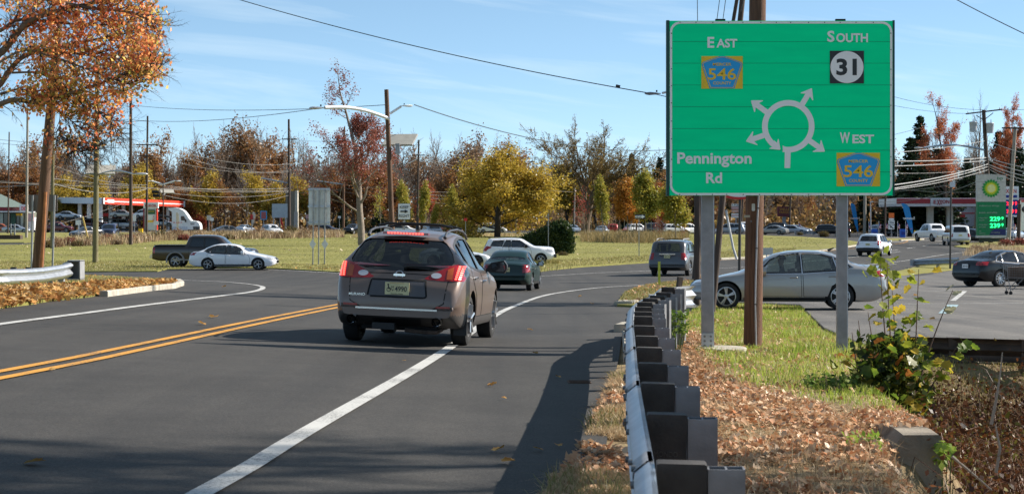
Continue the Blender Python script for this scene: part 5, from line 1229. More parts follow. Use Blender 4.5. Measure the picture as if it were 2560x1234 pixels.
B().box(rel(p8, at(994, 372, 106)), (.25, .2, .6)).obj('battery_bracket', mGalvDull, p8)
p9 = polething('utility_pole', 'thin dark pole right of the keep right sign', (1043, 582), (1047, 350), 6.5, mPoleDark, Yb=280, taper=.65); crossarm(p9, (1030, 388), (1062, 388), 280); arm(p9, at(1045, 396, 280), at(1022, 408, 280), .06, mWhite)
p10 = polething('utility_pole', 'leaning brown pole between the keep right sign and the yellow tree', (1051, 585), (1062, 470), 6.5, mPole, Yb=262, taper=.8)
p11 = polething('utility_pole', 'grey pole rising through the bare elm tree', (1435, 575), (1437, 470), 4, mPoleGray, Yb=320)
p12 = polething('utility_pole', 'brown pole beside the evergreen behind the yellow saplings', (1580, 575), (1580, 430), 5, mPole, Yb=300); p13 = polething('utility_pole', 'dark slanted pole behind the yellow saplings', (1590, 575), (1597, 450), 4.5, mPoleDark, Yb=290)
p14 = polething('utility_pole', 'dark leaning pole partly hidden behind the left post of the green sign', (1737, 704), (1764, 420), 19, mPoleDark, Yb=86, taper=.8);
B().tube([rel(p14, onG(1752, 85.6, -.1)), rel(p14, at(1744, 656, 85.6))], .05, 8).obj('stub', M('tan_wood', (.3, .19, .09)), p14)
# main pole beside the sign
p15 = polething('utility_pole', 'thick brown utility pole with grey conduit standing behind the green sign', (1881, 866), (1895, -60), 47, M('brown_pole_wood', (.145, .07, .038), .85, var=.45, scale=3.5, bump=.6, bscale=30, stretch=(9, 9, .45)), Yb=27.9, Yt=27.9, taper=.88, n=24)
cd = []
for px, py in ((1890, 864), (1888, 760), (1889, 700), (1891, 640), (1893, 560), (1896, 500), (1898, 420)): cd.append(rel(p15, at(px, py, 27.62)))
B().tube(cd, .012, 8).obj('conduit', mGalvDull, p15, 60)
for px, py in ((1889, 760), (1892, 620), (1896, 520)): B().box(rel(p15, at(px, py, 27.61)), (.05, .02, .012)).obj('conduit_strap', mPoleDark, p15)
B().prism([(a * .024, b_ * .055) for a, b_ in ((-1, -.8), (-.6, -1), (.6, -1), (1, -.8), (1, .8), (.6, 1), (-.6, 1), (-1, .8))], 0, .012, 'y').obj('marker_tag', M('clear_plate', (.7, .7, .66), .3), p15).location = rel(p15, at(1883.5, 518, 27.60))
tg = B().box(rel(p15, at(1867.5, 540.5, 27.66)), (.085, .01, .036)).obj('number_tag', M('pole_tag', (.45, .42, .35), .6), p15)
for px, py in ((1878, 553), (1886, 70), (1883, 330)): B().lathe([(-.01, 0), (-.01, .012), (.01, .012)], 8, rel(p15, at(px, py, 27.62)), 'y').obj('bolt', mBolt, p15)
p16 = polething('utility_pole', 'leaning brace pole rising behind the top edge of the green sign', (1776, 760), (1862, -60), 17, mPoleDark, Yb=44, taper=.8)
for dx in (-8, -4): arm(p16, at(1838 + dx, 60, 43.5), at(1855 + dx, -40, 43.5), .025, mPoleDark, 'riser_cable')
for t in (.0,):
 pass
# right side poles
p17 = polething('utility_pole', 'black pole with crossarm and two grey transformers above the tall fuel price sign', (2478, 603), (2459, 275), 13, mPoleDark, Yb=192, taper=.7)
crossarm(p17, (2414, 285), (2504, 274), 192, ins=2);
for px, py in ((2433, 317), (2475, 320)):
 q = rel(p17, at(px, py, 191.6)); tb = B().lathe([(-.52, .30), (-.5, .36), (.42, .40), (.46, .42), (.52, .40), (.56, .1), (.56, 0)], 16, q, 'z').obj('transformer', M('transformer_grey', (.42, .44, .47), .5, .2), p17, 40)
 B().lathe([(0, .05), (.35, .03)], 8, (q[0] + .1, q[1], q[2] + .55), 'z').obj('bushing', mPoleGray, tb)
arm(p17, at(2465, 376, 192), at(2310, 369, 190), .10, M('blue_grey_arm', (.3, .36, .44), .4, .5), bow=.4); cobra(p17, at(2312, 369, 190), -1, 1.4)
for a, b_ in (((2440, 288), (2459, 300)), ((2483, 282), (2463, 298))): arm(p17, at(a[0], a[1], 191.8), at(b_[0], b_[1], 191.8), .04, mPoleDark, 'brace')
p18 = polething('utility_pole', 'pale grey wooden pole in front of the blue and white fuel price sign', (2520, 601), (2538, 317), 10.5, mPoleGray, Yb=180, taper=.8); crossarm(p18, (2504, 320), (2620, 322), 180, ins=3)
p19 = polething('lamp_post', 'thin dark lamp post right of the short guardrail with a rounded end', (2375, 668), (2378, 456), 5, M('dark_bronze_metal', (.05, .045, .04), .5, .4), 'lamp post', Yb=104, taper=.85)
B().box(rel(p19, at(2381, 461, 104)), (.25, .25, .3)).obj('lamp_head', mLamp, p19)
p20 = polething('lamp_post', 'dark slim post under the hidden round red sign', (1848, 668), (1850, 490), 7.5, M('dark_bronze_metal', (.05, .045, .04), .5, .4), 'post', Yb=80, taper=.9)
# red rimmed oval sign mostly hidden behind the guide sign
e = B(); cxo = rel(p20, at(1848, 455, 80));
for k, (s_, mt, y0) in enumerate(((1, mRed, 0), (.93, mSignWhite, -.03))):
 B().prism([(cxo[0] + 1.25 * s_ * math.cos(a), cxo[2] + .75 * (s_ if k == 0 else .86) * math.sin(a)) for a in np.linspace(0, 2 * math.pi, 40, False)], -.12 + y0, .12 + (y0 and -.2), 'y').obj('sign_disc' if k == 0 else 'sign_face', mt, p20)
c20 = [rel(p20, at(px, py, 79.8)) for px, py in ((1815, 525), (1823, 570), (1833, 620), (1842, 648))]
B().tube(c20, .05, 8).obj('bent_pipe', M('pale_pipe', (.5, .5, .5), .5, .3), p20, 60)
for i, (px, pt, pb, w, mt, Y, lb) in enumerate(((2161, 494, 592, 8, mPoleGray, 255, 'grey wooden pole right of the right post of the green sign'), (2212, 490, 596, 5, mPoleDark, 240, 'dark pole beside the orange topped route marker'), (1973, 490, 586, 5, mPoleDark, 300, 'dark pole in front of the maroon bank sign'), (1908, 490, 580, 5, mPoleDark, 330, 'dark pole just right of the main brown pole'), (1853, 505, 582, 5, mPoleDark, 305, 'dark pole behind the liquor store sign'), (2545, 520, 606, 11, mPoleDark, 176, 'dark weathered pole at the right edge beside the blue price sign'))):
 polething('utility_pole', lb, (px, pb), (px + (4 if i else 3), pt - (160 if i < 2 else 10)), w, mt, Yb=Y)
q = polething('lamp_post', 'slim pale lamp post left of the small flags', (2177, 596), (2176, 505), 3.5, mGalvDull, 'lamp post', Yb=245); arm(q, at(2176, 505, 245), at(2183, 504, 245), .08, mLamp)
for px, pt, pb, w, mt, Y, lb in ((66, 275, 592, 7, mPoleGray, 232, 'grey metal pole left of the leaning brown pole'), (130, 330, 612, 9, mPoleGreen, 160, 'greenish pole between the leaning brown pole and the solar pole'), (20, 330, 580, 4, mPoleDark, 300, 'thin dark pole beside the green roofed restaurant'), (1508, 420, 580, 4, mPoleDark, 290, 'thin dark pole under the bare elm tree'), (1547, 480, 582, 4, mPoleDark, 285, 'thin dark pole left of the orange sapling')):
 polething('utility_pole', lb, (px, pb), (px + 3, pt), w, mt, Yb=Y)
# lamp whose arm comes from behind the sign
lp = thing('street_lamp', 'grey street lamp head reaching out from behind the left edge of the green sign', 'street lamp', gp(4.98, 50)); t_ = at(1690, 240, 50)
B().tube([(0, 0, -.3), rel(lp, at(1745, 230, 50))], [.10, .08], 10).obj('shaft', mPoleDark, lp); arm(lp, at(1745, 245, 50), at(1655, 233, 50), .03, mLamp, bow=.12); cobra(lp, at(1652, 233, 50), -1, .55, M('lamp_dark', (.22, .24, .27), .5, .3))
# ---------------------------------------------------------------- wires
def wire(a, b, sag, r=.012, mat=None, label=None, group='overhead utility wires', n=24, name='overhead_wire'):
 a, b = at(*a), at(*b); pts = []
 for i in range(n + 1):
  t = i / n; p = a.lerp(b, t); p.z -= sag * .42 * 4 * t * (1 - t); pts.append(p)
 o = B().tube(pts, r, 5, False).obj(name, mat or mWire, None, 60); tag(o, label, 'wire', group); return o
L1 = 'dark overhead wire crossing the blue sky'
for a, b_, s, r in (((560, -12, 62), (1640, 236, 52), .35, .014), ((1036, 262, 106), (1700, 372, 150), 1.6, .03), ((1640, 236, 52), (1700, 250, 50), .0, .012), ((2385, -4, 60), (2620, 112, 60), .05, .016), ((335, 264, 178), (970, 262, 106), .6, .02), ((331, 300, 178), (790, 272, 104), .6, .02), ((1700, 372, 200), (2300, 320, 260), 2, .03), ((2200, 232, 190), (2460, 275, 192), .6, .02), ((2225, 262, 190), (2416, 284, 192), .3, .02), ((2505, 274, 192), (2620, 268, 192), .2, .02)):
 wire(a, b_, s * 1.5, r, mWireDark, L1, 'wires against the sky')
for a, b_ in (((1744, 60, 30), (1743, -30, 30)), ((1791, 60, 30), (1803, -30, 30)), ((1806, 60, 30), (1818, -30, 30)), ((1852, 30, 29), (1866, -30, 28))):
 wire(a, b_, 0, .006, mWireDark, 'thin wire dropping behind the green sign top', 'wires above the green sign', n=3)
sp_ = wire((560, -12, 62), (561, -11, 62), 0, .01, mWireDark, 'short wire stub at the top of the picture', None, 2); bpy.data.objects.remove(sp_)
sc_ = B().box(at(1545, 215.5, 55), (.13, .09, .07), Euler((0, R(13), 0)).to_matrix()).obj('wire_splice', mBlack); tag(sc_, 'small black splice box on the wire left of the green sign', 'splice box')
for k_ in range(4): wire((CXP + 3.6 * FPX / 28, HYP - (7.2 + .45 * k_) * FPX / 28, 28 + .3 * k_), (CXP + 32 * FPX / 50, HYP - (7.0 + .5 * k_) * FPX / 50, 50), .6, .02, mWireDark, 'overhead wire leaving the main pole', 'wires leaving the main pole')
L2 = 'pale overhead cable strung between poles'
for a, b_, s, r in (((-60, 342, 230), (395, 360, 225), 1.2, .05), ((-60, 352, 230), (395, 365, 225), 1.2, .045), ((396, 361, 225), (860, 382, 290), 5.2, .055), ((384, 366, 225), (722, 430, 290), 2.6, .055), ((384, 390, 225), (722, 426, 290), 2.4, .05), ((340, 362, 225), (130, 348, 160), .6, .04),
     ((-60, 414, 200), (130, 412, 160), .5, .04), ((130, 412, 160), (368, 462, 225), 1.3, .05), ((-60, 448, 220), (366, 462, 225), .6, .06), ((-60, 452, 230), (722, 472, 290), 1.0, .06), ((130, 446, 160), (722, 478, 290), 1.3, .05), ((-60, 466, 200), (130, 458, 160), .3, .07), ((130, 458, 160), (367, 472, 225), 1.6, .085), ((395, 478, 235), (722, 480, 290), 1.8, .06), ((395, 484, 235), (722, 488, 290), 3.0, .06), ((395, 462, 235), (722, 476, 290), .9, .07), ((405, 468, 235), (722, 470, 290), .5, .05),
     ((723, 348, 290), (860, 352, 290), .5, .04), ((723, 426, 290), (860, 430, 290), .7, .05), ((723, 470, 290), (860, 475, 290), .6, .05), ((723, 480, 290), (860, 470, 290), .9, .05), ((861, 354, 290), (1046, 362, 280), 1.2, .04), ((861, 462, 290), (1045, 465, 280), .8, .05), ((861, 470, 290), (1045, 480, 280), .8, .05), ((861, 480, 290), (1045, 500, 280), .3, .05), ((861, 452, 290), (1045, 392, 280), 1.2, .04),
     ((1047, 390, 280), (1250, 420, 290), 1.8, .045), ((1047, 393, 280), (1435, 480, 320), 2.5, .045), ((1047, 484, 280), (1290, 494, 300), .5, .05), ((1047, 492, 280), (1280, 502, 300), .6, .05), ((1047, 478, 280), (1300, 480, 300), .3, .05), ((1047, 500, 280), (1270, 512, 300), 1.0, .05), ((1435, 475, 320), (1580, 470, 300), .5, .05), ((1580, 436, 300), (1760, 450, 250), 1, .04), ((145, 560, 170), (370, 482, 235), .6, .03)):
 wire(a, b_, s, r * .5, mWire, L2, 'pale cables across the left trees')
L3 = 'bright cable meeting at the transformer pole'
for a, b_, s, r in (((2180, 384, 150), (2462, 352, 192), .5, .045), ((2180, 402, 150), (2466, 394, 192), .35, .07), ((2180, 416, 150), (2467, 401, 192), .3, .06), ((2180, 468, 140), (2470, 410, 192), .75, .075), ((2180, 478, 140), (2470, 416, 192), .65, .065), ((2180, 480, 140), (2471, 424, 192), .7, .05), ((2180, 430, 170), (2467, 420, 192), .7, .03), ((2180, 462, 200), (2440, 480, 192), .7, .03), ((2200, 480, 200), (2380, 462, 104), .2, .015), ((2180, 505, 200), (2440, 455, 192), 1.5, .04),
     ((2470, 352, 192), (2640, 400, 150), .5, .045), ((2471, 395, 192), (2640, 428, 150), .5, .06), ((2472, 401, 192), (2640, 440, 150), .7, .06), ((2473, 412, 192), (2640, 452, 150), .6, .07), ((2474, 418, 192), (2640, 466, 150), .6, .05), ((2475, 424, 192), (2640, 462, 150), 1.2, .045)):
 wire(a, b_, s, r * .62, M('bright_cable', (.36, .35, .33), .5), L3, 'bright cables at the right')
# ---------------------------------------------------------------- road signs
def signpost_thing(name, label, px, pybase, pytop, Y, w=.06, mat=None, cat='road sign', lean=0):
 r = thing(name, label, cat, onG(px, Y)); t = at(px + lean, pytop, Y)
 B().box((0, 0, 0), (1, 1, 1)).v
 B().bar((0, 0, -.2), rel(r, t), w, w).obj('post', mat or mGalvDull, r); return r
def plateq(root, x0, x1, y0, y1, Y, mat, name='plate', th=.02, r=.0, dy=0.0):
 a, b_ = rel(root, at(x0, y1, Y)), rel(root, at(x1, y0, Y))
 P = rrect(a[0], b_[0], a[2], b_[2], r, 3) if r else [(a[0], a[2]), (b_[0], a[2]), (b_[0], b_[2]), (a[0], b_[2])]
 return B().prism(P, a[1] - th + dy, a[1] + dy, 'y').obj(name, mat, root)
# tall blank panel back on three posts
tb = thing('panel_sign', 'tall pale sign panel seen from behind on three steel posts on the lawn', 'road sign', onG(795, 112))
Yt = 112
for i in range(6):
 x0 = 771.5 + i * 9.0; plateq(tb, x0 + .3, x0 + 8.7, 470, 562, Yt, M('sign_back_alu', (.68, .69, .68), .5, .25, var=.12, scale=3), 'panel', .03)
for px, pb in ((782, 657), (796, 658), (811, 656)): b0, t0 = onG(px, Yt - .15, -.2), at(px + 2, 472, Yt - .15); B().bar(rel(tb, b0), rel(tb, t0), .07, .07).obj('post', mGalvDull, tb)
for py in (473, 516, 556): a, b_ = at(770, py, Yt - .08), at(825, py, Yt - .08); B().bar(rel(tb, a), rel(tb, b_), .06, .12).obj('brace', mGalv, tb)
for px in (781.5, 812):
 c = rel(tb, at(px, 610, Yt - .2)); B().prism([(c[0], c[2] - .32), (c[0] + .2, c[2]), (c[0], c[2] + .32), (c[0] - .2, c[2])], c[1], c[1] + .01, 'y').obj('diamond_plate', M('sign_back_alu', (.55, .56, .55), .45, .5), tb)
kr = signpost_thing('keep_right_sign', 'white keep right sign with black arrow above the roof of the bronze SUV', 1011, 660, 512, 104, .07)
pl = plateq(kr, 994.5, 1026, 508, 549, 103.8, mSignBlack, 'border', .02, .04); pl2 = plateq(kr, 995.6, 1025, 509.2, 547.8, 103.76, mSignWhite, 'plate', .01, .04)
def tx(root, s, px, py, Y, hpx, wpx, mat, bold=.012, name='lettering', dy=-.02, **k):
 c = rel(root, at(px, py, Y)); return text(s, mat, root, c[0], c[2], hpx * Y / FPX, wpx * Y / FPX, c[1] + dy, name, bold, **k)
tx(kr, 'KEEP', 1010.5, 517.5, 103.74, 7, 22, mSignBlack, .004); tx(kr, 'RIGHT', 1010.5, 539.5, 103.74, 7.4, 25.5, mSignBlack, .004)
c = lambda px, py: (rel(kr, at(px, py, 103.74))[0], rel(kr, at(px, py, 103.74))[2]); yk = rel(kr, at(1010, 528, 103.74))[1]
B().prism([c(1001, 529.8), c(1012, 529.8), c(1012, 532.8), c(1020.5, 528.2), c(1012, 523.6), c(1012, 526.6), c(1001, 526.6)][::-1], yk - .03, yk - .005, 'y').obj('arrow', mSignBlack, kr)
ow = signpost_thing('one_way_sign', 'black and white one way arrow sign on a thin post on the lawn', 1597.5, 645, 545, 133, .06)
plateq(ow, 1586.5, 1613.5, 535.5, 547, 132.9, mSignBlack); c = lambda px, py: (rel(ow, at(px, py, 132.8))[0], rel(ow, at(px, py, 132.8))[2]); yk = rel(ow, at(1600, 540, 132.8))[1]
B().prism([c(1588.5, 544), c(1605, 544), c(1605, 545.8), c(1612.5, 541.3), c(1605, 536.8), c(1605, 538.6), c(1588.5, 538.6)][::-1], yk - .02, yk, 'y').obj('arrow', mSignWhite, ow); tx(ow, 'ONE WAY', 1597, 541.3, 132.75, 3.4, 14, mSignBlack)
# brown-grey sign back at far left on two posts, in front of the leaning pole
ls = thing('panel_sign', 'brown grey sign seen from behind on two posts at the far left', 'road sign', onG(108, 62)); plateq(ls, 71, 144, 487, 528.5, 62, M('brown_grey_back', (.15, .125, .11), .6, .2, var=.08), 'panel', .02)
for px, dx in ((79, 3), (131.5, 5)): B().bar(rel(ls, onG(px - dx * .4, 61.9, -.2)), rel(ls, at(px + dx, 488, 61.9)), .055, .055).obj('post', mGalvDull, ls)
# two small sign backs behind the left post of the green sign
sb = signpost_thing('regulatory_sign', 'two pale rectangular sign backs overlapping behind the left green sign post', 1762, 700, 555, 62, .06)
plateq(sb, 1737.5, 1768, 554, 635, 61.9, M('pale_sign_back', (.36, .32, .29), .5, .3), 'plate', .02, .06); plateq(sb, 1757, 1787, 556, 636, 62.1, M('shade_sign_back', (.2, .17, .16), .5, .3), 'plate', .02, .06)  # second plate is a darker copy, its shade put into the colour
ymk = thing('marker_post', 'slim yellow green marker post on the grass wedge in front of the dark grey SUV', 'marker post', onG(1648, 69)); B().box((0, 0, .5), (.09, .03, 1.0)).obj('blade', M('lime_yellow', (.45, .48, .06), .6), ymk); B().box((0, 0, -.05), (.12, .12, .12)).obj('base', mBlack, ymk)
for px, pb, pt, Y, lb, plq in ((1371, 655, 533, 126, 'thin grey sign post standing beside the dark hedge', None), (1164, 600, 545, 170, 'small orange topped sign post left of the yellow tree', (1160, 1168, 545, 552, mRed)), (1560, 590, 0, 0, None, None)):
 if lb:
  r = signpost_thing('sign_post', lb, px, pb, pt, Y, .055)
  if plq: plateq(r, plq[0], plq[1], plq[2], plq[3], Y - .1, plq[4])
yl = thing('barrier_post', 'yellow slanted post leaning in the shrubs at left', 'post', onG(224, 190)); B().bar((0, 0, -.2), rel(yl, at(206, 541, 190)), .14, .14).obj('shaft', M('yellow_post', (.6, .42, .12), .7), yl)
# assorted far sign backs (px0,px1,py0,py1,post base,Y,mat,label)
FS = [(189, 202, 550, 562, 596, 215, mWhite, 'small white sign in the shrubs left of the pole with the solar panel'), (332, 340, 538, 553, 592, 215, mWhite, 'white sign back right of the tall dark brown pole'), (384, 396, 552, 562, 600, 212, mWhite, 'triangular yield sign back in front of the fuel price sign'), (517, 528, 538, 550, 574, 330, mCream, 'tan sign back right of the white truck'), (526, 534, 544, 552, 577, 320, mWhite, 'white sign just right of the tan sign back'), (680, 720, 509, 544, 572, 310, M('pale_blue_back', (.42, .47, .52), .5), 'wide pale blue panel seen from behind on two posts'), (735, 745, 529, 568, 574, 310, M('tan_back', (.42, .38, .35), .6), 'narrow tan sign panel right of the dark pole'), (651, 667, 527, 549, 568, 320, mSignBlue, 'blue framed poster sign on a white post'), (626, 632, 536, 548, 575, 318, mRed, 'small red banner beside the cream feather flag'), (764, 771, 536, 546, 580, 300, M('pink_sign', (.55, .32, .32), .6), 'small pink sign left of the tall blank panel'), (845, 852, 540, 545, 575, 310, mWhite, 'tiny white sign left of the reddish tree trunk'), (1510, 1520, 505, 512, 580, 300, mSignWhite, 'little white plate sign under the bare elm'), (1648, 1664, 548, 568, 574, 320, mWhite, 'white sign beside the parked SUVs'), (1640, 1650, 545, 556, 590, 262, mCream, 'round pale sign back behind the saplings')]
for x0, x1, y0, y1, pb, Y, mt, lb in FS:
 r = signpost_thing('road_sign', lb, (x0 + x1) / 2, pb, y0 + 1, Y, .08)
 p_ = plateq(r, x0, x1, y0, y1, Y - .12, mt, 'plate', .03)
 if 'poster' in lb: plateq(r, x0 + 2, x1 - 2, y0 + 2, y1 - 2, Y - .16, M('poster_red', (.4, .1, .1), .5), 'poster');
 if 'wide pale' in lb:
  for px in (684, 714): B().bar(rel(r, onG(px, Y + .1)), rel(r, at(px, 510, Y + .1)), .2, .15).obj('post', mGalvDull, r)
pr_ = thing('small_sign', 'small framed placard standing at the kerb right of the main brown pole', 'sign', onG(1916, 118)); c0 = rel(pr_, at(1917, 628, 118)); B().box(c0, (.75, .05, .45)).obj('frame', mGalv, pr_); B().box((c0[0], c0[1] - .03, c0[2]), (.66, .02, .36)).obj('placard', mCream, pr_); B().bar((0, 0, -.1), c0, .06, .06).obj('post', mGalv, pr_)
# ================================================================ FAR BUILDINGS AND SIGNS
def boxpx(root, x0, x1, y0, y1, Y, depth, mat, name, dy=0.0):
 a, b_ = rel(root, at(x0, y1, Y)), rel(root, at(x1, y0, Y))
 return B().box(((a[0] + b_[0]) / 2, a[1] + depth / 2 + dy, (a[2] + b_[2]) / 2), (b_[0] - a[0], depth, b_[2] - a[2])).obj(name, mat, root)
# --- red canopy filling station
lk = thing('gas_canopy', 'long filling station canopy with red front fascia and white columns', 'canopy', onG(300, 352))
A, Bq, C_ = at(255, 502, 345), at(459, 510, 372), at(145, 500, 366)
def fascia(P, Q, z0, z1, mat, name, out=.25):
 v = Q - P; n = Vector((v.y, -v.x, 0)).normalized(); n = n if n.y < 0 else -n
 a, b_ = rel(lk, P), rel(lk, Q); nn = n * out
 vs = [(a[0] + nn.x, a[1] + nn.y, a[2] + z0), (b_[0] + nn.x, b_[1] + nn.y, b_[2] + z0), (b_[0] + nn.x, b_[1] + nn.y, b_[2] + z1), (a[0] + nn.x, a[1] + nn.y, a[2] + z1)]
 vs += [(x - nn.x * 1.5, y - nn.y * 1.5, z) for x, y, z in vs]
 return B().add(vs, [(0, 1, 2, 3), (7, 6, 5, 4), (0, 4, 5, 1), (1, 5, 6, 2), (2, 6, 7, 3), (3, 7, 4, 0)]).obj(name, mat, lk)
h = .58
D_ = C_ + (Bq - A)
fascia(A, Bq, -h, h, mRedBright, 'red_fascia'); fascia(A, Bq, -.13, .05, mWhite, 'white_stripe', .32); fascia(C_, A, -h, h, M('blue_grey_fascia', (.55, .6, .66), .5), 'side_fascia')
fascia(A, A + (Bq - A) * .012, -h, h, mWhite, 'corner_trim', .34); fascia(A + (Bq - A) * .985, Bq, -h, h, mWhite, 'corner_trim', .34); fascia(A + (Bq - A) * .045, A + (Bq - A) * .12, -.3, .32, mWhite, 'logo_board', .36)
rf = B(); rf.add([rel(lk, p + Vector((0, 0, s))) for s in (-h, h - .1) for p in (A, Bq, D_, C_)], [(3, 2, 1, 0), (4, 5, 6, 7), (0, 1, 5, 4), (1, 2, 6, 5), (2, 3, 7, 6), (3, 0, 4, 7)]); rf.obj('roof_deck', mWhite, lk)
for px, w, Y in ((200, 9, 360), (223, 9, 356), (251, 10, 350), (276, 8, 366), (309, 8, 366), (332, 6, 372), (420, 7, 372)):
 g = onG(px, Y); t = at(px, 508, Y).z + .3; wm = w * Y / FPX; B().box(rel(lk, (g.x, Y, (g.z + t) / 2)), (wm, wm, t - g.z)).obj('column', mWhite, lk)
for px, Y in ((262, 362), (212, 366)):
 b0 = thing('fuel_pump', 'red topped fuel pump under the red canopy, ' + ('right' if px > 240 else 'left') + ' of the white column', 'fuel pump', onG(px, Y)); B().box((0, 0, 1.0), (1.1, .6, 1.9)).obj('cabinet', mWhite, b0); B().box((0, 0, 3.3), (1.4, .5, .6)).obj('header', mRed, b0); B().box((-.4, 0, 2.4), (.12, .12, 1.4)).obj('upright', mGalvDull, b0)
ps_ = thing('price_sign', 'fuel price sign with white top block and red side columns at the left', 'sign', onG(377, 318)); Y = 318
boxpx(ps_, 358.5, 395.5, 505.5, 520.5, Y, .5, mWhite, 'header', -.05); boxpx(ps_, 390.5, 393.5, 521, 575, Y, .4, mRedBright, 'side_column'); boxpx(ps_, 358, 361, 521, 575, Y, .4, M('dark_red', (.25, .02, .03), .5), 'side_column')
boxpx(ps_, 361.5, 390, 521, 575, Y, .25, M('pale_panel', (.62, .63, .66), .5), 'panel', .1); boxpx(ps_, 368, 387.5, 524, 535, Y, .1, M('dark_green_panel', (.02, .12, .06), .5), 'price_board', .0); tx(ps_, 'Kwik Farms', 378, 528, Y - .1, 3.5, 15, mSignYellow, .01)
boxpx(ps_, 364, 385, 537, 556, Y, .1, mWhite, 'lower_board', .02);
for i, (px, py) in enumerate(((367, 541), (383.5, 541), (383, 547), (366, 547), (383, 552))): tx(ps_, '3290 '[i % 4] if False else '2', px, py, Y - .1, 4.5, 3, mRed, .02)
boxpx(ps_, 365, 386, 550.5, 555, Y, .08, mSignYellow, 'yellow_board', -.02); tx(ps_, 'LUKOIL', 377.5, 514, Y - .15, 6.5, 29, M('lukoil_red', (.45, .03, .05), .5), .03)
# --- car carrier: tractor + trailer + cars on it
tk = thing('semi_truck', 'white semi truck tractor with tall aerodynamic sleeper cab facing right', 'truck', onG(466, 336)); Y = 336
def P2(pts): return [(rel(tk, at(px, py, Y))[0], rel(tk, at(px, py, Y))[2]) for px, py in pts]
y0 = rel(tk, at(466, 557, Y))[1]
B().prism(P2([(433, 572), (433, 530), (423, 523), (424, 520), (438, 518.5), (452, 521), (462, 527), (470, 537), (476, 547), (480, 551), (494, 553), (500, 557), (503, 565), (503, 573), (489, 574)]), y0 - 1.25, y0 + 1.25, 'y').obj('cab', mWhite, tk)
B().prism(P2([(455, 544), (456, 540), (463, 540), (468, 551), (456, 551)]), y0 - 1.27, y0 - 1.24, 'y').obj('side_window', mGlassSolid, tk); B().prism(P2([(478, 557), (489, 557), (489, 561), (480, 562)]), y0 - 1.28, y0 - 1.24, 'y').obj('fender_gap', mGalvDull, tk)
B().prism(P2([(434, 566), (472, 566), (472, 575), (434, 575)]), y0 - 1.3, y0 - 1.2, 'y').obj('side_skirt', M('blue_white', (.6, .63, .7), .4), tk); B().prism(P2([(485, 566), (503, 566), (502, 576), (487, 576)]), y0 - 1.28, y0 + 1.28, 'y').obj('bumper', M('dark_grey_plastic', (.05, .05, .055), .5), tk)
B().prism(P2([(466, 548), (469, 548), (469, 555), (466, 555)]), y0 - 1.55, y0 - 1.35, 'y').obj('side_mirror', mBlack, tk)
cx_ = P2([(479, 572)])[0]; tm, rm = wheel_meshes(.53, .3, 5, .3, 'fat')
for px in (479, 440, 449):
 for s in (-1, 1): w = link('wheel', tm, tk); w.location = (P2([(px, 570)])[0][0], y0 + s * 1.05, .53); w.rotation_euler = (0, 0, R(90)); link('rim', rm, w)
tl_ = thing('car_carrier_trailer', 'dark two level car carrier trailer loaded with cars behind the white truck', 'trailer', onG(290, 337));
def P3_(pts): return [(rel(tl_, at(px, py, 337))[0], rel(tl_, at(px, py, 337))[2]) for px, py in pts]
yt = rel(tl_, at(290, 557, 337))[1]
for pts, nm in (([(120, 551), (180, 545), (345, 547), (345, 550), (180, 549), (120, 555)], 'upper_deck'), ([(210, 569), (345, 571), (345, 576), (210, 576)], 'lower_deck'), ([(345, 547), (400, 536), (425, 540), (425, 544), (400, 540), (345, 551)], 'front_ramp')):
 B().prism(P3_(pts), yt - 1.25, yt + 1.25, 'y').obj(nm, mBlack, tl_)
for px in (205, 232, 262, 273, 298, 345, 352, 400, 420):
 a, b_ = P3_([(px, 545)])[0], P3_([(px + 2, 574)])[0]
 B().box(((a[0] + b_[0]) / 2, yt - 1.25, (a[1] + b_[1]) / 2), (.16, .16, a[1] - b_[1])).obj('upright', mBlack, tl_)
for px in (215, 224, 233): w = link('wheel', tm, tl_); w.location = (P3_([(px, 570)])[0][0], yt - 1.05, .5); w.rotation_euler = (0, 0, R(90)); link('rim', rm, w)
def farcar(kind, label, pnt, px, Y, head, group=None, cat='car', name=None, dz=0, wk=None):
 k = {'sedan': 'camry', 'suv': 'pilot', 'van': 'van', 'big': 'bigsuv', 'boxy': 'jeep', 'pickup': 'f150', 'cross': 'x3'}[kind]
 nm = name or {'sedan': 'sedan', 'suv': 'suv', 'van': 'minivan', 'big': 'suv', 'boxy': 'suv', 'pickup': 'pickup_truck', 'cross': 'suv'}[kind]
 kk = dict(SP[k].k)
 s2 = Spec.__new__(Spec); s2.__dict__.update(SP[k].__dict__); s2.k = {a: b for a, b in kk.items() if a not in ('doors', 'rearglass')}
 return car(nm, label, s2, pnt, cY(px, Y), Y, head, 'far_' + k, False, 16, 2, False, group, dz, wk or dict(spokes=5, style='fat', TW=.21), cat=cat)[0]
zt_ = lambda py, Y: EZ - (py - HYP) * Y / FPX
def on_deck(kind, label, pnt, px, py, Y, head, pitch=0):
 o = farcar(kind, label, pnt, px, Y, head, cat='car'); m = o.matrix_world.copy(); m.translation.z = zt_(py, Y); o.matrix_world = m @ Matrix.Rotation(R(pitch), 4, 'X')
on_deck('sedan', 'silver sedan at the left end of the upper deck of the car carrier', pBlueS, 172, 547.5, 338, 90); on_deck('sedan', 'silver sedan in the middle of the upper deck of the car carrier', pSilver, 309, 544.5, 338, 90)
on_deck('sedan', 'white car tilted nose up on the front ramp of the car carrier', pWhite, 366, 541, 338, 90, 15); on_deck('suv', 'silver SUV on the lower deck of the car carrier', pBlueS, 310, 571, 338, 90); on_deck('boxy', 'dark red car on the lower deck of the car carrier', pMaroon, 238, 571, 338, 90); on_deck('sedan', 'grey car low behind the truck on the car carrier', pBlueS, 405, 566, 338, 90)
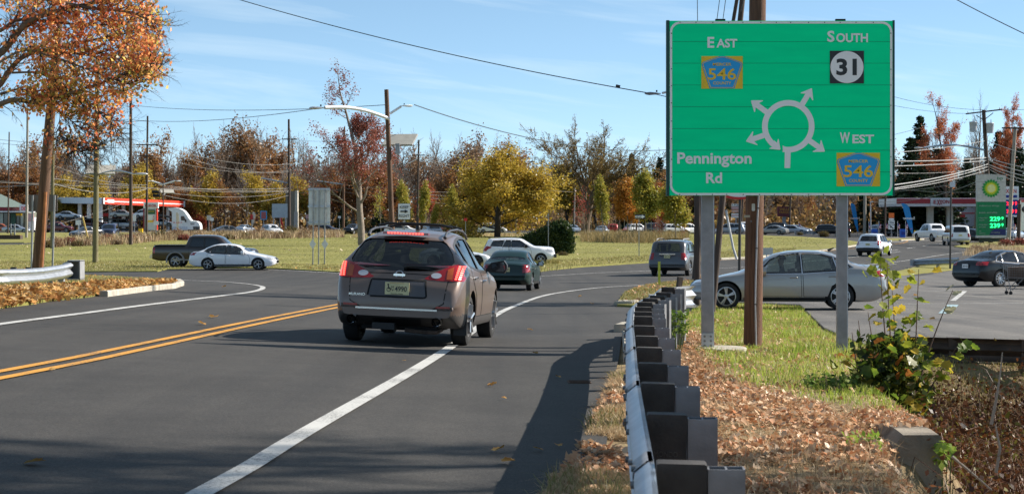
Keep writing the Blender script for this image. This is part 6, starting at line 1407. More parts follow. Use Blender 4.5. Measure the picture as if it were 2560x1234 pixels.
# --- restaurant at the far left
rs = thing('restaurant', 'low restaurant with green hipped roof and red and white fascia at the far left', 'building', onG(20, 345)); Y = 345
def PR(pts): return [(rel(rs, at(px, py, Y))[0], rel(rs, at(px, py, Y))[2]) for px, py in pts]
q = [rel(rs, at(px, py, Yy)) for px, py, Yy in ((-90, 517.5, 343), (70, 517.5, 343), (70, 517.5, 360), (-90, 517.5, 360), (-60, 486, 352), (2, 485, 352))]
B().add(q, [(0, 1, 5, 4), (1, 2, 5), (2, 3, 4, 5), (3, 0, 4), (3, 2, 1, 0)]).obj('roof', M('green_shingle', (.17, .22, .19), .9, var=.15), rs)
B().box(((PR([(-90, 500)])[0][0] + PR([(74, 500)])[0][0]) / 2, rel(rs, at(0, 0, 344))[1] + .5, PR([(0, 522)])[0][1]), (PR([(74, 0)])[0][0] - PR([(-90, 0)])[0][0], 1.2, .72)).obj('fascia', M('salmon_fascia', (.62, .2, .18), .5), rs)
boxpx(rs, -90, 28, 518.5, 526, 343.6, .2, M('dark_red_band', (.3, .02, .03), .5), 'red_band', -.3); boxpx(rs, -90, 84, 527.5, 530.5, 343.2, 1.6, mWhite, 'soffit', -.4); boxpx(rs, 51, 71, 511, 531, 343, .5, mWhite, 'sign_board', -.6)
tx(rs, 'DD', 60, 521, 342.2, 9, 13, mRed, .02); boxpx(rs, -90, 71, 530, 575, 346, 12, M('shop_wall', (.16, .17, .13), .8), 'wall')
for i, (a, b_) in enumerate(((-40, -25), (-20, -5), (0, 8), (10, 25), (29, 37), (42, 49), (52, 58))): boxpx(rs, a, b_, 533, 568, 345.6, .1, mGlassSolid if i % 2 else M('pale_window', (.3, .36, .32), .2, coat=1), 'window', -.1)
boxpx(rs, 27, 39, 532, 570, 345.4, .1, M('green_door', (.03, .1, .06), .5), 'door_frame'); boxpx(rs, 40, 54, 533, 539, 345.2, .1, mSignYellow, 'yellow_poster'); boxpx(rs, 66, 84, 533, 553, 343, .2, M('poster_pink', (.7, .4, .38), .5), 'poster'); boxpx(rs, 71, 86, 543, 575, 346, 3, mWhite, 'side_wall')
# --- bp price sign
bp = thing('price_sign', 'tall fuel price sign with green lower half, sunburst emblem and green digits', 'sign', onG(2479, 185)); Y = 185
def PB(pts): return [(rel(bp, at(px, py, Y))[0], rel(bp, at(px, py, Y))[2]) for px, py in pts]
yb = rel(bp, at(0, 0, Y))[1]; mBPW = M('bp_pale_panel', (.56, .55, .53), .5); mBPG = M('bp_green', (.0, .20, .075), .5)
arc_ = [(2443 + 72 * t, 438.5 - 3.6 * math.sin(math.pi * (t * .8 + .2 if t < 1 else 1))) for t in np.linspace(0, 1, 9)]
ps = [(2443, 454.3)] + [(px, py) for px, py in arc_] + [(2515, 454.3)]
B().prism(PB(ps)[::-1], yb, yb + .6, 'y').obj('panel', mBPW, bp)
for a, b_ in ((454.8, 471), (471.5, 487.5), (488, 504)): boxpx(bp, 2443, 2515, a, b_, Y, .6, mBPW, 'panel')
boxpx(bp, 2443.3, 2514.7, 504.3, 588, Y, .58, mBPG, 'green_panel', -.01); boxpx(bp, 2442.5, 2515.5, 588.3, 594, Y, .62, mBPW, 'bottom_trim', -.02); boxpx(bp, 2450, 2510, 594.5, 604, Y, .4, M('dark_base', (.05, .06, .04), .8), 'base', .1)
def burst(n, r1, r2, mat, dy, ph=0):
 P = []
 for i in range(n * 2): a = math.pi * i / n + ph; r = r1 if i % 2 == 0 else r2; P.append((2477.5 + r * math.sin(a), 470.8 - r * math.cos(a)))
 B().prism(PB(P), yb - dy - .02, yb - dy, 'y').obj('sunburst', mat, bp)
burst(18, 24, 19, M('burst_green', (.0, .30, .05), .5), .02); burst(18, 19, 15, M('burst_lime', (.25, .52, .03), .5), .045, .17); burst(18, 15, 12, M('burst_yellow', (.8, .72, .02), .5), .07); burst(18, 11, 9, M('burst_pale', (.85, .85, .35), .5), .095, .17)
tx(bp, 'bp', 2500, 446.5, Y, 10, 14, mBPG, .0, 'emblem', -.03)
mPr = M('price_white', (.38, .45, .4), .5)
for s, px, py, h_, w_ in (('tobacco shop', 2472.5, 514.5, 5, 50), ('auto service', 2470, 531, 4.5, 45), ('regular', 2458, 544.5, 4, 22), ('cash', 2454, 550, 3, 13), ('regular', 2458, 561.5, 4, 22), ('credit', 2455.5, 567, 3.4, 17), ('all', 2449.5, 577.5, 3, 5), ('vehicles', 2455, 582.5, 3, 17)): tx(bp, s, px, py, Y, h_, w_, mPr, .0, dy=-.03)
mLED = M('green_led', (.02, 1, .25), .5, emit=1.3)
for s, py in (('229', 547), ('239', 563.5)): tx(bp, s, 2487.5, py, Y, 11, 26, mLED, .02, 'led_price', -.03); tx(bp, '9', 2506, py - 1.5, Y, 7.5, 5, mLED, .02, 'led_price', -.03)
B().prism(PB([(2473, 587.6), (2478, 578), (2486, 572.5), (2497, 571.8), (2514, 572.5), (2514, 587.6)]), yb - .03, yb - .01, 'y').obj('blue_panel', M('navy_panel', (.01, .02, .14), .5), bp); tx(bp, 'amazing', 2489, 581, Y, 4, 22, mPr, .0, dy=-.05)
# --- exxon price sign behind the grey pole
xs = thing('price_sign', 'white and blue fuel price sign with red digits at the right edge', 'sign', onG(2532, 222)); Y = 222; mNavy = M('navy_blue', (.01, .03, .25), .5)
boxpx(xs, 2505, 2547, 465.5, 500, Y, .5, mSignWhite, 'panel'); boxpx(xs, 2505, 2542, 487.5, 494, Y, .1, mNavy, 'blue_bar', -.1); boxpx(xs, 2505, 2544, 499, 517, Y, .5, mNavy, 'digit_panel', -.02); boxpx(xs, 2505, 2543, 518.5, 537, Y, .5, mNavy, 'digit_panel', -.02); boxpx(xs, 2506, 2542, 537.5, 542, Y, .4, mSignWhite, 'trim'); boxpx(xs, 2530, 2534, 540, 600, Y, .3, mGalvDull, 'post')
tx(xs, 'EXXON', 2521, 477.5, Y, 10.5, 40, mRed, .02, dy=-.04)
mRLED = M('red_led', (1, .02, .03), .5, emit=1.3)
for s, py in (('2.29 9', 508.5), ('2.39 9', 528)): tx(xs, s, 2529, py, Y, 9.5, 26, mRLED, .02, 'led_price', -.06)
e2 = thing('panel_sign', 'white route sign with black characters at the very right edge', 'sign', onG(2572, 185)); boxpx(e2, 2552, 2600, 500, 577, 185, .15, mSignWhite, 'panel'); boxpx(e2, 2553, 2600, 501, 505, 185, .1, mRed, 'red_band', -.05); boxpx(e2, 2570, 2574, 577, 606, 185, .15, mGalvDull, 'post')
c2 = rel(e2, at(2566, 523, 185)); B().prism([(c2[0] + .48 * math.cos(a), c2[2] + .34 * math.sin(a)) for a in np.linspace(0, 6.28, 24, False)], c2[1] - .04, c2[1] - .01, 'y').obj('route_plate', mSignBlack, e2); tx(e2, '2', 2562, 523, 184.9, 8, 5, mSignWhite, .02)
# --- exxon canopy and shop
ec = thing('gas_canopy', 'white filling station canopy with dark red fascia and tapered columns at the right', 'canopy', onG(2350, 255)); Y = 250
mExR = M('exxon_red', (.27, .012, .02), .5)
boxpx(ec, 2241, 2620, 509, 515.5, Y, 12, M('canopy_white', (.52, .53, .56), .5), 'lower_fascia'); boxpx(ec, 2241, 2620, 495, 509, Y, 12, mWhite, 'deck', .05); boxpx(ec, 2241.5, 2325, 496.5, 508.5, Y, .3, mExR, 'red_fascia', -.12); boxpx(ec, 2378, 2620, 496.5, 509, Y, .3, mExR, 'red_fascia', -.12); boxpx(ec, 2326, 2377, 494.5, 514.5, Y, .3, M('canopy_white', (.52, .53, .56), .5), 'sign_board', -.18)
tx(ec, 'E', 2337, 504.5, Y - .25, 9.5, 6.5, mExR, .03); tx(ec, 'XX', 2349, 505.5, Y - .25, 13, 14, mExR, .03); tx(ec, 'ON', 2364.5, 504, Y - .25, 9.5, 18, mExR, .03)
for px, w in ((2329, 15), (2378, 15), (2480, 15)):
 g = onG(px, 254).z; t = zt_(515, 254); wm = w * 254 / FPX; B().prism([(rel(ec, at(px, 0, 254))[0] - wm * .5, g - ec.location.z), (rel(ec, at(px, 0, 254))[0] + wm * .5, g - ec.location.z), (rel(ec, at(px, 0, 254))[0] + wm * .5, t - ec.location.z - .3), (rel(ec, at(px, 0, 254))[0] + wm * .75, t - ec.location.z), (rel(ec, at(px, 0, 254))[0] - wm * .75, t - ec.location.z), (rel(ec, at(px, 0, 254))[0] - wm * .5, t - ec.location.z - .3)], -.4, .4, 'y').obj('column', mCream, ec)
sh = thing('station_shop', 'white filling station shop with red stripe behind the canopy', 'building', onG(2400, 290)); Y = 285
boxpx(sh, 2355, 2640, 512, 584, Y, 9, M('shop_white', (.6, .62, .68), .6), 'wall'); boxpx(sh, 2357, 2370, 530.5, 533.5, Y, .1, mRed, 'red_stripe', -.08); boxpx(sh, 2387, 2640, 531.5, 534, Y, .1, mRed, 'red_stripe', -.08); boxpx(sh, 2386, 2412, 536, 544, Y, .2, mRed, 'red_sign', -.2); boxpx(sh, 2391, 2400, 548, 569, Y, .1, M('tan_door', (.42, .32, .18), .6), 'door', -.08); boxpx(sh, 2401, 2409, 549, 556, Y, .1, mGlassSolid, 'window', -.08); boxpx(sh, 2401, 2411, 558, 569, Y, .1, mBlack, 'doorway', -.08); boxpx(sh, 2358, 2368, 535, 566, Y, .1, M('dark_window', (.04, .04, .05), .3), 'window', -.08)
cb = thing('ice_cabinet', 'white framed display cabinet under the right canopy', 'cabinet', onG(2337, 262)); boxpx(cb, 2320, 2354, 551, 572, 262, .8, mWhite, 'cabinet'); boxpx(cb, 2322, 2352, 553, 557, 262, .1, mBlack, 'shelf', -.1)
# --- smaller business signs
wf = thing('bank_sign', 'maroon bank sign with gold lettering on a grey pole', 'sign', onG(1961, 305)); Y = 305
boxpx(wf, 1944.5, 1977.5, 516, 541, Y, .8, M('maroon', (.1, .008, .02), .5), 'panel'); boxpx(wf, 1957, 1965, 541, 585, Y, .4, M('blue_grey_post', (.25, .27, .3), .6), 'post', .2); tx(wf, 'WELLS', 1961, 523, Y, 6, 25, M('gold_letters', (.5, .25, .02), .5), .01); tx(wf, 'FARGO', 1961, 530.5, Y, 6, 25, M('gold_letters', (.5, .25, .02), .5), .01)
lq = thing('store_sign', 'stacked white and red store sign beside the dark pole', 'sign', onG(1838, 300)); Y = 300
for y0_, y1_, mt, s, mc in ((509.5, 516, mSignWhite, 'K-PUB', mPaper), (517, 523, M('rose', (.6, .25, .25), .5), 'LIQUOR', mSignWhite), (524.5, 530, M('salmon', (.75, .3, .18), .5), 'MARKET', mSignWhite), (533, 544, mSignWhite, 'AUTO', mRed)):
 boxpx(lq, 1829, 1851, y0_, y1_, Y, .3, mt, 'panel'); tx(lq, s, 1838, (y0_ + y1_) / 2, Y, 4, 17, mc, .01)
boxpx(lq, 1839, 1842, 544, 583, Y, .3, mGalvDull, 'post', .05)
rt = thing('route_sign', 'US 206 route marker with orange detour plate and arrow', 'road sign', onG(2229, 238)); Y = 238
boxpx(rt, 2222, 2235.5, 532, 544.5, Y, .05, mOrange, 'orange_plate'); boxpx(rt, 2222.5, 2235, 545.5, 550, Y, .05, mSignWhite, 'direction_plate'); boxpx(rt, 2221, 2236.5, 551, 561, Y, .05, mSignWhite, 'shield_plate'); boxpx(rt, 2221, 2236, 562.5, 573, Y, .05, mSignWhite, 'arrow_plate'); boxpx(rt, 2228, 2229.5, 545, 592, Y + .1, .08, mGalvDull, 'post')
tx(rt, '206', 2228.8, 556, Y, 6, 12, mSignBlack, .01); c = rel(rt, at(2229, 567.5, Y)); B().bar((c[0] + .25, c[1] - .04, c[2] - .2), (c[0] - .1, c[1] - .04, c[2] + .1), .02, .09).obj('arrow', mSignBlack, rt); B().prism([(c[0] - .25, c[2] + .2), (c[0] + .05, c[2] + .12), (c[0] - .16, c[2] - .1)], c[1] - .06, c[1] - .03, 'y').obj('arrow_head', mSignBlack, rt)
# feather flags
def feather(label, pts, Y, mat, txt=None, tpos=None, rot=0):
 r = thing('feather_flag', label, 'banner', onG(pts[-1][0], Y)); P = [(rel(r, at(px, py, Y))[0], rel(r, at(px, py, Y))[2]) for px, py in pts]
 B().prism(P, -.02, .02, 'y').obj('cloth', mat, r); k = P[len(P) - 1]; B().tube([(P[-1][0], .03, -.1), (P[0][0] * .5 + P[-1][0] * .5 - .05, .03, (P[0][1] + P[-1][1]) / 2), (P[0][0], .03, P[0][1])], .03, 6).obj('pole', mGalvDull, r)
 if txt:
  for s, px, py, h_, w_, mt in txt: tx(r, s, px, py, Y, h_, w_, mt, .01, dy=-.04, rot=rot, flip=True)
mFl = M('blue_flag', (.01, .22, .55), .6)
feather('tall blue feather flag leaning beside the white pickup truck', [(2283, 584), (2279, 583), (2270, 562), (2263, 540), (2257, 518), (2253, 508), (2260, 508), (2267, 511), (2273, 518), (2277, 535), (2281, 560)][::1], 232, mFl, [('Summer', 2272, 545, 7, 30, mSignWhite), ('%', 2278, 572, 3, 5, M('pink', (.7, .2, .3), .5))], R(-70))
feather('smaller blue feather flag between the green sign post and the grey pole', [(2146, 579), (2143, 578), (2137, 560), (2132, 540), (2128, 520), (2126, 509), (2131, 508), (2137, 512), (2141, 530), (2144, 555)], 262, mFl, [('Summer', 2137.5, 545, 4.5, 24, mSignWhite)], R(-76))
feather('cream feather flag in front of the white truck', [(443, 583), (441, 560), (440, 540), (440, 531), (444, 531), (447, 536), (448, 550), (446, 570), (445, 583)], 300, M('cream_flag', (.7, .6, .5), .6), [('SALE', 444, 556, 3, 24, mRed)], R(-90)); feather('cream feather flag near the poster sign', [(628, 570), (630, 552), (631, 535), (632, 529), (636, 530), (639, 536), (638, 545), (633, 560), (630, 572)], 318, M('cream_flag', (.7, .6, .5), .6), [('SALE', 635, 547, 2.5, 20, mRed)], R(-90)); feather('red feather flag left of the dark pole', [(707, 573), (703, 560), (699, 545), (698, 543), (703, 544), (706, 553), (709, 573)], 312, mRed)
gs = thing('price_banner', 'dark green banner with yellow number 215 beside a yellow post', 'sign', onG(2298, 225)); boxpx(gs, 2291, 2308, 574.5, 590.5, 225, .1, M('dark_green_panel', (.02, .12, .06), .5), 'panel'); tx(gs, '215', 2299.5, 582.5, 225, 9, 15, mSignYellow, .01); boxpx(gs, 2286, 2290, 576, 592, 225, .2, mSignYellow, 'post')
for i, (px, Y, lb) in enumerate(((2172, 246, 'left of the route marker'), (2197, 244, 'right of the lamp post'), (2214, 241, 'next to the dark pole'), (2244, 238, 'just right of the route marker'), (2264, 236, 'under the blue feather flag'), (2533, 200, 'under the blue and white price sign'), (1997, 296, 'right of the bank sign'))):
 r = thing('small_flag', 'small american flag on a white stick ' + lb, 'flag', onG(px, Y), group='small flags along the road'); s = rel(r, at(px, 558, Y)); B().tube([(0, 0, -.1), (.0, 0, s[2] + .3)], .02, 5).obj('stick', mWhite, r)
 z = s[2]; b = B()
 for k in range(7): b.mi = k % 2; b.prism([(.02, z - .09 * k), (.3, z - .09 * k - .12), (.3, z - .09 * k - .2), (.02, z - .09 * k - .085)], -.01, .01, 'y')
 b.mi = 2; b.prism([(.02, z + .01), (.16, z - .06), (.16, z - .36), (.02, z - .3)], -.015, .015, 'y'); b.obj('cloth', [mRed, mSignWhite, mNavy], r)
for px, lb in ((2257, 'blue bin between the small flags'), (2186, 'blue newspaper box beside the lamp post')): r = thing('blue_box', lb + ' at the far right', 'bin', onG(px, 240)); B().prism([(-.35, 0), (.35, 0), (.38, 1.0), (.3, 1.1), (-.3, 1.1), (-.38, 1.0)], -.3, .3, 'y').obj('body', M('bright_blue', (.01, .1, .5), .5), r); B().box((0, -.31, .55), (.5, .02, .4)).obj('panel', mNavy, r)
# landscape bits on the far left lawn
pb_ = thing('raised_planter', 'low dark wooden planter bed on the lawn at far left', 'planter', onG(26, 215)); B().box((0, 0, .25), (2.6, 1.2, .5)).obj('box', mPoleDark, pb_); B().box((0, 0, .5), (2.4, 1.0, .1)).obj('soil', mLitter, pb_)
sb_ = thing('bench_frame', 'grey twin post frame behind the planter at far left', 'post', onG(31, 232));
for x in (-.2, .28): B().box((x, 0, .9), (.14, .14, 1.8)).obj('post', M('blue_grey_post', (.25, .27, .3), .6), sb_)
for z in (.5, 1.2): B().box((.04, -.09, z), (.6, .04, .1)).obj('rail', mPoleDark, sb_)
yb_ = thing('yellow_box', 'yellow utility cabinet left of the fuel price sign at the left', 'cabinet', onG(352, 310)); B().box((0, 0, .35), (.65, .5, .75)).obj('cabinet', mSignYellow, yb_); B().box((0, 0, .75), (.7, .55, .06)).obj('lid', mSignYellow, yb_)
# stone chimney-like tower between the trees
st = thing('stone_pillar', 'pale stone chimney standing among the trees left of the tall blank sign', 'chimney', onG(732, 330)); boxpx(st, 714, 737, 478, 572, 330, 1.5, M('shade_stone', (.2, .17, .13), .9, var=.2, bump=.3), 'shaft'); boxpx(st, 737.3, 744, 476, 572, 330, 1.5, M('sunlit_stone', (.5, .46, .38), .9, var=.2, bump=.3), 'corner', -.1)  # same stone in two tones: shaded front and sunlit right strip are painted in
# --- parked and queuing far cars
G_ = 'cars in the queue along the far road'
FC = [('sedan', 'silver sedan in front of the restaurant', pBlueS, 42, 318, 90), ('boxy', 'burnt orange SUV parked at the restaurant', pOrangeC, 5, 335, 90), ('pickup', 'maroon pickup left of the car carrier', pMaroon, 140, 325, 90), ('suv', 'dark SUV with lit headlights coming towards the camera between the two left poles', pBlueD, 274, 240, 175), ('sedan', 'grey car behind the dry shrubs left of the solar pole', pGrey, 216, 236, 215), ('sedan', 'silver sedan driving away on the far road near the cream feather flag', pBlueS, 614, 322, 20), ('sedan', 'grey car low in the grass behind the white sedan', pGrey, 574, 268, 60), ('cross', 'white hatchback coming closer on the far road', pWhite, 680, 262, 150), ('sedan', 'dark blue car half hidden behind the tall blank sign panel', pBlueD, 818, 300, 90), ('boxy', 'small black off-roader left of the reddish tree trunk', pBlack, 882, 285, 200), ('van', 'white van behind the keep right sign', pWhite, 1003, 275, 90), ('suv', 'silver SUV under the thin poles left of the yellow tree', pBlueS, 1082, 235, 165), ('sedan', 'maroon car at the left edge of the yellow tree', pMaroon, 1123, 290, 60), ('sedan', 'black car under the yellow tree', pBlack, 1152, 300, 90), ('van', 'white van seen under the yellow tree', pWhite, 1230, 310, 90), ('sedan', 'light car at the foot of the bare elm', pBlueS, 1433, 300, 160), ('sedan', 'silver sedan driving away left of the orange sapling', pBlueS, 1506, 268, 8), ('boxy', 'red car beyond the saplings', pRedCar, 1533, 300, 5), ('cross', 'white car behind the one way sign', pWhite, 1594, 300, 60),
 ('suv', 'dark SUV behind the leftmost thin sapling stakes', pGrey, 1647, 285, 90), ('cross', 'white crossover behind the red leaved sapling', pWhite, 1687, 285, 70), ('van', 'white van just left of the leaning pole', pWhite, 1718, 290, 60), ('van', 'silver minivan in the queue right of the left green sign post', pBlueS, 1825, 292, -68), ('pickup', 'white pickup truck behind the silver minivan', pWhite, 1862, 305, 200), ('sedan', 'champagne sedan in the queue right of the main pole', pSilver, 1931, 282, -62), ('suv', 'black SUV behind the champagne sedan', pBlack, 1935, 300, -60), ('sedan', 'silver sedan in the queue behind the bank sign pole', pBlueS, 1984, 292, 110), ('sedan', 'light grey sedan behind the silver sedan near the bank sign', pBlueS, 1995, 312, 110), ('boxy', 'dark car in the shade left of the right green sign post', pBlack, 2078, 262, 100), ('big', 'black SUV between the right green sign post and the blue flag', pBlack, 2108, 245, 10), ('boxy', 'silver off-roader behind the small flags', pBlueS, 2212, 262, 60), ('suv', 'silver SUV behind the route marker', pBlueS, 2252, 268, 20), ('sedan', 'black car between the white full-size SUV and the tall price sign', pBlack, 2436, 190, 140), ('sedan', 'silver sedan behind the dark pole at the right edge', pBlueS, 2533, 215, 30), ('pickup', 'grey pickup at the right canopy', pGrey, 2300, 275, 90)]
for k, lb, pt_, px, Y, hd in FC: farcar(k, lb, pt_, px, Y, hd, G_ if Y > 280 and px > 1400 else None)
# low guardrail along the far road
g6 = thing('guardrail', 'pale guardrail along the far road right of the bank sign', 'guardrail', (0, 0, 0)); a, b_ = at(1985, 577, 285), at(2040, 578, 275)
wbeam([(a.lerp(b_, t / 6).x, a.lerp(b_, t / 6).y) for t in range(7)], [a.lerp(b_, t / 6).z for t in range(7)], 'rail', mGalv, g6, side=-1, prof=[(u * 2, w * 1.4) for u, w in wprof])
for t in (.1, .5, .9): v = a.lerp(b_, t); B().box((v.x, v.y + .2, v.z - .4), (.2, .2, .9)).obj('post', mGalvDull, g6)
# --- shopping cart in the lot
ct = thing('shopping_cart', 'shopping cart with a brown box in it in front of the black sedan', 'shopping cart', gp(cY(2548, 61), 61)); mCt = M('cart_wire', (.2, .2, .21), .4, .7)
def bar_(a, b, r=.012, n='frame_bar', p=None): return B().tube([a, b], r, 6).obj(n, mCt, p or ct)
x0, x1, z0, z1, hy = -.45, .45, .52, .98, .26
for y in (-hy, hy):
 for a, b_ in (((x0, y, z1), (x1, y, z1 - .08)), ((x0, y, z0 + .05), (x1, y, z0)), ((x0, y, z1), (x0, y, z0)), ((x1, y, z1 - .08), (x1, y, z0)), ((x0 + .02, y, z0), (x0 + .1, y, .12)), ((x0 + .1, y, .2), (x1 - .05, y, .16)), ((x0 + .15, y, .15), (x0 + .5, y, z0))): bar_(a, b_)
 for k in range(1, 12): t = k / 12; bar_((x0 + .9 * t, y, z1 - .08 * t), (x0 + .9 * t, y, z0), .004, 'basket_wire')
 for k in range(1, 6): z = z0 + (z1 - z0) * k / 6; bar_((x0, y, z), (x1, y, z - .03), .004, 'basket_wire')
for x in (x0, x1): bar_((x, -hy, z1 - .03), (x, hy, z1 - .03)); bar_((x, -hy, z0), (x, hy, z0))
for x in (x0 + .1, x1 - .05):
 for y in (-hy, hy): B().lathe([(-.015, .0), (-.015, .06), (.015, .06), (.015, 0)], 12, (x, y, .06), 'y').obj('caster', mRubber, ct); bar_((x, y, .06), (x, y, .18), .015, 'fork')
cb_ = B().box((cY(2548, 61), 61, float(gz(cY(2548, 61), 61)) + .72), (.7, .4, .36)).obj('cardboard_box', M('brown_card', (.12, .075, .05), .9, var=.2)); tag(cb_, 'brown box inside the shopping cart', 'box')
# ================================================================ TREES
class TB:
 """fast tube/leaf collector"""
 def __init__(s): s.V = []; s.F = []; s.n = 0; s.tips = []
 def tube(s, P, rad, k=5):
  P = np.asarray(P, float); m = len(P); T = np.gradient(P, axis=0); T /= np.linalg.norm(T, axis=1)[:, None] + 1e-9
  ref = np.array([.3, .2, .93]) if abs(T[0][2]) < .9 else np.array([1., .1, 0]); U = np.cross(T, ref); U /= np.linalg.norm(U, axis=1)[:, None] + 1e-9; W = np.cross(T, U)
  a = 2 * np.pi * np.arange(k) / k; r = np.asarray(rad)[:, None, None]
  ring = P[:, None, :] + r * (np.cos(a)[None, :, None] * U[:, None, :] + np.sin(a)[None, :, None] * W[:, None, :])
  s.V.append(ring.reshape(-1, 3)); i, j = np.meshgrid(np.arange(m - 1), np.arange(k), indexing='ij'); i = i.ravel(); j = j.ravel(); j2 = (j + 1) % k
  s.F.append(np.stack([i * k + j, i * k + j2, (i + 1) * k + j2, (i + 1) * k + j], 1) + s.n); s.n += m * k
def grow(tb, twig, rg, p, d, L, r, lv, maxlv, o):
 """recursive branching. o: nch, ang, ratio, up, wob"""
 seg = 6 if lv == 0 else (5 if lv == 1 else 4 if lv < maxlv else 3)
 P = [np.array(p, float)]; d = np.array(d, float); d /= np.linalg.norm(d); D = [d]
 for i in range(seg):
  d = d + rg.normal(0, o['wob'] * (.6 if lv == 0 else 1), 3) + np.array([0, 0, o['up'][min(lv, len(o['up']) - 1)]]) / seg; d /= np.linalg.norm(d); P.append(P[-1] + d * L / seg); D.append(d)
 rad = r * (1 - np.linspace(0, 1, seg + 1) * (.55 if lv < maxlv else .85)); (twig if lv >= o.get('twiglv', 3) else tb).tube(P, rad, 8 if lv == 0 else 5 if lv < 3 else 3)
 if lv >= maxlv: tb.tips += [(P[k], D[k]) for k in range(1, seg + 1)]; return
 n = o['nch'][min(lv, len(o['nch']) - 1)]; t0 = o['first'] if lv == 0 else .25
 for k in range(n):
  t = t0 + (1 - t0) * (k + rg.random() * .8) / n; x = t * seg; i = min(int(x), seg - 1); q = P[i] + (P[i + 1] - P[i]) * (x - i); dd = D[i]
  u = rg.normal(0, 1, 3); u -= dd * u.dot(dd); u /= np.linalg.norm(u) + 1e-9; a = R(o['ang'][min(lv, len(o['ang']) - 1)]) * rg.uniform(.75, 1.25) * (1.15 - .35 * t if lv == 0 else 1)
  nd = dd * math.cos(a) + u * math.sin(a); sh = o.get('shape', lambda t: 1 - .45 * t)(t) if lv == 0 else (1 - .45 * t)
  grow(tb, twig, rg, q, nd, L * o['ratio'][min(lv, len(o['ratio']) - 1)] * sh * rg.uniform(.8, 1.15), max(o.get('rmin', .006), r * (1 - t * .5) * o.get('rr', .55)), lv + 1, maxlv, o)
 grow(tb, twig, rg, P[-1], D[-1], L * o['ratio'][min(lv, len(o['ratio']) - 1)] * .8, max(o.get('rmin', .006), rad[-1] * .9), lv + 1, maxlv, o)
def leaves(rg, C, size, per, spread, droop=0, hexa=False):
 C = np.asarray(C); n = len(C) * per; P = np.repeat(C, per, 0) + rg.normal(0, spread, (n, 3)); s = size * rg.uniform(.6, 1.3, n)[:, None]
 a = rg.normal(0, 1, (n, 3)); a[:, 2] -= droop; a /= np.linalg.norm(a, axis=1)[:, None]; b = rg.normal(0, 1, (n, 3)); b -= a * (a * b).sum(1)[:, None]; b /= np.linalg.norm(b, axis=1)[:, None]; c = np.cross(a, b)
 V = np.stack([P - a * s * .5, P + b * s * .34 + c * s * .1, P + a * s * .5, P - b * s * .34 + c * s * .1], 1).reshape(-1, 3); F = np.arange(n * 4).reshape(n, 4); return V, F
def treemesh(seed, H, o, maxlv, leafn, leafs, spread, bark, lmats, keep=1.0, crown_name='crown', tipsel=None, trunkr=None, dirv=(0, 0, 1)):
 rg = np.random.default_rng(seed); tb, tw = TB(), TB(); tw.tips = tb.tips
 grow(tb, tw, rg, (0, 0, -.3), dirv, H * o.get('tl', .55), trunkr or H * .018, 0, maxlv, o)
 wood = npmesh('trunk', np.concatenate(tb.V), np.concatenate(tb.F), [bark]); wood.polygons.foreach_set('use_smooth', [True] * len(wood.polygons))
 V = [np.concatenate(tw.V)] if tw.V else []; F = [np.concatenate(tw.F)] if tw.F else []; n = tw.n; mi = [np.zeros(len(F[0]), int)] if F else []
 if leafn:
  C = np.array([t[0] for t in tb.tips]);
  if tipsel is not None: C = C[tipsel(C, rg)]
  elif keep < 1: C = C[rg.random(len(C)) < keep]
  LV, LF = leaves(rg, C, leafs, leafn, spread); V.append(LV); F.append(LF + n); mi.append(np.ones(len(LF), int))
 cr = npmesh(crown_name, np.concatenate(V), np.concatenate(F), [bark] + list(lmats), np.concatenate(mi))
 return wood, cr
O_ = dict(nch=(10, 6, 5, 3), ang=(48, 42, 40, 40), ratio=(.55, .55, .55, .5), up=(.0, .55, .3, .15), wob=.10, first=.30, tl=.62, rr=.5, rmin=.022)
lfOrange = leafmat('orange_maple_leaf', [(.60, .16, .08), (.88, .32, .12), (.92, .44, .18), (.88, .54, .16), (.45, .42, .10)], .72)
lfRust = leafmat('rust_leaf', [(.20, .09, .04), (.31, .14, .05), (.40, .2, .07), (.3, .2, .08)], .4)
lfRed = leafmat('red_leaf', [(.22, .04, .035), (.34, .07, .05), (.28, .10, .06)], .4)
lfPink = leafmat('dull_red_leaf', [(.22, .06, .045), (.33, .10, .07), (.26, .13, .09)], .35)
lfYellow = leafmat('yellow_leaf', [(.34, .22, .03), (.50, .34, .045), (.55, .41, .07), (.27, .22, .045)], .5)
lfYG = leafmat('yellow_green_leaf', [(.30, .28, .04), (.42, .36, .06), (.2, .24, .04), (.46, .33, .06)], .45)
lfOlive = leafmat('olive_leaf', [(.16, .13, .035), (.25, .18, .045), (.33, .2, .05)], .4)
lfGreen = leafmat('dark_green_leaf', [(.012, .028, .008), (.02, .045, .012), (.045, .075, .02), (.10, .12, .04)], .2)
lfConifer = leafmat('conifer_needles', [(.012, .025, .012), (.022, .042, .018), (.04, .06, .022)], .15)
lfBrown = leafmat('brown_dead_leaf', [(.2, .13, .08), (.29, .19, .11), (.24, .14, .08)], .35)
PT = {}
def proto(k, *a, **kw): PT[k] = treemesh(*a, **kw)
proto('bare1', 11, 20, dict(O_, nch=(12, 7, 5, 4), twiglv=2), 4, 0, 0, 0, mBarkG, [lfBrown])
proto('bare2', 12, 20, dict(O_, nch=(12, 7, 5, 4), ang=(38, 38, 40, 40), first=.25, twiglv=2), 4, 0, 0, 0, mBarkB, [lfBrown])
proto('bare3', 13, 20, dict(O_, ang=(34, 30, 35, 35), up=(0, .8, .5, .2), first=.38, twiglv=2), 4, 1, .30, .3, mBarkB, [lfBrown], keep=.12)
proto('rust1', 14, 18, dict(O_, nch=(9, 6, 4), twiglv=2), 3, 5, .42, .5, mBarkB, [lfRust], keep=.75)
proto('rust2', 15, 18, dict(O_, nch=(9, 6, 4), ang=(40, 40, 40), twiglv=2), 3, 6, .40, .55, mBarkB, [lfBrown], keep=.7)
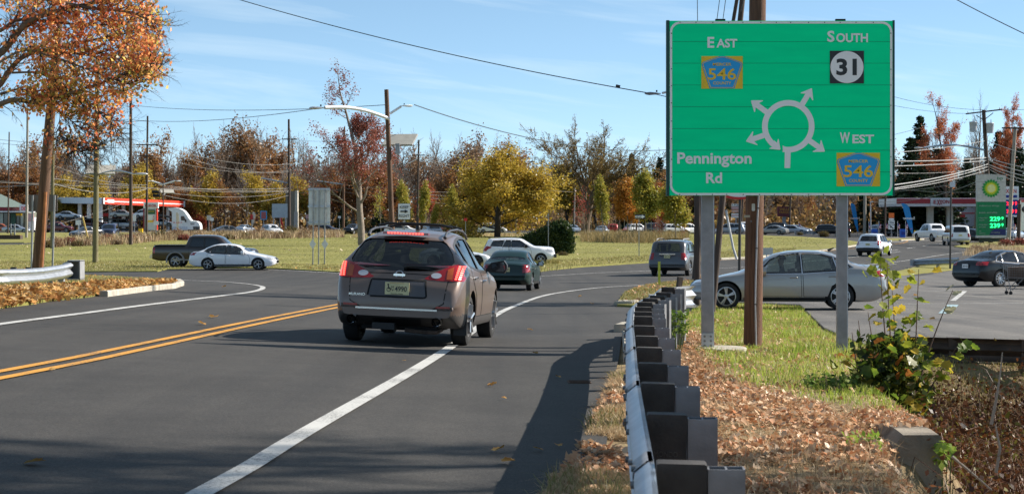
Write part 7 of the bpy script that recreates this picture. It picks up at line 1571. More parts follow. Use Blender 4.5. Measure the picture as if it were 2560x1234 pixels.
proto('yellow1', 16, 15, dict(O_, nch=(10, 6, 4), first=.2, twiglv=2), 3, 7, .40, .55, mBarkD, [lfYellow])
proto('olive1', 17, 18, dict(O_, nch=(10, 6, 4), first=.25, twiglv=2), 3, 6, .42, .55, mBarkB, [lfOlive], keep=.9)
proto('orange1', 18, 15, dict(O_, nch=(10, 6, 4), first=.2, twiglv=2), 3, 6, .38, .5, mBarkB, [leafmat('burnt_orange_leaf', [(.14, .06, .03), (.26, .10, .035), (.34, .14, .04), (.26, .15, .05)], .4)], keep=.8)
proto('red1', 19, 9, dict(O_, nch=(11, 6, 4), first=.12, ang=(50, 42, 40), twiglv=2), 3, 8, .3, .35, mBarkB, [lfRed])
def conifer(seed, H=18):
 rg = np.random.default_rng(seed); tb = TB(); tb.tube([(0, 0, -.3), (0, 0, H * .5), (0, 0, H)], [.28, .18, .02], 8); wood = npmesh('trunk', np.concatenate(tb.V), np.concatenate(tb.F), [mBarkD])
 C = []; tw = TB()
 for z in np.arange(1.6, H - .2, .55):
  rr = (H - z) * .26 * rg.uniform(.8, 1.1) + .25; n = int(6 + rr * 1.5)
  for k in range(n):
   a = rg.uniform(0, 6.28); L = rr * rg.uniform(.7, 1.1); P = [np.array([math.cos(a) * L * t, math.sin(a) * L * t, z - .28 * L * t + .2 * L * t * t]) for t in (0, .35, .7, 1)]; tw.tube(P, [.04, .03, .02, .008], 3)
   for t in np.linspace(.25, 1, int(4 + L * 3.2)): C.append((math.cos(a) * L * t, math.sin(a) * L * t, z - .28 * L * t + .2 * L * t * t - .05))
 LV, LF = leaves(rg, C, .42, 4, .13, droop=.6); V = np.concatenate(tw.V + [LV]); F = np.concatenate(tw.F + [LF + tw.n]); mi = np.concatenate([np.zeros(sum(len(f) for f in tw.F), int), np.ones(len(LF), int)])
 return wood, npmesh('crown', V, F, [mBarkD, lfConifer], mi)
PT['conifer'] = conifer(20)
def bush(seed, w, h, lmat, n=700, size=.2, twigs=60):
 rg = np.random.default_rng(seed); tw = TB()
 for k in range(twigs):
  a, e = rg.uniform(0, 6.28), rg.uniform(.3, 1.4); L = h * rg.uniform(.6, 1.0); d = np.array([math.cos(a) * math.cos(e) * w / h, math.sin(a) * math.cos(e) * w / h, math.sin(e)]); tw.tube([d * 0, d * L * .5 + rg.normal(0, .05, 3), d * L + rg.normal(0, .08, 3)], [.02, .012, .004], 3)
 u = rg.normal(0, 1, (n, 3)); u /= np.linalg.norm(u, axis=1)[:, None]; r = rg.random(n)[:, None] ** .4; C = u * r * [w / 2, w / 2, h * .55]; C[:, 2] = np.abs(C[:, 2] + h * .4) * rg.uniform(.85, 1.1, n)
 LV, LF = leaves(rg, C, size, 2, .12); V = np.concatenate(tw.V + [LV]); F = np.concatenate(tw.F + [LF + tw.n]); mi = np.concatenate([np.zeros(sum(len(f) for f in tw.F), int), np.ones(len(LF), int)])
 return npmesh('foliage', V, F, [mBarkB, lmat], mi)
def put(kind, name, label, X, Y, scale, rz=None, group=None, cat='tree', bark=None, leaf=None, sxy=1.0, dz=-.1):
 r = thing(name, label, cat, gp(X, Y, dz), rnd.uniform(0, 6.28) if rz is None else rz, group); w, c = PT[kind]
 a = link('trunk', w, r); b = link('crown', c, r); r.scale = (scale * sxy, scale * sxy, scale)
 if leaf: b.material_slots[1].link = 'OBJECT'; b.material_slots[1].material = leaf
 return r
def hscale(px_top_y, Y, base_h, X):  # scale so that the top reaches a pixel row
 return (zt_(px_top_y, Y) - float(gz(X, Y))) / base_h
# background wood: several rows of individual trees; heights follow the photographed skyline
SKY = [(-150, 345), (0, 345), (90, 330), (200, 355), (300, 352), (400, 335), (470, 350), (540, 325), (600, 305), (660, 312), (720, 345), (800, 335), (860, 345), (1000, 340), (1100, 332), (1180, 345), (1250, 352), (1330, 345), (1400, 400), (1480, 400), (1560, 415), (1640, 405), (1700, 400), (1800, 400), (1900, 395), (2000, 390), (2100, 370), (2240, 300), (2330, 300), (2400, 290), (2450, 300), (2520, 290), (2700, 300)]
sx_, sy_ = zip(*SKY)
BH = dict(bare1=19.5, bare2=20.5, bare3=20, rust1=15.5, rust2=15.5, yellow1=13.5, olive1=15.5, orange1=13, conifer=18)
for k, (w_, c_) in list(PT.items()):
 z = np.empty(len(c_.vertices) * 3, np.float32); c_.vertices.foreach_get('co', z); BH[k] = float(np.percentile(z.reshape(-1, 3)[:, 2], 99.7))
LBL = {'bare1': ('bare_tree', 'leafless grey tree in the far wood', 'leafless grey trees of the far wood'), 'bare2': ('bare_tree', 'leafless brown tree in the far wood', 'leafless brown trees of the far wood'), 'bare3': ('bare_tree', 'nearly bare upright tree in the far wood', 'nearly bare trees of the far wood'), 'rust1': ('oak_tree', 'rust brown leaved tree in the far wood', 'rust brown trees of the far wood'), 'rust2': ('oak_tree', 'dull brown leaved tree in the far wood', 'dull brown trees of the far wood'), 'yellow1': ('maple_tree', 'yellow leaved understory tree in the far wood', 'yellow trees of the far wood'), 'olive1': ('oak_tree', 'olive and bronze leaved tree in the far wood', 'olive trees of the far wood'), 'orange1': ('maple_tree', 'orange leaved understory tree in the far wood', 'orange trees of the far wood')}
def woodtree(kind, px, Y, ytop, s2=1.0):
 X = cY(px, Y); nm, lb, g = LBL[kind]; return put(kind, nm, lb, X, Y, hscale(ytop, Y, BH[kind], X), group=g, sxy=s2)
rows = [(455, 0, 46, 1.0), (430, 22, 52, 1.0), (408, 10, 60, .94), (392, 35, 74, .82)]
for Y, off, step, hf in rows:
 px = -140 + off
 while px < 1660:
  yt_ = float(np.interp(px, sx_, sy_)) + rnd.uniform(-8, 30); yt_ = 575 - (575 - yt_) * hf * rnd.uniform(.92, 1.06)
  kind = rnd.choices(['bare1', 'bare2', 'bare3', 'rust1', 'rust2', 'olive1'], [6, 8, 5, 1.0, 1.8, .5])[0] if Y > 400 else rnd.choices(['bare2', 'bare1', 'rust1', 'rust2', 'orange1', 'yellow1', 'olive1'], [9, 7, 1.2, 2.0, .4, .9, .4])[0]
  woodtree(kind, px + rnd.uniform(-14, 14), Y + rnd.uniform(-6, 6), yt_); px += step * rnd.uniform(.8, 1.25)
for Y, off, step, hf in ((380, 0, 60, 1.0), (350, 25, 66, .92), (330, 10, 80, .7)):
 px = 1660 + off
 while px < 2680:
  yt_ = float(np.interp(px, sx_, sy_)) + rnd.uniform(-6, 30); yt_ = 575 - (575 - yt_) * hf * rnd.uniform(.85, 1.0)
  kind = rnd.choices(['bare1', 'bare2', 'bare3', 'rust1', 'rust2', 'orange1'], [5, 5, 5, 1.2, 1.6, .8])[0]
  woodtree(kind, px + rnd.uniform(-14, 14), Y + rnd.uniform(-6, 6), yt_); px += step * rnd.uniform(.8, 1.25)
# accents in the wood (kind, px, depth, top row, width factor)
for kind, px, Y, yt_, w2 in (('rust2', 585, 400, 303, 1.1), ('rust1', 640, 402, 312, 1.0), ('rust1', 120, 395, 345, 1), ('rust1', 370, 395, 325, .9), ('rust1', 480, 396, 345, 1), ('yellow1', 150, 372, 440, 1.3), ('yellow1', 205, 370, 420, 1.3), ('yellow1', 175, 365, 470, 1.4), ('yellow1', 330, 372, 410, 1.2), ('orange1', 30, 372, 400, 1.3), ('orange1', 88, 372, 430, 1.2), ('orange1', 405, 376, 440, 1.2), ('orange1', 450, 376, 450, 1.2), ('yellow1', 520, 376, 430, 1.1), ('rust1', 560, 376, 440, 1.2), ('yellow1', 660, 372, 430, 1.2), ('yellow1', 700, 370, 455, 1.2), ('yellow1', 770, 370, 440, 1.1), ('orange1', 830, 370, 420, 1.2), ('orange1', 885, 366, 395, 1.5), ('orange1', 935, 366, 410, 1.4), ('orange1', 980, 370, 430, 1.2), ('rust1', 1100, 380, 400, 1.2), ('rust2', 1180, 385, 355, 1.2), ('rust1', 1255, 392, 345, 1.3), ('orange1', 1075, 350, 455, .9), ('yellow1', 1420, 350, 410, 1.3), ('yellow1', 1490, 352, 420, 1.3), ('rust1', 1540, 350, 440, 1.3), ('orange1', 1610, 340, 430, 1.4), ('rust1', 1650, 335, 425, 1.5), ('orange1', 1690, 335, 440, 1.4), ('rust1', 1730, 330, 450, 1.3), ('orange1', 1770, 325, 480, 1.2), ('rust1', 1810, 345, 430, 1.2), ('rust2', 1960, 345, 460, 1.3), ('rust1', 2010, 345, 470, 1.2), ('rust1', 2190, 335, 470, 1.3), ('rust2', 2230, 320, 450, 1.3), ('orange1', 2400, 330, 480, 1.2)):
 woodtree(kind, px, Y, yt_, w2)
for px, Y, yt_, lb, w2 in ((338, 396, 420, 'bright red tree behind the red station canopy', 1.4), (388, 398, 452, 'crimson tree right of the bright red one behind the canopy', 1.0), (478, 385, 470, 'red tree above the white truck', .9), (505, 385, 475, 'dull red small tree right of the white truck', 1.1)):
 X = cY(px, Y); put('red1', 'maple_tree', lb, X, Y, hscale(yt_, Y, BH['red1'], X), sxy=w2)
mBarkE = M('elm_bark', (.10, .07, .045), .95, var=.3)
# hero trees
def hero(name, label, seed, px, Y, ytop, o, lv, ln, ls, spr, bark, lm, keep=1, trunkr=None, tipsel=None, s2=1.0, rz=0, cat='tree'):
 X = cY(px, Y); H = zt_(ytop, Y) - float(gz(X, Y)); w, c = treemesh(seed, H, o, lv, ln, ls, spr, bark, lm, keep, trunkr=trunkr, tipsel=tipsel)
 z = np.empty(len(c.vertices) * 3, np.float32); c.vertices.foreach_get('co', z); top = float(np.percentile(z.reshape(-1, 3)[:, 2], 99.8)); s = H / top
 r = thing(name, label, cat, gp(X, Y, -.05), rz); link('trunk', w, r); link('crown', c, r); r.scale = (s * s2, s * s2, s); return r
hero('maple_tree', 'tall thinning tree with dull red leaves left of the wooden street lamp pole', 31, 904, 176, 163, dict(nch=(13, 6, 5, 3), ang=(52, 42, 40, 38), ratio=(.46, .55, .55, .5), up=(0, .75, .4, .2), wob=.09, first=.30, tl=.80, rr=.42, twiglv=2, shape=lambda t: 1.25 - .95 * t), 4, 2, .19, .22, mBarkG, [lfPink], keep=.9, trunkr=.36, s2=1.2)
hero('elm_tree', 'broad bare vase shaped elm standing alone left of the green sign', 32, 1462, 285, 306, dict(nch=(12, 7, 6, 4, 2), ang=(40, 34, 38, 40), ratio=(1.15, .52, .55, .55, .5), up=(0, -.2, .1, .1), wob=.10, first=.5, tl=.38, rr=.42, rmin=.028, twiglv=2, shape=lambda t: 1.1 - .15 * t), 5, 1, .17, .12, mBarkE, [leafmat('elm_leaf', [(.2, .15, .05), (.3, .2, .06), (.26, .2, .07)], .4)], keep=.5, trunkr=.62, s2=1.12)
hero('ginkgo_tree', 'large golden yellow tree with a rounded crown in the middle of the lawn', 33, 1243, 240, 372, dict(nch=(20, 8, 5, 3), ang=(66, 45, 42, 40), ratio=(.62, .55, .55, .5), up=(0, .35, .15, .1), wob=.10, first=.14, tl=.68, rr=.45, twiglv=2, shape=lambda t: 1.1 - .28 * t), 3, 13, .27, .45, mBarkD, [lfYellow], keep=.72, trunkr=.33, s2=1.5)
hero('maple_tree', 'wide olive yellow tree just left of the large golden tree', 34, 1170, 262, 425, dict(nch=(14, 7, 5, 3), ang=(62, 45, 42, 40), ratio=(.7, .55, .55, .5), up=(0, .3, .15, .1), wob=.10, first=.18, tl=.75, rr=.45, twiglv=2, shape=lambda t: 1.15 - .75 * t), 3, 6, .26, .35, mBarkD, [leafmat('bronze_yellow_leaf', [(.14, .1, .02), (.26, .17, .03), (.34, .2, .03)], .4)], keep=1, trunkr=.25, s2=1.3)
hero('maple_tree', 'orange red tree behind the utility poles right of the keep right sign', 35, 1070, 300, 448, dict(O_, nch=(9, 6, 4), twiglv=2), 3, 4, .26, .3, mBarkB, [leafmat('coral_leaf', [(.35, .07, .04), (.45, .12, .06)], .4)], keep=.6, s2=.9)
hero('maple_tree', 'tall orange red tree behind the right side of the green sign', 36, 2372, 262, 232, dict(nch=(9, 6, 5, 3), ang=(34, 34, 36, 38), ratio=(.5, .55, .55, .5), up=(0, .6, .3, .2), wob=.10, first=.32, tl=.72, rr=.45, twiglv=2), 4, 4, .2, .22, mBarkD, [leafmat('coral_orange_leaf', [(.40, .10, .05), (.52, .17, .07), (.42, .2, .09)], .45)], keep=.42, s2=.95, tipsel=lambda C, rg: (rg.random(len(C)) < .2 + .8 * (C[:, 2] > 9)) & (np.sin(C[:, 0] * 1.6 + 2) + np.sin(C[:, 2] * 1.2) > -.35))
hero('maple_tree', 'tall orange topped tree at the right edge behind the grey pole', 37, 2516, 268, 244, dict(nch=(9, 6, 5, 3), ang=(32, 34, 36, 38), ratio=(.42, .55, .55, .5), up=(0, .6, .3, .2), wob=.10, first=.34, tl=.78, rr=.45, twiglv=2), 4, 5, .2, .22, mBarkD, [leafmat('coral_orange_leaf', [(.40, .10, .05), (.52, .17, .07), (.42, .2, .09)], .45)], keep=.5, s2=.8, tipsel=lambda C, rg: (rg.random(len(C)) < .15 + .8 * (C[:, 2] > 11)))
hero('bare_tree', 'slender bare tree rising between the two orange topped trees', 38, 2437, 270, 226, dict(nch=(9, 6, 5, 3), ang=(30, 34, 36, 38), ratio=(.36, .55, .55, .5), up=(0, .6, .3, .2), wob=.08, first=.55, tl=.85, rr=.45, twiglv=2), 4, 0, 0, 0, mBarkG, [lfBrown], s2=.8)
for px, Y, yt_, w2, lb in ((2298, 285, 292, 1.15, 'dark conifer just right of the green sign'), (2275, 262, 345, 1.6, 'wide dark conifer low beside the green sign'), (2345, 280, 372, 1.7, 'broad dark conifer behind the right station canopy'), (2500, 285, 330, 1.3, 'dark conifer behind the transformer pole'), (2550, 262, 372, 1.5, 'dark conifer at the right edge'), (2420, 300, 395, 1.6, 'dark conifer left of the transformer pole'), (1580, 340, 385, 1.1, 'tall evergreen behind the saplings left of the green sign'), (1745, 330, 460, 1.5, 'dark evergreen behind the leaning pole'), (1822, 335, 500, 1.6, 'dark evergreen behind the store sign'), (2160, 320, 470, 1.6, 'dark evergreen left of the route marker'), (2250, 300, 430, 1.6, 'dark evergreen right behind the right post of the green sign'), (1650, 360, 395, 1.3, 'evergreen at the left edge of the green sign'), (945, 300, 515, 2.2, 'low dark evergreen behind the tall dull red tree'), (855, 345, 520, 2.2, 'low dark evergreen right of the tall blank sign')):
 X = cY(px, Y); put('conifer', 'conifer', lb, X, Y, hscale(yt_, Y, BH['conifer'], X), sxy=w2)
# saplings with stakes
sap = dict(nch=(12, 5, 3), ang=(30, 35, 38), ratio=(.34, .5, .5), up=(0, .8, .4), wob=.06, first=.3, tl=.85, rr=.4, twiglv=2, shape=lambda t: 1.1 - .5 * abs(t - .5) * 2)
PT['sapling'] = treemesh(41, 5.5, sap, 3, 6, .17, .16, mBarkG, [lfYG], keep=.8, trunkr=.05); PT['thin'] = treemesh(42, 4.5, dict(sap, nch=(7, 4, 3)), 3, 2, .14, .2, mBarkG, [lfRed], keep=.35, trunkr=.03)
PT['dense'] = treemesh(43, 5.5, dict(sap, nch=(15, 6, 3), ang=(38, 38, 38)), 3, 8, .18, .2, mBarkG, [lfYG], trunkr=.06)
for kind, px, py, yt_, lf, w2, lb in (('dense', 1570, 593, 468, leafmat('orange_yellow_leaf', [(.42, .16, .03), (.55, .27, .05), (.4, .2, .05)], .45), 1.3, 'sapling with orange yellow leaves left of the one way sign'), ('dense', 1614, 595, 452, lfYG, 1.15, 'yellow green sapling behind the one way sign'), ('sapling', 1508, 598, 462, lfYG, .9, 'slim yellow green sapling in front of the bare elm'), ('dense', 1689, 606, 470, lfYG, 1.3, 'yellow green sapling beside the dark grey SUV roof'), ('sapling', 1137, 590, 480, lfYG, .9, 'slim bright yellow green sapling left of the golden tree'), ('sapling', 1066, 592, 474, lfYG, .9, 'sparse yellow green sapling between the thin poles'), ('sapling', 1007, 590, 472, lfYG, 1.0, 'yellow green sapling behind the keep right sign'), ('sapling', 1086, 590, 520, lfYG, 1.0, 'small yellow leaved sapling at the base of the thin poles'), ('thin', 1466, 602, 480, lfRed, 1.2, 'thin sapling with scattered red leaves at the elm trunk'), ('thin', 1640, 604, 540, lfRed, 1.2, 'small red leaved sapling left of the marker post'), ('thin', 1660, 606, 545, lfRed, 1.3, 'small red leaved sapling over the parked SUVs'), ('thin', 1706, 606, 540, lfRed, 1.0, 'small red leaved sapling right of the yellow green one'), ('thin', 1305, 590, 540, lfRed, 1.2, 'small red leaved sapling left of the dark hedge'), ('thin', 1210, 590, 538, lfYG, 1.0, 'thin sapling in front of the golden tree'), ('thin', 953, 588, 470, lfYG, 1.0, 'thin crooked sapling right of the dull red tree'), ('sapling', 1758, 604, 500, lfYG, .8, 'yellow green sapling peeking out beside the leaning pole'), ('dense', 1650, 590, 478, leafmat('rust_orange', [(.32, .1, .03), (.42, .16, .04)], .4), 1.1, 'rust orange young tree behind the saplings')):
 X, Y = G(px, py); put(kind, 'sapling', lb, X, Y, hscale(yt_, Y, 5.3 if kind != 'thin' else 4.6, X), sxy=w2, leaf=lf, cat='sapling')
sm_ = B().box((0, 0, .9), (.07, .07, 1.8)).mesh('support_stake', M('grey_stake', (.3, .26, .2), .9))
for i, px in enumerate((1392, 1468, 1478, 1490, 1497, 1511, 1524, 1545, 1552, 1561, 1578, 1584, 1606, 1628, 1640, 1652, 1664, 1712, 1290, 1260, 1330, 1125, 1142, 1190)):
 X, Y = G(px, 596 + rnd.uniform(-6, 8)); o = link('support_stake', sm_); o.location = gp(X, Y); o.scale = (1, 1, rnd.uniform(.9, 1.4)); tag(o, 'grey wooden support stake among the young trees', 'stake', 'support stakes among the saplings')
# small bare trunks row
for i, px in enumerate((1378, 1392, 1400, 1448, 1452, 1530, 1600)):
 X, Y = G(px, 590); put('thin', 'sapling', 'leafless thin sapling on the middle lawn', X, Y, rnd.uniform(.6, .9), group='leafless thin saplings on the lawn', cat='sapling', leaf=lfBrown)
# dark hedge beside the white boxy SUV
def hedge():
 rg = np.random.default_rng(51); Y0 = 142; pts = []
 prof = [(1290, 612), (1310, 592), (1340, 580), (1362, 570), (1385, 556), (1405, 551), (1420, 556), (1427, 575), (1429, 595), (1420, 620), (1405, 632)]
 n = 5200; xs = rg.uniform(1284, 1430, n * 2); tops = np.interp(xs, [p[0] for p in prof][:9], [p[1] for p in prof][:9]); C = []
 base = zt_(634, Y0)
 for x, t in zip(xs, tops):
  X = cY(x, Y0); zt__ = zt_(t, Y0) + rg.normal(0, .1); d = 2.2 * (zt__ - base) / 3.0; u = rg.random() ** .5
  ph = rg.uniform(0, math.pi); yy = Y0 - math.sin(ph) * d * .5 * (1 if rg.random() < .8 else rg.random()); z = base + (zt__ - base) * (abs(math.cos(ph)) * .3 + .7) * (rg.random() ** .6)
  C.append((X + rg.normal(0, .08), yy, z))
 LV, LF = leaves(rg, C, .16, 3, .1); me = npmesh('foliage', LV, LF, [lfGreen]); r = thing('hedge', 'dark green rounded evergreen hedge behind the white boxy SUV', 'hedge', (0, 0, 0)); link('foliage', me, r)
 core = B(); vs = []
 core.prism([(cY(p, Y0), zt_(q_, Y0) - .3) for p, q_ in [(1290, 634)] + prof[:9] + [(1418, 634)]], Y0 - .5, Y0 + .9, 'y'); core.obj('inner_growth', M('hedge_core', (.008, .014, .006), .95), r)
hedge()
# shrubs and tall dry growth on the left lawn
PT['shrub'] = (None, bush(61, 2.6, 1.6, lfBrown)); PT['shrubg'] = (None, bush(62, 2.2, 1.1, leafmat('green_brown_leaf', [(.08, .08, .025), (.14, .11, .035), (.16, .08, .04)], .3))); PT['shrubr'] = (None, bush(63, 1.8, 1.0, leafmat('wine_leaf', [(.2, .05, .04), (.26, .09, .06)], .3)))
def shrub(kind, px, py, w, label, group=None):
 X, Y = G(px, py); s = w * Y / FPX / {'shrub': 2.6, 'shrubg': 2.2, 'shrubr': 1.8}[kind]; r = thing('shrub', label, 'shrub', gp(X, Y, .0), rnd.uniform(0, 6), group); link('foliage', PT[kind][1], r); r.scale = (s, s, s * rnd.uniform(.75, 1.1))
g1 = 'brown shrubs along the left lawn'
for px in range(118, 880, 19):
 py = float(np.interp(px, [118, 330, 400, 860], [617, 606, 598, 589])) + rnd.uniform(-5, 5); k = rnd.choices(['shrub', 'shrubg', 'shrubr'], [5, 3, 1.2])[0]
 shrub(k, px, py, rnd.uniform(26, 44), {'shrub': 'twiggy brown shrub in the lawn planting', 'shrubg': 'green and brown shrub in the lawn planting', 'shrubr': 'small wine red shrub in the lawn planting'}[k], {'shrub': g1, 'shrubg': 'green brown shrubs along the left lawn', 'shrubr': 'wine red shrubs along the left lawn'}[k])
for px, py, w, k, lb in ((2000, 588, 16, 'shrubg', 'small dark shrub by the far guardrail'), (2060, 592, 26, 'shrubg', 'dark rounded shrub left of the right green sign post'), (2440, 634, 34, 'shrub', 'twiggy grey shrub behind the black sedan roof'), (2480, 622, 30, 'shrubg', 'yellowish shrub at the foot of the tall price sign'), (2515, 616, 40, 'shrubr', 'reddish shrub at the foot of the grey pole'), (2548, 614, 40, 'shrubr', 'reddish shrub at the right edge behind the black sedan'), (2465, 630, 26, 'shrub', 'bare twiggy shrub under the tall price sign'), (1408, 640, 26, 'shrubg', 'pale green bush at the foot of the dark hedge'), (2556, 590, 30, 'shrubg', 'clipped green shrub at the right edge')): shrub(k, px, py, w, lb)
# undergrowth mass behind the far roads
def undergrowth():
 rg = np.random.default_rng(71); C = []
 for k in range(26000):
  Y = rg.uniform(385, 500); px = rg.uniform(-250, 2800);
  if px > 1650: Y = rg.uniform(315, 420)
  X = cY(px, Y); C.append((X, Y, float(gz(0, Y)) + abs(rg.normal(0, 1)) * 2.6))
 V, F = leaves(rg, C, .9, 2, .6); o = link('undergrowth', npmesh('undergrowth', V, F, [leafmat('undergrowth_leaf', [(.14, .10, .055), (.28, .17, .07), (.36, .2, .07), (.28, .22, .06)], .2)])); tag(o, kind='stuff')
 C = []
 for k in range(42000):
  Y = rg.uniform(500, 620); px = rg.uniform(-300, 2900); h = (20 if px < 1400 else 15) * (.85 + .15 * math.sin(px * .021) * math.sin(px * .0067)); C.append((cY(px, Y), Y, h * rg.random() ** .8))
 V, F = leaves(rg, C, .9, 2, 1.0); o = link('far_wood', npmesh('far_wood', V, F, [leafmat('far_wood_twig', [(.12, .09, .075), (.17, .125, .095), (.2, .14, .10)], .2)])); tag(o, kind='stuff')
undergrowth()
# ================================================================ FOREGROUND VEGETATION
def blades(rg, X, Y, h, w, lean=.35, mat=None, name='grass', z0=-.03, label=None, bend=True):
 n = len(X); Z = gz(X, Y) + z0; a = rg.uniform(0, 2 * np.pi, n); hh = h * rg.uniform(.5, 1.25, n); ww = w * rg.uniform(.6, 1.3, n)
 dx, dy = np.cos(a), np.sin(a); lx, ly = rg.normal(0, lean, n) * hh, rg.normal(0, lean, n) * hh
 B0 = np.stack([X, Y, Z], 1); s = np.stack([dx * ww / 2, dy * ww / 2, 0 * X], 1)
 m = B0 + np.stack([lx * .4, ly * .4, hh * .6], 1); t = B0 + np.stack([lx, ly, hh * (1 - .3 * np.hypot(lx, ly) / hh)], 1)
 V = np.stack([B0 - s, B0 + s, m + s * .7, m - s * .7, t], 1).reshape(-1, 3); b = np.arange(n) * 5
 F = np.concatenate([np.stack([b, b + 1, b + 2], 1), np.stack([b, b + 2, b + 3], 1), np.stack([b + 3, b + 2, b + 4], 1)])
 o = link(name, npmesh(name, V, F, [mat])); tag(o, label, kind='stuff'); return o
def scatter(rg, poly, n, dens=None):
 P = np.array(poly); lo, hi = P.min(0), P.max(0); X = rg.uniform(lo[0], hi[0], n); Y = rg.uniform(lo[1], hi[1], n); k = inpoly(P, X, Y)
 if dens is not None: k &= rg.random(n) < dens(X, Y)
 return X[k], Y[k]
def pn(X, Y, s, seed=0):
 """cheap patch noise 0..1"""
 v = 0
 for i, (a, b, c) in enumerate(((1.0, .7, 0), (-.6, 1.1, 2), (1.7, -1.3, 4), (.4, 2.1, 1))): v = v + np.sin(X * s * a + Y * s * b * .6 + c + seed * 1.7) / (1 + i * .4)
 return np.clip(.5 + v * .22, 0, 1)
rgv = np.random.default_rng(81)
lfGrassG = leafmat('green_grass_blade', [(.18, .27, .03), (.28, .38, .05), (.38, .44, .08), (.46, .42, .16)], .5)
lfGrassD = leafmat('dry_grass_blade', [(.30, .19, .10), (.50, .37, .21), (.64, .50, .31), (.40, .25, .13)], .3)
lfGrassM = leafmat('mixed_grass_blade', [(.14, .14, .04), (.28, .24, .08), (.42, .33, .16), (.2, .22, .06)], .35)
lfLitter = leafmat('fallen_leaf', [(.36, .17, .08), (.50, .27, .14), (.62, .40, .24), (.70, .52, .35), (.50, .19, .08), (.6, .4, .24)], .2)
lfLitterY = leafmat('fallen_leaf_yellow', [(.28, .12, .04), (.45, .22, .07), (.58, .36, .12), (.5, .36, .2)], .25)
bank = px2w([(1700, 795), (1765, 755), (2000, 765), (2060, 830), (2130, 852), (2235, 908), (2250, 950)]) + [(4.0, 19), (3.6, 16), (3.0, 14.6), (2.6, 12.5), (2.3, 10), (2.2, 8), (.75, 8), (1.0, 12), (1.35, 19), (1.75, 25), (2.3, 30)]
def green(X, Y):   # the far half of the bank is green, the near half dry
 xb = np.interp(Y, [16.2, 17.2, 18, 20.5, 23, 27, 30], [9, 3.3, 2.65, 2.25, 2.35, 2.85, 3.2]); return sst(-.18, .25, X - xb + .5 * (pn(X, Y, 1.5) - .5))
X, Y = scatter(rgv, bank, 150000, lambda x, y: green(x, y) * (.35 + .65 * sst(2.3, 3.2, x + (y - 22) * .05)) * .9); blades(rgv, X, Y, .085, .009, .4, lfGrassG, 'green_grass')
X, Y = scatter(rgv, bank, 60000, lambda x, y: green(x, y) * (pn(x, y, 2.3, 2) > .55)); blades(rgv, X, Y, .16, .009, .45, lfGrassG, 'green_grass')
X, Y = scatter(rgv, bank, 170000, lambda x, y: (1 - green(x, y)) * (.35 + .65 * pn(x, y, 2.0, 3))); blades(rgv, X, Y, .075, .006, .9, lfGrassD, 'dry_grass')
X, Y = scatter(rgv, bank, 16000, lambda x, y: (1 - green(x, y)) * (pn(x, y, 1.7, 5) > .55)); blades(rgv, X, Y, .2, .006, .6, lfGrassD, 'dry_grass')
# dry fringe between the asphalt and the rail
fr = [(.05, 9), (.18, 11), (.42, 13), (.65, 15.5), (.95, 19), (1.15, 21.3), (1.4, 21.3), (1.28, 18), (1.05, 15), (.75, 11), (.6, 8.5)]
X, Y = scatter(rgv, fr, 120000, lambda x, y: (pn(x, y, 2.6, 8) > .44) * sst(.0, .35, x - np.interp(y, [8, 11, 16, 21], [-.1, .1, .62, 1.0]))); blades(rgv, X, Y, .10, .006, .8, lfGrassD, 'dry_grass')
X, Y = scatter(rgv, fr, 9000, lambda x, y: pn(x, y, 2.6, 8) > .6); blades(rgv, X, Y, .17, .007, .6, lfGrassM, 'mixed_grass')
# grass wedge at the rail's end and lawn edges, coarser with distance
wedge = px2w([(1546, 764), (1562, 736), (1600, 721), (1650, 711), (1738, 706), (1690, 736), (1620, 750), (1585, 766)])
X, Y = scatter(rgv, wedge, 30000); blades(rgv, X, Y, .14, .02, .4, lfGrassM, 'mixed_grass', .03)
lv = px2w([(-300, 828), (0, 771), (100, 756), (250, 738), (330, 727), (430, 718), (452, 712), (400, 701), (300, 694), (205, 690), (-300, 690)])
X, Y = scatter(rgv, lv, 60000); blades(rgv, X, Y, .13, .014, .5, lfGrassM, 'mixed_grass', .04)
cl = px2w([(0, 676), (210, 679), (395, 678), (420, 672), (560, 669), (690, 671), (780, 676), (860, 681), (1000, 689), (1200, 692), (1300, 684), (1380, 674), (1450, 667), (1560, 660), (1620, 656), (1800, 646), (1990, 632), (1990, 622), (1620, 640), (1380, 652), (1200, 662), (860, 664), (400, 655), (0, 655)])
X, Y = scatter(rgv, cl, 130000); blades(rgv, X, Y, .12, .035, .5, lfGrassM, 'mixed_grass', .04)
cl2 = px2w([(-50, 655), (400, 655), (860, 660), (1380, 650), (1620, 640), (1990, 622), (2140, 608), (2000, 595), (1500, 590), (900, 590), (400, 600), (0, 615)])
X, Y = scatter(rgv, cl2, 150000); blades(rgv, X, Y, .07, .035, .4, leafmat('lawn_blade', [(.13, .15, .03), (.20, .22, .05), (.28, .28, .08), (.33, .29, .12)], .35), 'lawn_grass', .04)
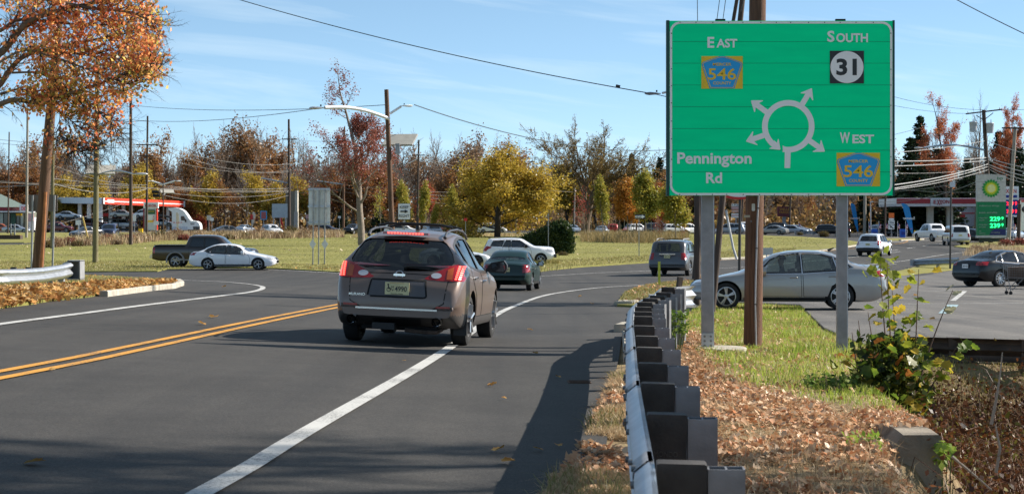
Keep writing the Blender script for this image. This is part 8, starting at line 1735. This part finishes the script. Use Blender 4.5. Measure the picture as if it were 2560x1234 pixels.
# tall dry growth: planting strip at left and among the saplings
def tall(poly, n, h, w, mat, name='tall_dry_grass', thr=.3, sd=0):
 X, Y = scatter(rgv, px2w(poly), n, lambda x, y: pn(x, y, .35, sd) > thr); return blades(rgv, X, Y, h, w, .3, mat, name, .0)
tall([(110, 622), (330, 612), (420, 603), (860, 595), (860, 586), (500, 588), (330, 597), (110, 608)], 14000, 1.0, .05, lfGrassD)
tall([(110, 622), (330, 612), (420, 603), (860, 595), (860, 586), (500, 588), (330, 597), (110, 608)], 9000, .8, .06, leafmat('brown_stem', [(.12, .08, .05), (.2, .13, .08), (.26, .16, .1)], .2), sd=3)
tall([(1452, 606), (1560, 609), (1640, 610), (1720, 606), (1720, 597), (1452, 596)], 9000, 1.15, .05, leafmat('tawny_stem', [(.26, .18, .08), (.38, .28, .13), (.2, .17, .07)], .3), thr=.25)
tall([(880, 596), (1300, 592), (1450, 592), (1450, 588), (1300, 587), (880, 590)], 5000, .5, .06, lfGrassD, sd=5)
tall([(1360, 676), (1440, 671), (1250, 690), (1200, 692), (1180, 680)], 2500, .28, .03, lfGrassM, sd=2)
tall([(1180, 672), (1400, 661), (1400, 657), (1180, 664)], 6000, .34, .035, lfGrassM, name='mixed_grass', thr=-1)
tall([(2405, 640), (2560, 640), (2560, 626), (2430, 622)], 3000, .7, .03, lfGrassD, sd=1)
# fallen leaves
def litter(rg, X, Y, size, mat, name='fallen_leaves', z0=-.02, lift=.03):
 n = len(X); C = np.stack([X, Y, gz(X, Y) + z0 + rg.random(n) * lift], 1); s = size * rg.uniform(.5, 1.25, n); a = rg.uniform(0, 6.28, n); tl = rg.normal(0, .45, (n, 2)); V = []
 shp = np.array([(-.5, 0, 0), (-.2, -.34, .1), (.12, -.22, .02), (.3, -.4, .14), (.5, 0, .05), (.3, .4, .14), (.12, .22, .02), (-.2, .34, .1)]); k = len(shp)
 u, v, w = shp[:, 0][None] * s[:, None], shp[:, 1][None] * s[:, None], shp[:, 2][None] * s[:, None] * rg.uniform(-1.2, 2.2, n)[:, None]
 x = u * np.cos(a)[:, None] - v * np.sin(a)[:, None]; y = u * np.sin(a)[:, None] + v * np.cos(a)[:, None]; z = w + x * tl[:, :1] + y * tl[:, 1:]
 V = (C[:, None, :] + np.stack([x, y, z], 2)).reshape(-1, 3); b = (np.arange(n) * k)[:, None]
 F = np.concatenate([b + np.array([[0, 1, 2, 7]]), b + np.array([[7, 2, 6, 6]])[:, :4], b + np.array([[2, 3, 4, 4]]), b + np.array([[2, 4, 6, 6]]), b + np.array([[4, 5, 6, 6]])]) if False else None
 T = [(0, 1, 2), (0, 2, 6), (0, 6, 7), (2, 3, 4), (2, 4, 6), (4, 5, 6)]; F = np.concatenate([b + np.array([t]) for t in T])
 o = link(name, npmesh(name, V, F, [mat])); tag(o, kind='stuff'); return o
X, Y = scatter(rgv, bank, 170000, lambda x, y: (1 - .86 * green(x, y)) * (.2 + .8 * (pn(x, y, 1.5, 11) > .36)) * (1 - .45 * sst(2.2, 3.0, x) * sst(22, 15, y))); litter(rgv, X, Y, .062, lfLitter)
X, Y = scatter(rgv, fr, 12000, lambda x, y: pn(x, y, 2.2, 12) > .35); litter(rgv, X, Y, .07, lfLitter)
X, Y = scatter(rgv, px2w([(1580, 800), (1700, 795), (1760, 760), (1860, 758), (1860, 800), (1700, 900), (1600, 900)]), 5000, lambda x, y: pn(x, y, 1.2, 2) > .4); litter(rgv, X, Y, .1, lfLitter)
pile = px2w([(-300, 832), (0, 776), (100, 760), (250, 741), (262, 741), (430, 720), (440, 712), (330, 712), (200, 722), (0, 732), (-300, 740)])
X, Y = scatter(rgv, pile, 30000, lambda x, y: pn(x, y, .9, 4) > .12); litter(rgv, X, Y, .13, lfLitterY, z0=.05, lift=.12)
X, Y = scatter(rgv, lv, 5000); litter(rgv, X, Y, .12, lfLitterY, z0=.07)
X, Y = scatter(rgv, cl, 9000, lambda x, y: (pn(x, y, .3, 3) > .35) & (y < 104)); litter(rgv, X, Y, .16, lfLitterY, z0=.06, lift=.08)
X, Y = scatter(rgv, cl2, 500); litter(rgv, X, Y, .22, leafmat('pale_leaf', [(.5, .4, .25), (.6, .5, .35)], .2), z0=.08)
X, Y = scatter(rgv, wedge, 900, lambda x, y: pn(x, y, 1.1, 2) > .4); litter(rgv, X, Y, .12, lfLitter, z0=.08, lift=.1)
# single leaves on the asphalt
lm = None
def leafmesh(name, mat, k=5, fold=.25, seed=0):
 rg = random.Random(seed); b = B(); pts = []
 ol = [(0, -.42), (.16, -.36), (.36, -.36), (.36, -.16), (.50, .05), (.38, .14), (.34, .32), (.17, .30), (0, .52), (-.17, .30), (-.34, .32), (-.38, .14), (-.50, .05), (-.36, -.16), (-.36, -.36), (-.16, -.36)]
 V = [(0, 0, 0)] + [(x, y, abs(x) * fold + rg.uniform(-.03, .03) - .15 * y * y) for x, y in ol]; n = len(ol)
 b.add(V, [(0, 1 + i, 1 + (i + 1) % n) for i in range(n)]); b.add([(-.012, -.5, 0), (.012, -.5, 0), (.01, -.9, .06), (-.01, -.9, .06)], [(0, 1, 2, 3)])
 return b.mesh(name, mat)
LM = [leafmesh('leaf', lfLitterY, seed=i, fold=.15 + .12 * i) for i in range(3)]
for px, py, s in ((85, 1162, .15), (535, 795, .2), (505, 812, .16), (1230, 966, .12), (1247, 1130, .11), (1270, 1160, .11), (1345, 1128, .09), (1232, 966, .10), (1395, 946, .08), (1325, 826, .12), (1338, 886, .1), (560, 718, .16), (1450, 742, .14), (1395, 1120, .07), (1010, 905, .06), (130, 928, .08), (1260, 1000, .06), (1480, 760, .14), (2290, 740, .2), (2470, 700, .2), (2330, 800, .16), (2280, 792, .12)):
 X, Y = G(px, py); o = link('fallen_leaf', rnd.choice(LM)); o.location = gp(X, Y, .025); o.scale = (s, s, s); o.rotation_euler = (rnd.uniform(-.3, .3), rnd.uniform(-.3, .3), rnd.uniform(0, 6));
 tag(o, 'single dry leaf lying on the asphalt', 'leaf', 'dry leaves scattered on the asphalt')
# ---------------------------------------------------------------- leafy young plant over the headwall
def plant():
 r0 = gp(cY(2235, 20.6), 20.6, -.35); root = thing('young_maple', 'leafy young maple shoots with yellow and green leaves growing over the headwall', 'plant', r0)
 rg = np.random.default_rng(91)
 ms = [leafmesh('leaf', leafmat('plant_leaf_green', [(.05, .09, .015), (.10, .16, .02), (.2, .26, .03)], .5), seed=5, fold=.3), leafmesh('leaf', leafmat('plant_leaf_lime', [(.20, .26, .025), (.32, .34, .04)], .5), seed=6, fold=.25), leafmesh('leaf', leafmat('plant_leaf_yellow', [(.42, .30, .03), (.5, .38, .05)], .5), seed=7, fold=.35), leafmesh('leaf', leafmat('plant_leaf_brown', [(.20, .07, .02), (.32, .13, .03)], .4), seed=8, fold=.5), leafmesh('leaf', leafmat('plant_leaf_pale', [(.36, .36, .24), (.45, .44, .3)], .4), seed=9, fold=.2)]
 cnt = 0
 stems = [((2232, 1000), (2205, 800), (2200, 640), 20.5, 'top'), ((2238, 990), (2222, 830), (2218, 655), 20.4, 'top'), ((2245, 1000), (2240, 860), (2230, 720), 20.7, 'mid'), ((2285, 1000), (2290, 830), (2297, 672), 20.2, 'mid'), ((2290, 980), (2330, 840), (2382, 725), 20.1, 'pale'), ((2200, 960), (2180, 850), (2170, 780), 20.8, 'bare'), ((2210, 990), (2240, 900), (2262, 800), 20.3, 'mid'), ((2150, 960), (2135, 870), (2130, 830), 20.9, 'bare'), ((2300, 1010), (2350, 930), (2390, 870), 20.0, 'mid'), ((2180, 980), (2150, 930), (2120, 900), 20.6, 'low'), ((2160, 960), (2152, 850), (2146, 800), 21.0, 'bare')]
 def leaf(p, s, kind, droop=0):
  nonlocal cnt
  if cnt >= 296: return
  o = link('leaf', ms[kind], root); o.location = p - r0; o.scale = (s,) * 3; o.rotation_euler = (rg.uniform(-1.2, .9), rg.uniform(-.9, .9), rg.uniform(0, 6.3)); cnt += 1
 for a, b_, c, Y, ty in stems:
  A, B_, C_ = at(*a, Y), at(*b_, Y), at(*c, Y - .1); P = [A.lerp(B_, t).lerp(B_.lerp(C_, t), t) for t in np.linspace(0, 1, 12)]
  B().tube([p - r0 for p in P], [.011 - .0007 * i for i in range(12)], 6).obj('stem', M('reddish_stem', (.12, .07, .05), .7), root)
  if ty == 'bare': continue
  for i, p in enumerate(P):
   if i < 2: continue
   n = 2 if ty != 'pale' else 1
   for k in range(n + (2 if ty == 'top' and i > 9 else 0)):
    q = p + Vector((rg.normal(0, .09), rg.normal(0, .08), rg.normal(0, .05))); hi = i / 12
    kd = 4 if ty == 'pale' and rg.random() < .45 else rg.choice([1, 1, 0, 2, 2]) if hi > .5 and ty != 'top' else (1 if ty == 'top' and i > 9 else rg.choice([1, 2, 0, 1])); leaf(q, rg.uniform(.10, .15), int(kd))
 while cnt < 292:
  px, py = rg.normal(2235, 48), rg.uniform(840, 1030)
  if not (2135 + (py - 840) * .25 - (950 - py) * .1 < px < 2300 + (py - 840) * .28): continue
  Y = rg.uniform(19.3, 21.0); leaf(at(px, py, Y), rg.uniform(.10, .16), int(rg.choice([0, 0, 0, 0, 1, 2, 3] if px < 2260 else [0, 0, 1, 2, 3, 2, 4])))
 C = []
 while len(C) < 900:
  px, py = rg.normal(2235, 50), rg.uniform(855, 1040)
  if not (2130 + (py - 840) * .3 < px < 2300 + (py - 840) * .28): continue
  C.append(tuple(at(px, py, rg.uniform(19.6, 21.2)) - r0))
 V, F = leaves(rg, C, .10, 2, .05); o = link('small_leaves', npmesh('small_leaves', V, F, [leafmat('plant_mass', [(.015, .03, .006), (.035, .06, .01), (.08, .10, .015), (.2, .18, .03)], .4)]), root); tag(o, kind='stuff')
plant()
# weeds: bright green clump by the headwall, vine at its right
def clump(name, label, px0, px1, py0, py1, Y, n, size, mat, cat='plant'):
 rg = np.random.default_rng(int(px0)); r0 = gp(cY((px0 + px1) / 2, Y), Y, -.1); root = thing(name, label, cat, r0); C = [tuple(at(rg.uniform(px0, px1), rg.uniform(py0, py1) , Y + rg.normal(0, .12)) - r0) for _ in range(n)]
 V, F = leaves(rg, C, size, 2, size * .4); o = link('foliage', npmesh('foliage', V, F, [mat]), root); tw = B()
 for c in C[::6]: tw.tube([(c[0] * .3, c[1] * .3, 0), (c[0] * .8, c[1], c[2] * .6), c], [.006, .004, .002], 4)
 tw.obj('stems', M('green_stem', (.12, .16, .04), .7), root)
lfWeed = leafmat('bright_weed_leaf', [(.16, .26, .03), (.26, .38, .05), (.36, .42, .08)], .5)
clump('weed', 'bright green weed on the dry bank left of the headwall', 2120, 2200, 1085, 1150, 13.6, 90, .05, lfWeed); clump('weed', 'small green leafy weed hanging over the right end of the headwall', 2345, 2385, 1105, 1150, 14.8, 50, .06, lfWeed); clump('weed', 'green feathery weed growing at the foot of the guardrail posts', 1665, 1720, 775, 835, 25.0, 130, .06, leafmat('fern_weed', [(.06, .12, .02), (.14, .22, .04), (.22, .26, .06)], .4)); clump('weed', 'green leafy weeds under the plant left of the headwall', 2010, 2140, 940, 985, 19.5, 160, .06, leafmat('fern_weed', [(.06, .12, .02), (.14, .22, .04), (.22, .26, .06)], .4)); clump('weed', 'low dark leaved weeds around the right sign post base', 2085, 2150, 885, 935, 25.0, 70, .07, leafmat('plant_leaf_brown', [(.20, .07, .02), (.32, .13, .03)], .4))
# brush in the gully: tangled stems and dead leaves, reddish colours darkened to stand for the gully's shade
def brush():
 rg = np.random.default_rng(95); tb = TB(); poly = [(2.5, 9), (2.9, 13), (3.9, 15.5), (4.3, 20), (5.0, 24.2), (9, 24.2), (9, 9)]
 X, Y = scatter(rg, poly, 7500)
 for x, y in zip(X, Y):
  z = float(gz(x, y)); a = rg.uniform(0, 6.28); L = rg.uniform(.25, .9); h = rg.uniform(.1, .55); d = np.array([math.cos(a), math.sin(a), 0]); p0 = np.array([x, y, z - .03]); tb.tube([p0, p0 + d * L * .35 + [0, 0, h], p0 + d * L * .7 + [0, 0, h * rg.uniform(.7, 1.3)], p0 + d * L + [0, 0, h * rg.uniform(0, .9)]], [.004, .0035, .003, .002], 3)
 o = link('bramble_stems', npmesh('bramble_stems', np.concatenate(tb.V), np.concatenate(tb.F), [leafmat('bramble_stem', [(.07, .03, .018), (.13, .06, .035), (.26, .16, .10), (.06, .028, .018)], .1)])); tag(o, kind='stuff')
 X, Y = scatter(rg, poly, 90000); C = np.stack([X, Y, gz(X, Y) + np.abs(rg.normal(0, .26, len(X))) * (.5 + pn(X, Y, 1.1, 4))], 1); V, F = leaves(rg, C, .055, 1, .05); o = link('brush_foliage', npmesh('brush_foliage', V, F, [leafmat('brush_leaf', [(.035, .014, .008), (.09, .033, .014), (.16, .06, .02), (.06, .03, .012), (.14, .13, .025)], .3)])); tag(o, kind='stuff')
 X, Y = scatter(rg, [(4.2, 20), (4.6, 24), (5.2, 25.5), (12, 25.5), (12, 21)], 30000); blades(rg, X, Y, .13, .008, .5, lfGrassM, 'mixed_grass')
 for pts, lb in (([(2478, 1060), (2490, 1000), (2500, 940), (2506, 880)], 'pale dead upright stem in the brush at lower right'), ([(2380, 1140), (2440, 1190), (2480, 1225)], 'long pale bramble cane arching in the lower right brush'), ([(2490, 1180), (2500, 1120), (2488, 1060)], 'twisted pale vine at the lower right edge')):
  P = [at(px, py, 13.2) for px, py in pts]; o = B().tube(P, [.012, .010, .006, .004][:len(P)], 6).obj('dead_stem', M('pale_dead_stem', (.34, .28, .22), .9)); tag(o, lb, 'branch')
brush()
lt = B().box(gp(cY(2392, 18.2), 18.2, .12), (.07, .05, .03), Euler((.3, .4, .2)).to_matrix()).obj('litter_bag', M('white_plastic', (.75, .78, .78), .4)); tag(lt, 'small white plastic scrap in the brush right of the leafy plant', 'litter')
yb_ = rgv.uniform(15.6, 19.9, 900); xb_ = np.interp(yb_, [14.9, 19.6], [3.24, 3.66]) + rgv.uniform(-.26, .22, 900); zb_ = EZ - np.interp(yb_, [14.9, 19.6], [1.70, 1.83])
V_, F_ = leaves(rgv, np.stack([xb_, yb_, zb_ + .012 + rgv.random(900) * .02], 1), .06, 1, .0); tag(link('headwall_litter', npmesh('headwall_litter', V_, F_, [lfLitter])), kind='stuff')
# ---------------------------------------------------------------- orange maple hanging in at the upper left
def maple():
 rg = np.random.default_rng(101); tb, tw = TB(), TB(); tw.tips = tb.tips; Yt = 47
 X0 = cY(-330, Yt); g = float(gz(X0, Yt)); root = thing('maple_tree', 'orange leaved maple whose branches hang into the upper left of the picture', 'tree', (X0, Yt, g)); o0 = np.array([X0, Yt, g])
 tb.tube([np.array(p) for p in ((0, 0, -.3), (.1, 0, 2.5), (.3, .1, 5), (.6, 0, 8), (.8, 0, 11), (1.0, 0, 13.5))], [.38, .30, .25, .2, .13, .05], 12)
 W = lambda px, py, Y: np.array(at(px, py, Y)) - o0
 limbs = [([(-330, 200, 47), (-120, 190, 47), (0, 140, 47), (60, 60, 46.8), (110, 35, 46.6), (230, 8, 46.3), (330, -20, 46)], .13), ([(-330, 330, 47), (-100, 285, 46.5), (0, 262, 46), (35, 246, 46), (70, 255, 46), (105, 258, 46), (150, 240, 46), (250, 210, 45.7), (320, 180, 45.6), (395, 172, 45.5)], .085), ([(-330, 300, 47.5), (-60, 260, 47.5), (0, 215, 47.5), (20, 180, 47.5), (55, 140, 47.5), (110, 125, 47.5), (180, 110, 47.6), (260, 95, 48), (330, 80, 48)], .10), ([(-200, 120, 47.2), (0, 80, 47.2), (40, 48, 47.2), (110, 52, 47.2), (190, 62, 47), (300, 62, 46.8), (365, 45, 46.6)], .06), ([(-330, 100, 48), (-100, 0, 48), (0, -30, 48), (150, -60, 48), (350, -90, 48)], .1), ([(0, 235, 46.8), (45, 222, 46.8), (95, 235, 46.6), (150, 280, 46.3), (200, 320, 46), (250, 345, 46)], .035), ([(30, 182, 46.5), (90, 180, 46.4), (150, 205, 46.2), (210, 250, 46), (270, 300, 46), (300, 330, 46)], .03), ([(150, 300, 46), (150, 340, 46), (175, 370, 45.8), (215, 385, 45.6)], .02), ([(100, 130, 48), (200, 135, 48), (290, 150, 48), (370, 135, 48)], .04), ([(-60, 190, 45.5), (60, 120, 45.5), (160, 150, 45.5), (260, 190, 45.4), (330, 215, 45.4), (372, 150, 45.4)], .035), ([(-330, -40, 46.5), (-60, -20, 46.3), (80, -10, 46.2), (220, 20, 46.2), (330, 30, 46), (390, 60, 46)], .08)]
 oo = dict(nch=(6, 5, 4), ang=(48, 45, 42), ratio=(.6, .6, .55), up=(.05, .05, 0), wob=.16, first=.1, rr=.45, twiglv=1, rmin=.0028)
 for P, r in limbs:
  Q = [W(*p) for p in P]; n = 26; t = np.linspace(0, len(Q) - 1, n); R_ = np.array([np.interp(t, range(len(Q)), [q[k] for q in Q]) for k in range(3)]).T; R_[1:-1] = (R_[:-2] + R_[1:-1] * 2 + R_[2:]) / 4
  tb.tube(R_, r * (1 - .8 * np.linspace(0, 1, n)), 7)
  for i in range(3, n):
   px = R_[i] + o0
   for k in range(3 if i > 8 else 2):
    d = (R_[min(i + 1, n - 1)] - R_[i - 1]); d /= np.linalg.norm(d); u = rg.normal(0, 1, 3); u[1] *= .7; u -= d * u.dot(d); u /= np.linalg.norm(u); a = rg.uniform(.4, 1.0)
    grow(tb, tw, rg, R_[i], d * math.cos(a) + u * math.sin(a), rg.uniform(.4, .95) * (1.0 if 10 < i < 22 else .65), .012, 1, 3, oo)
 T = np.array([t[0] for t in tb.tips]); Wd = T + o0; px = CXP + Wd[:, 0] / Wd[:, 1] * FPX; py = HYP - (Wd[:, 2] - EZ) / Wd[:, 1] * FPX
 ex = np.interp(py, [-200, 0, 60, 120, 200, 260, 330, 380, 420], [420, 400, 400, 395, 400, 330, 310, 215, 90]); keep = (px < ex + rg.normal(0, 14, len(px))) & (px > -500) & (rg.random(len(px)) < np.where((px < 70) & (py < 330), .05, .115)) & ((py < 290) | (rg.random(len(px)) < .3)) & ~((py > 275) & (px < 110) & (rg.random(len(px)) < .5)); C = T[keep]
 V, F = leaves(rg, C, .115, 2, .10, droop=.9); V0 = np.concatenate(tw.V); F0 = np.concatenate(tw.F)
 wood = npmesh('trunk', np.concatenate(tb.V), np.concatenate(tb.F), [mBarkB]); wood.polygons.foreach_set('use_smooth', [True] * len(wood.polygons)); link('trunk', wood, root)
 link('crown', npmesh('crown', np.concatenate([V0, V]), np.concatenate([F0, F + len(V0)]), [mBarkD, lfOrange], np.concatenate([np.zeros(len(F0), int), np.ones(len(F), int)])), root)
 print('maple', len(C), len(V0))
maple()
# bare tree standing off to the right whose twig shadows fall across the near road
X, Y = 11.5, 16.5
PT['roadside'] = treemesh(111, 19, dict(O_, nch=(9, 5, 4, 3), first=.74, ratio=(.3, .55, .55, .5), tl=.8, twiglv=2, rmin=.008), 4, 3, .14, .15, mBarkG, [lfRust], trunkr=.14)
put('roadside', 'oak_tree', 'tall roadside tree just outside the right edge whose shadow crosses the road', 16.2, 17.2, 1, rz=.4)
put('roadside', 'oak_tree', 'second tall roadside tree outside the right edge shading the near lanes', 19.2, 18.0, 1.04, rz=2.4)
put('roadside', 'bare_tree', 'leaning thin tree outside the lower right corner shading the gully', 12.5, 17.5, .4, rz=2.2)
put('roadside', 'bare_tree', 'second thin tree outside the right edge shading the parking lot', 21.5, 58, 1.1, rz=1.4)
# ================================================================ labels that single each thing out
LMK = [(60, 'near the green roofed restaurant'), (150, 'near the leaning brown pole'), (280, 'near the solar panel pole'), (345, 'near the red canopy'), (420, 'near the V shaped lamp'), (520, 'near the white truck'), (640, 'above the white sedan'), (760, 'near the pale blue panel'), (880, 'near the tall blank sign'), (1000, 'near the wooden lamp pole'), (1110, 'near the keep right sign'), (1380, 'near the golden tree'), (1560, 'near the bare elm'), (1680, 'near the one way sign'), (1800, 'near the left sign post'), (1900, 'near the main brown pole'), (2050, 'near the bank sign'), (2200, 'near the right sign post'), (2320, 'near the route marker'), (2440, 'near the white pickup'), (9999, 'near the tall price sign')]
NTH = ['leftmost', 'second from left', 'third from left', 'fourth from left', 'fifth from left', 'sixth from left', 'seventh from left', 'eighth from left', 'ninth from left', 'tenth from left']
NTV = ['topmost', 'second from top', 'third from top', 'fourth from top', 'fifth from top', 'sixth from top', 'seventh from top', 'eighth from top', 'ninth from top', 'tenth from top']
def opx(o):
 if o.data and len(o.data.vertices) and o.location.length < 1e-6: c = sum((Vector(b) for b in o.bound_box), Vector()) / 8
 else: c = o.location
 return CXP + c.x / c.y * FPX, HYP - (c.z - EZ) / c.y * FPX
def dups():
 d = {}
 for o in list(sc.objects):
  if o.parent is None and o.get('label') and o.get('category'): d.setdefault(o['label'], []).append(o)
 return {k: v for k, v in d.items() if len(v) > 1}
for lab, os_ in dups().items():
 if "leaf lying" in lab: continue
 for o in os_:
  px = opx(o)[0]; o['label'] = lab + ' ' + next(t for e, t in LMK if px < e)
for lab, os_ in dups().items():
 wire_ = os_[0]['category'] == 'wire'; W_ = NTV if wire_ else NTH; os_.sort(key=lambda o: opx(o)[1 if wire_ else 0])
 for i, o in enumerate(os_):
  if i < len(W_): o['label'] = lab + ', ' + W_[i]
  elif len(os_) - i <= len(W_): o['label'] = lab + ', ' + W_[len(os_) - 1 - i].replace('left', 'right').replace('topmost', 'lowest').replace('from top', 'from bottom')
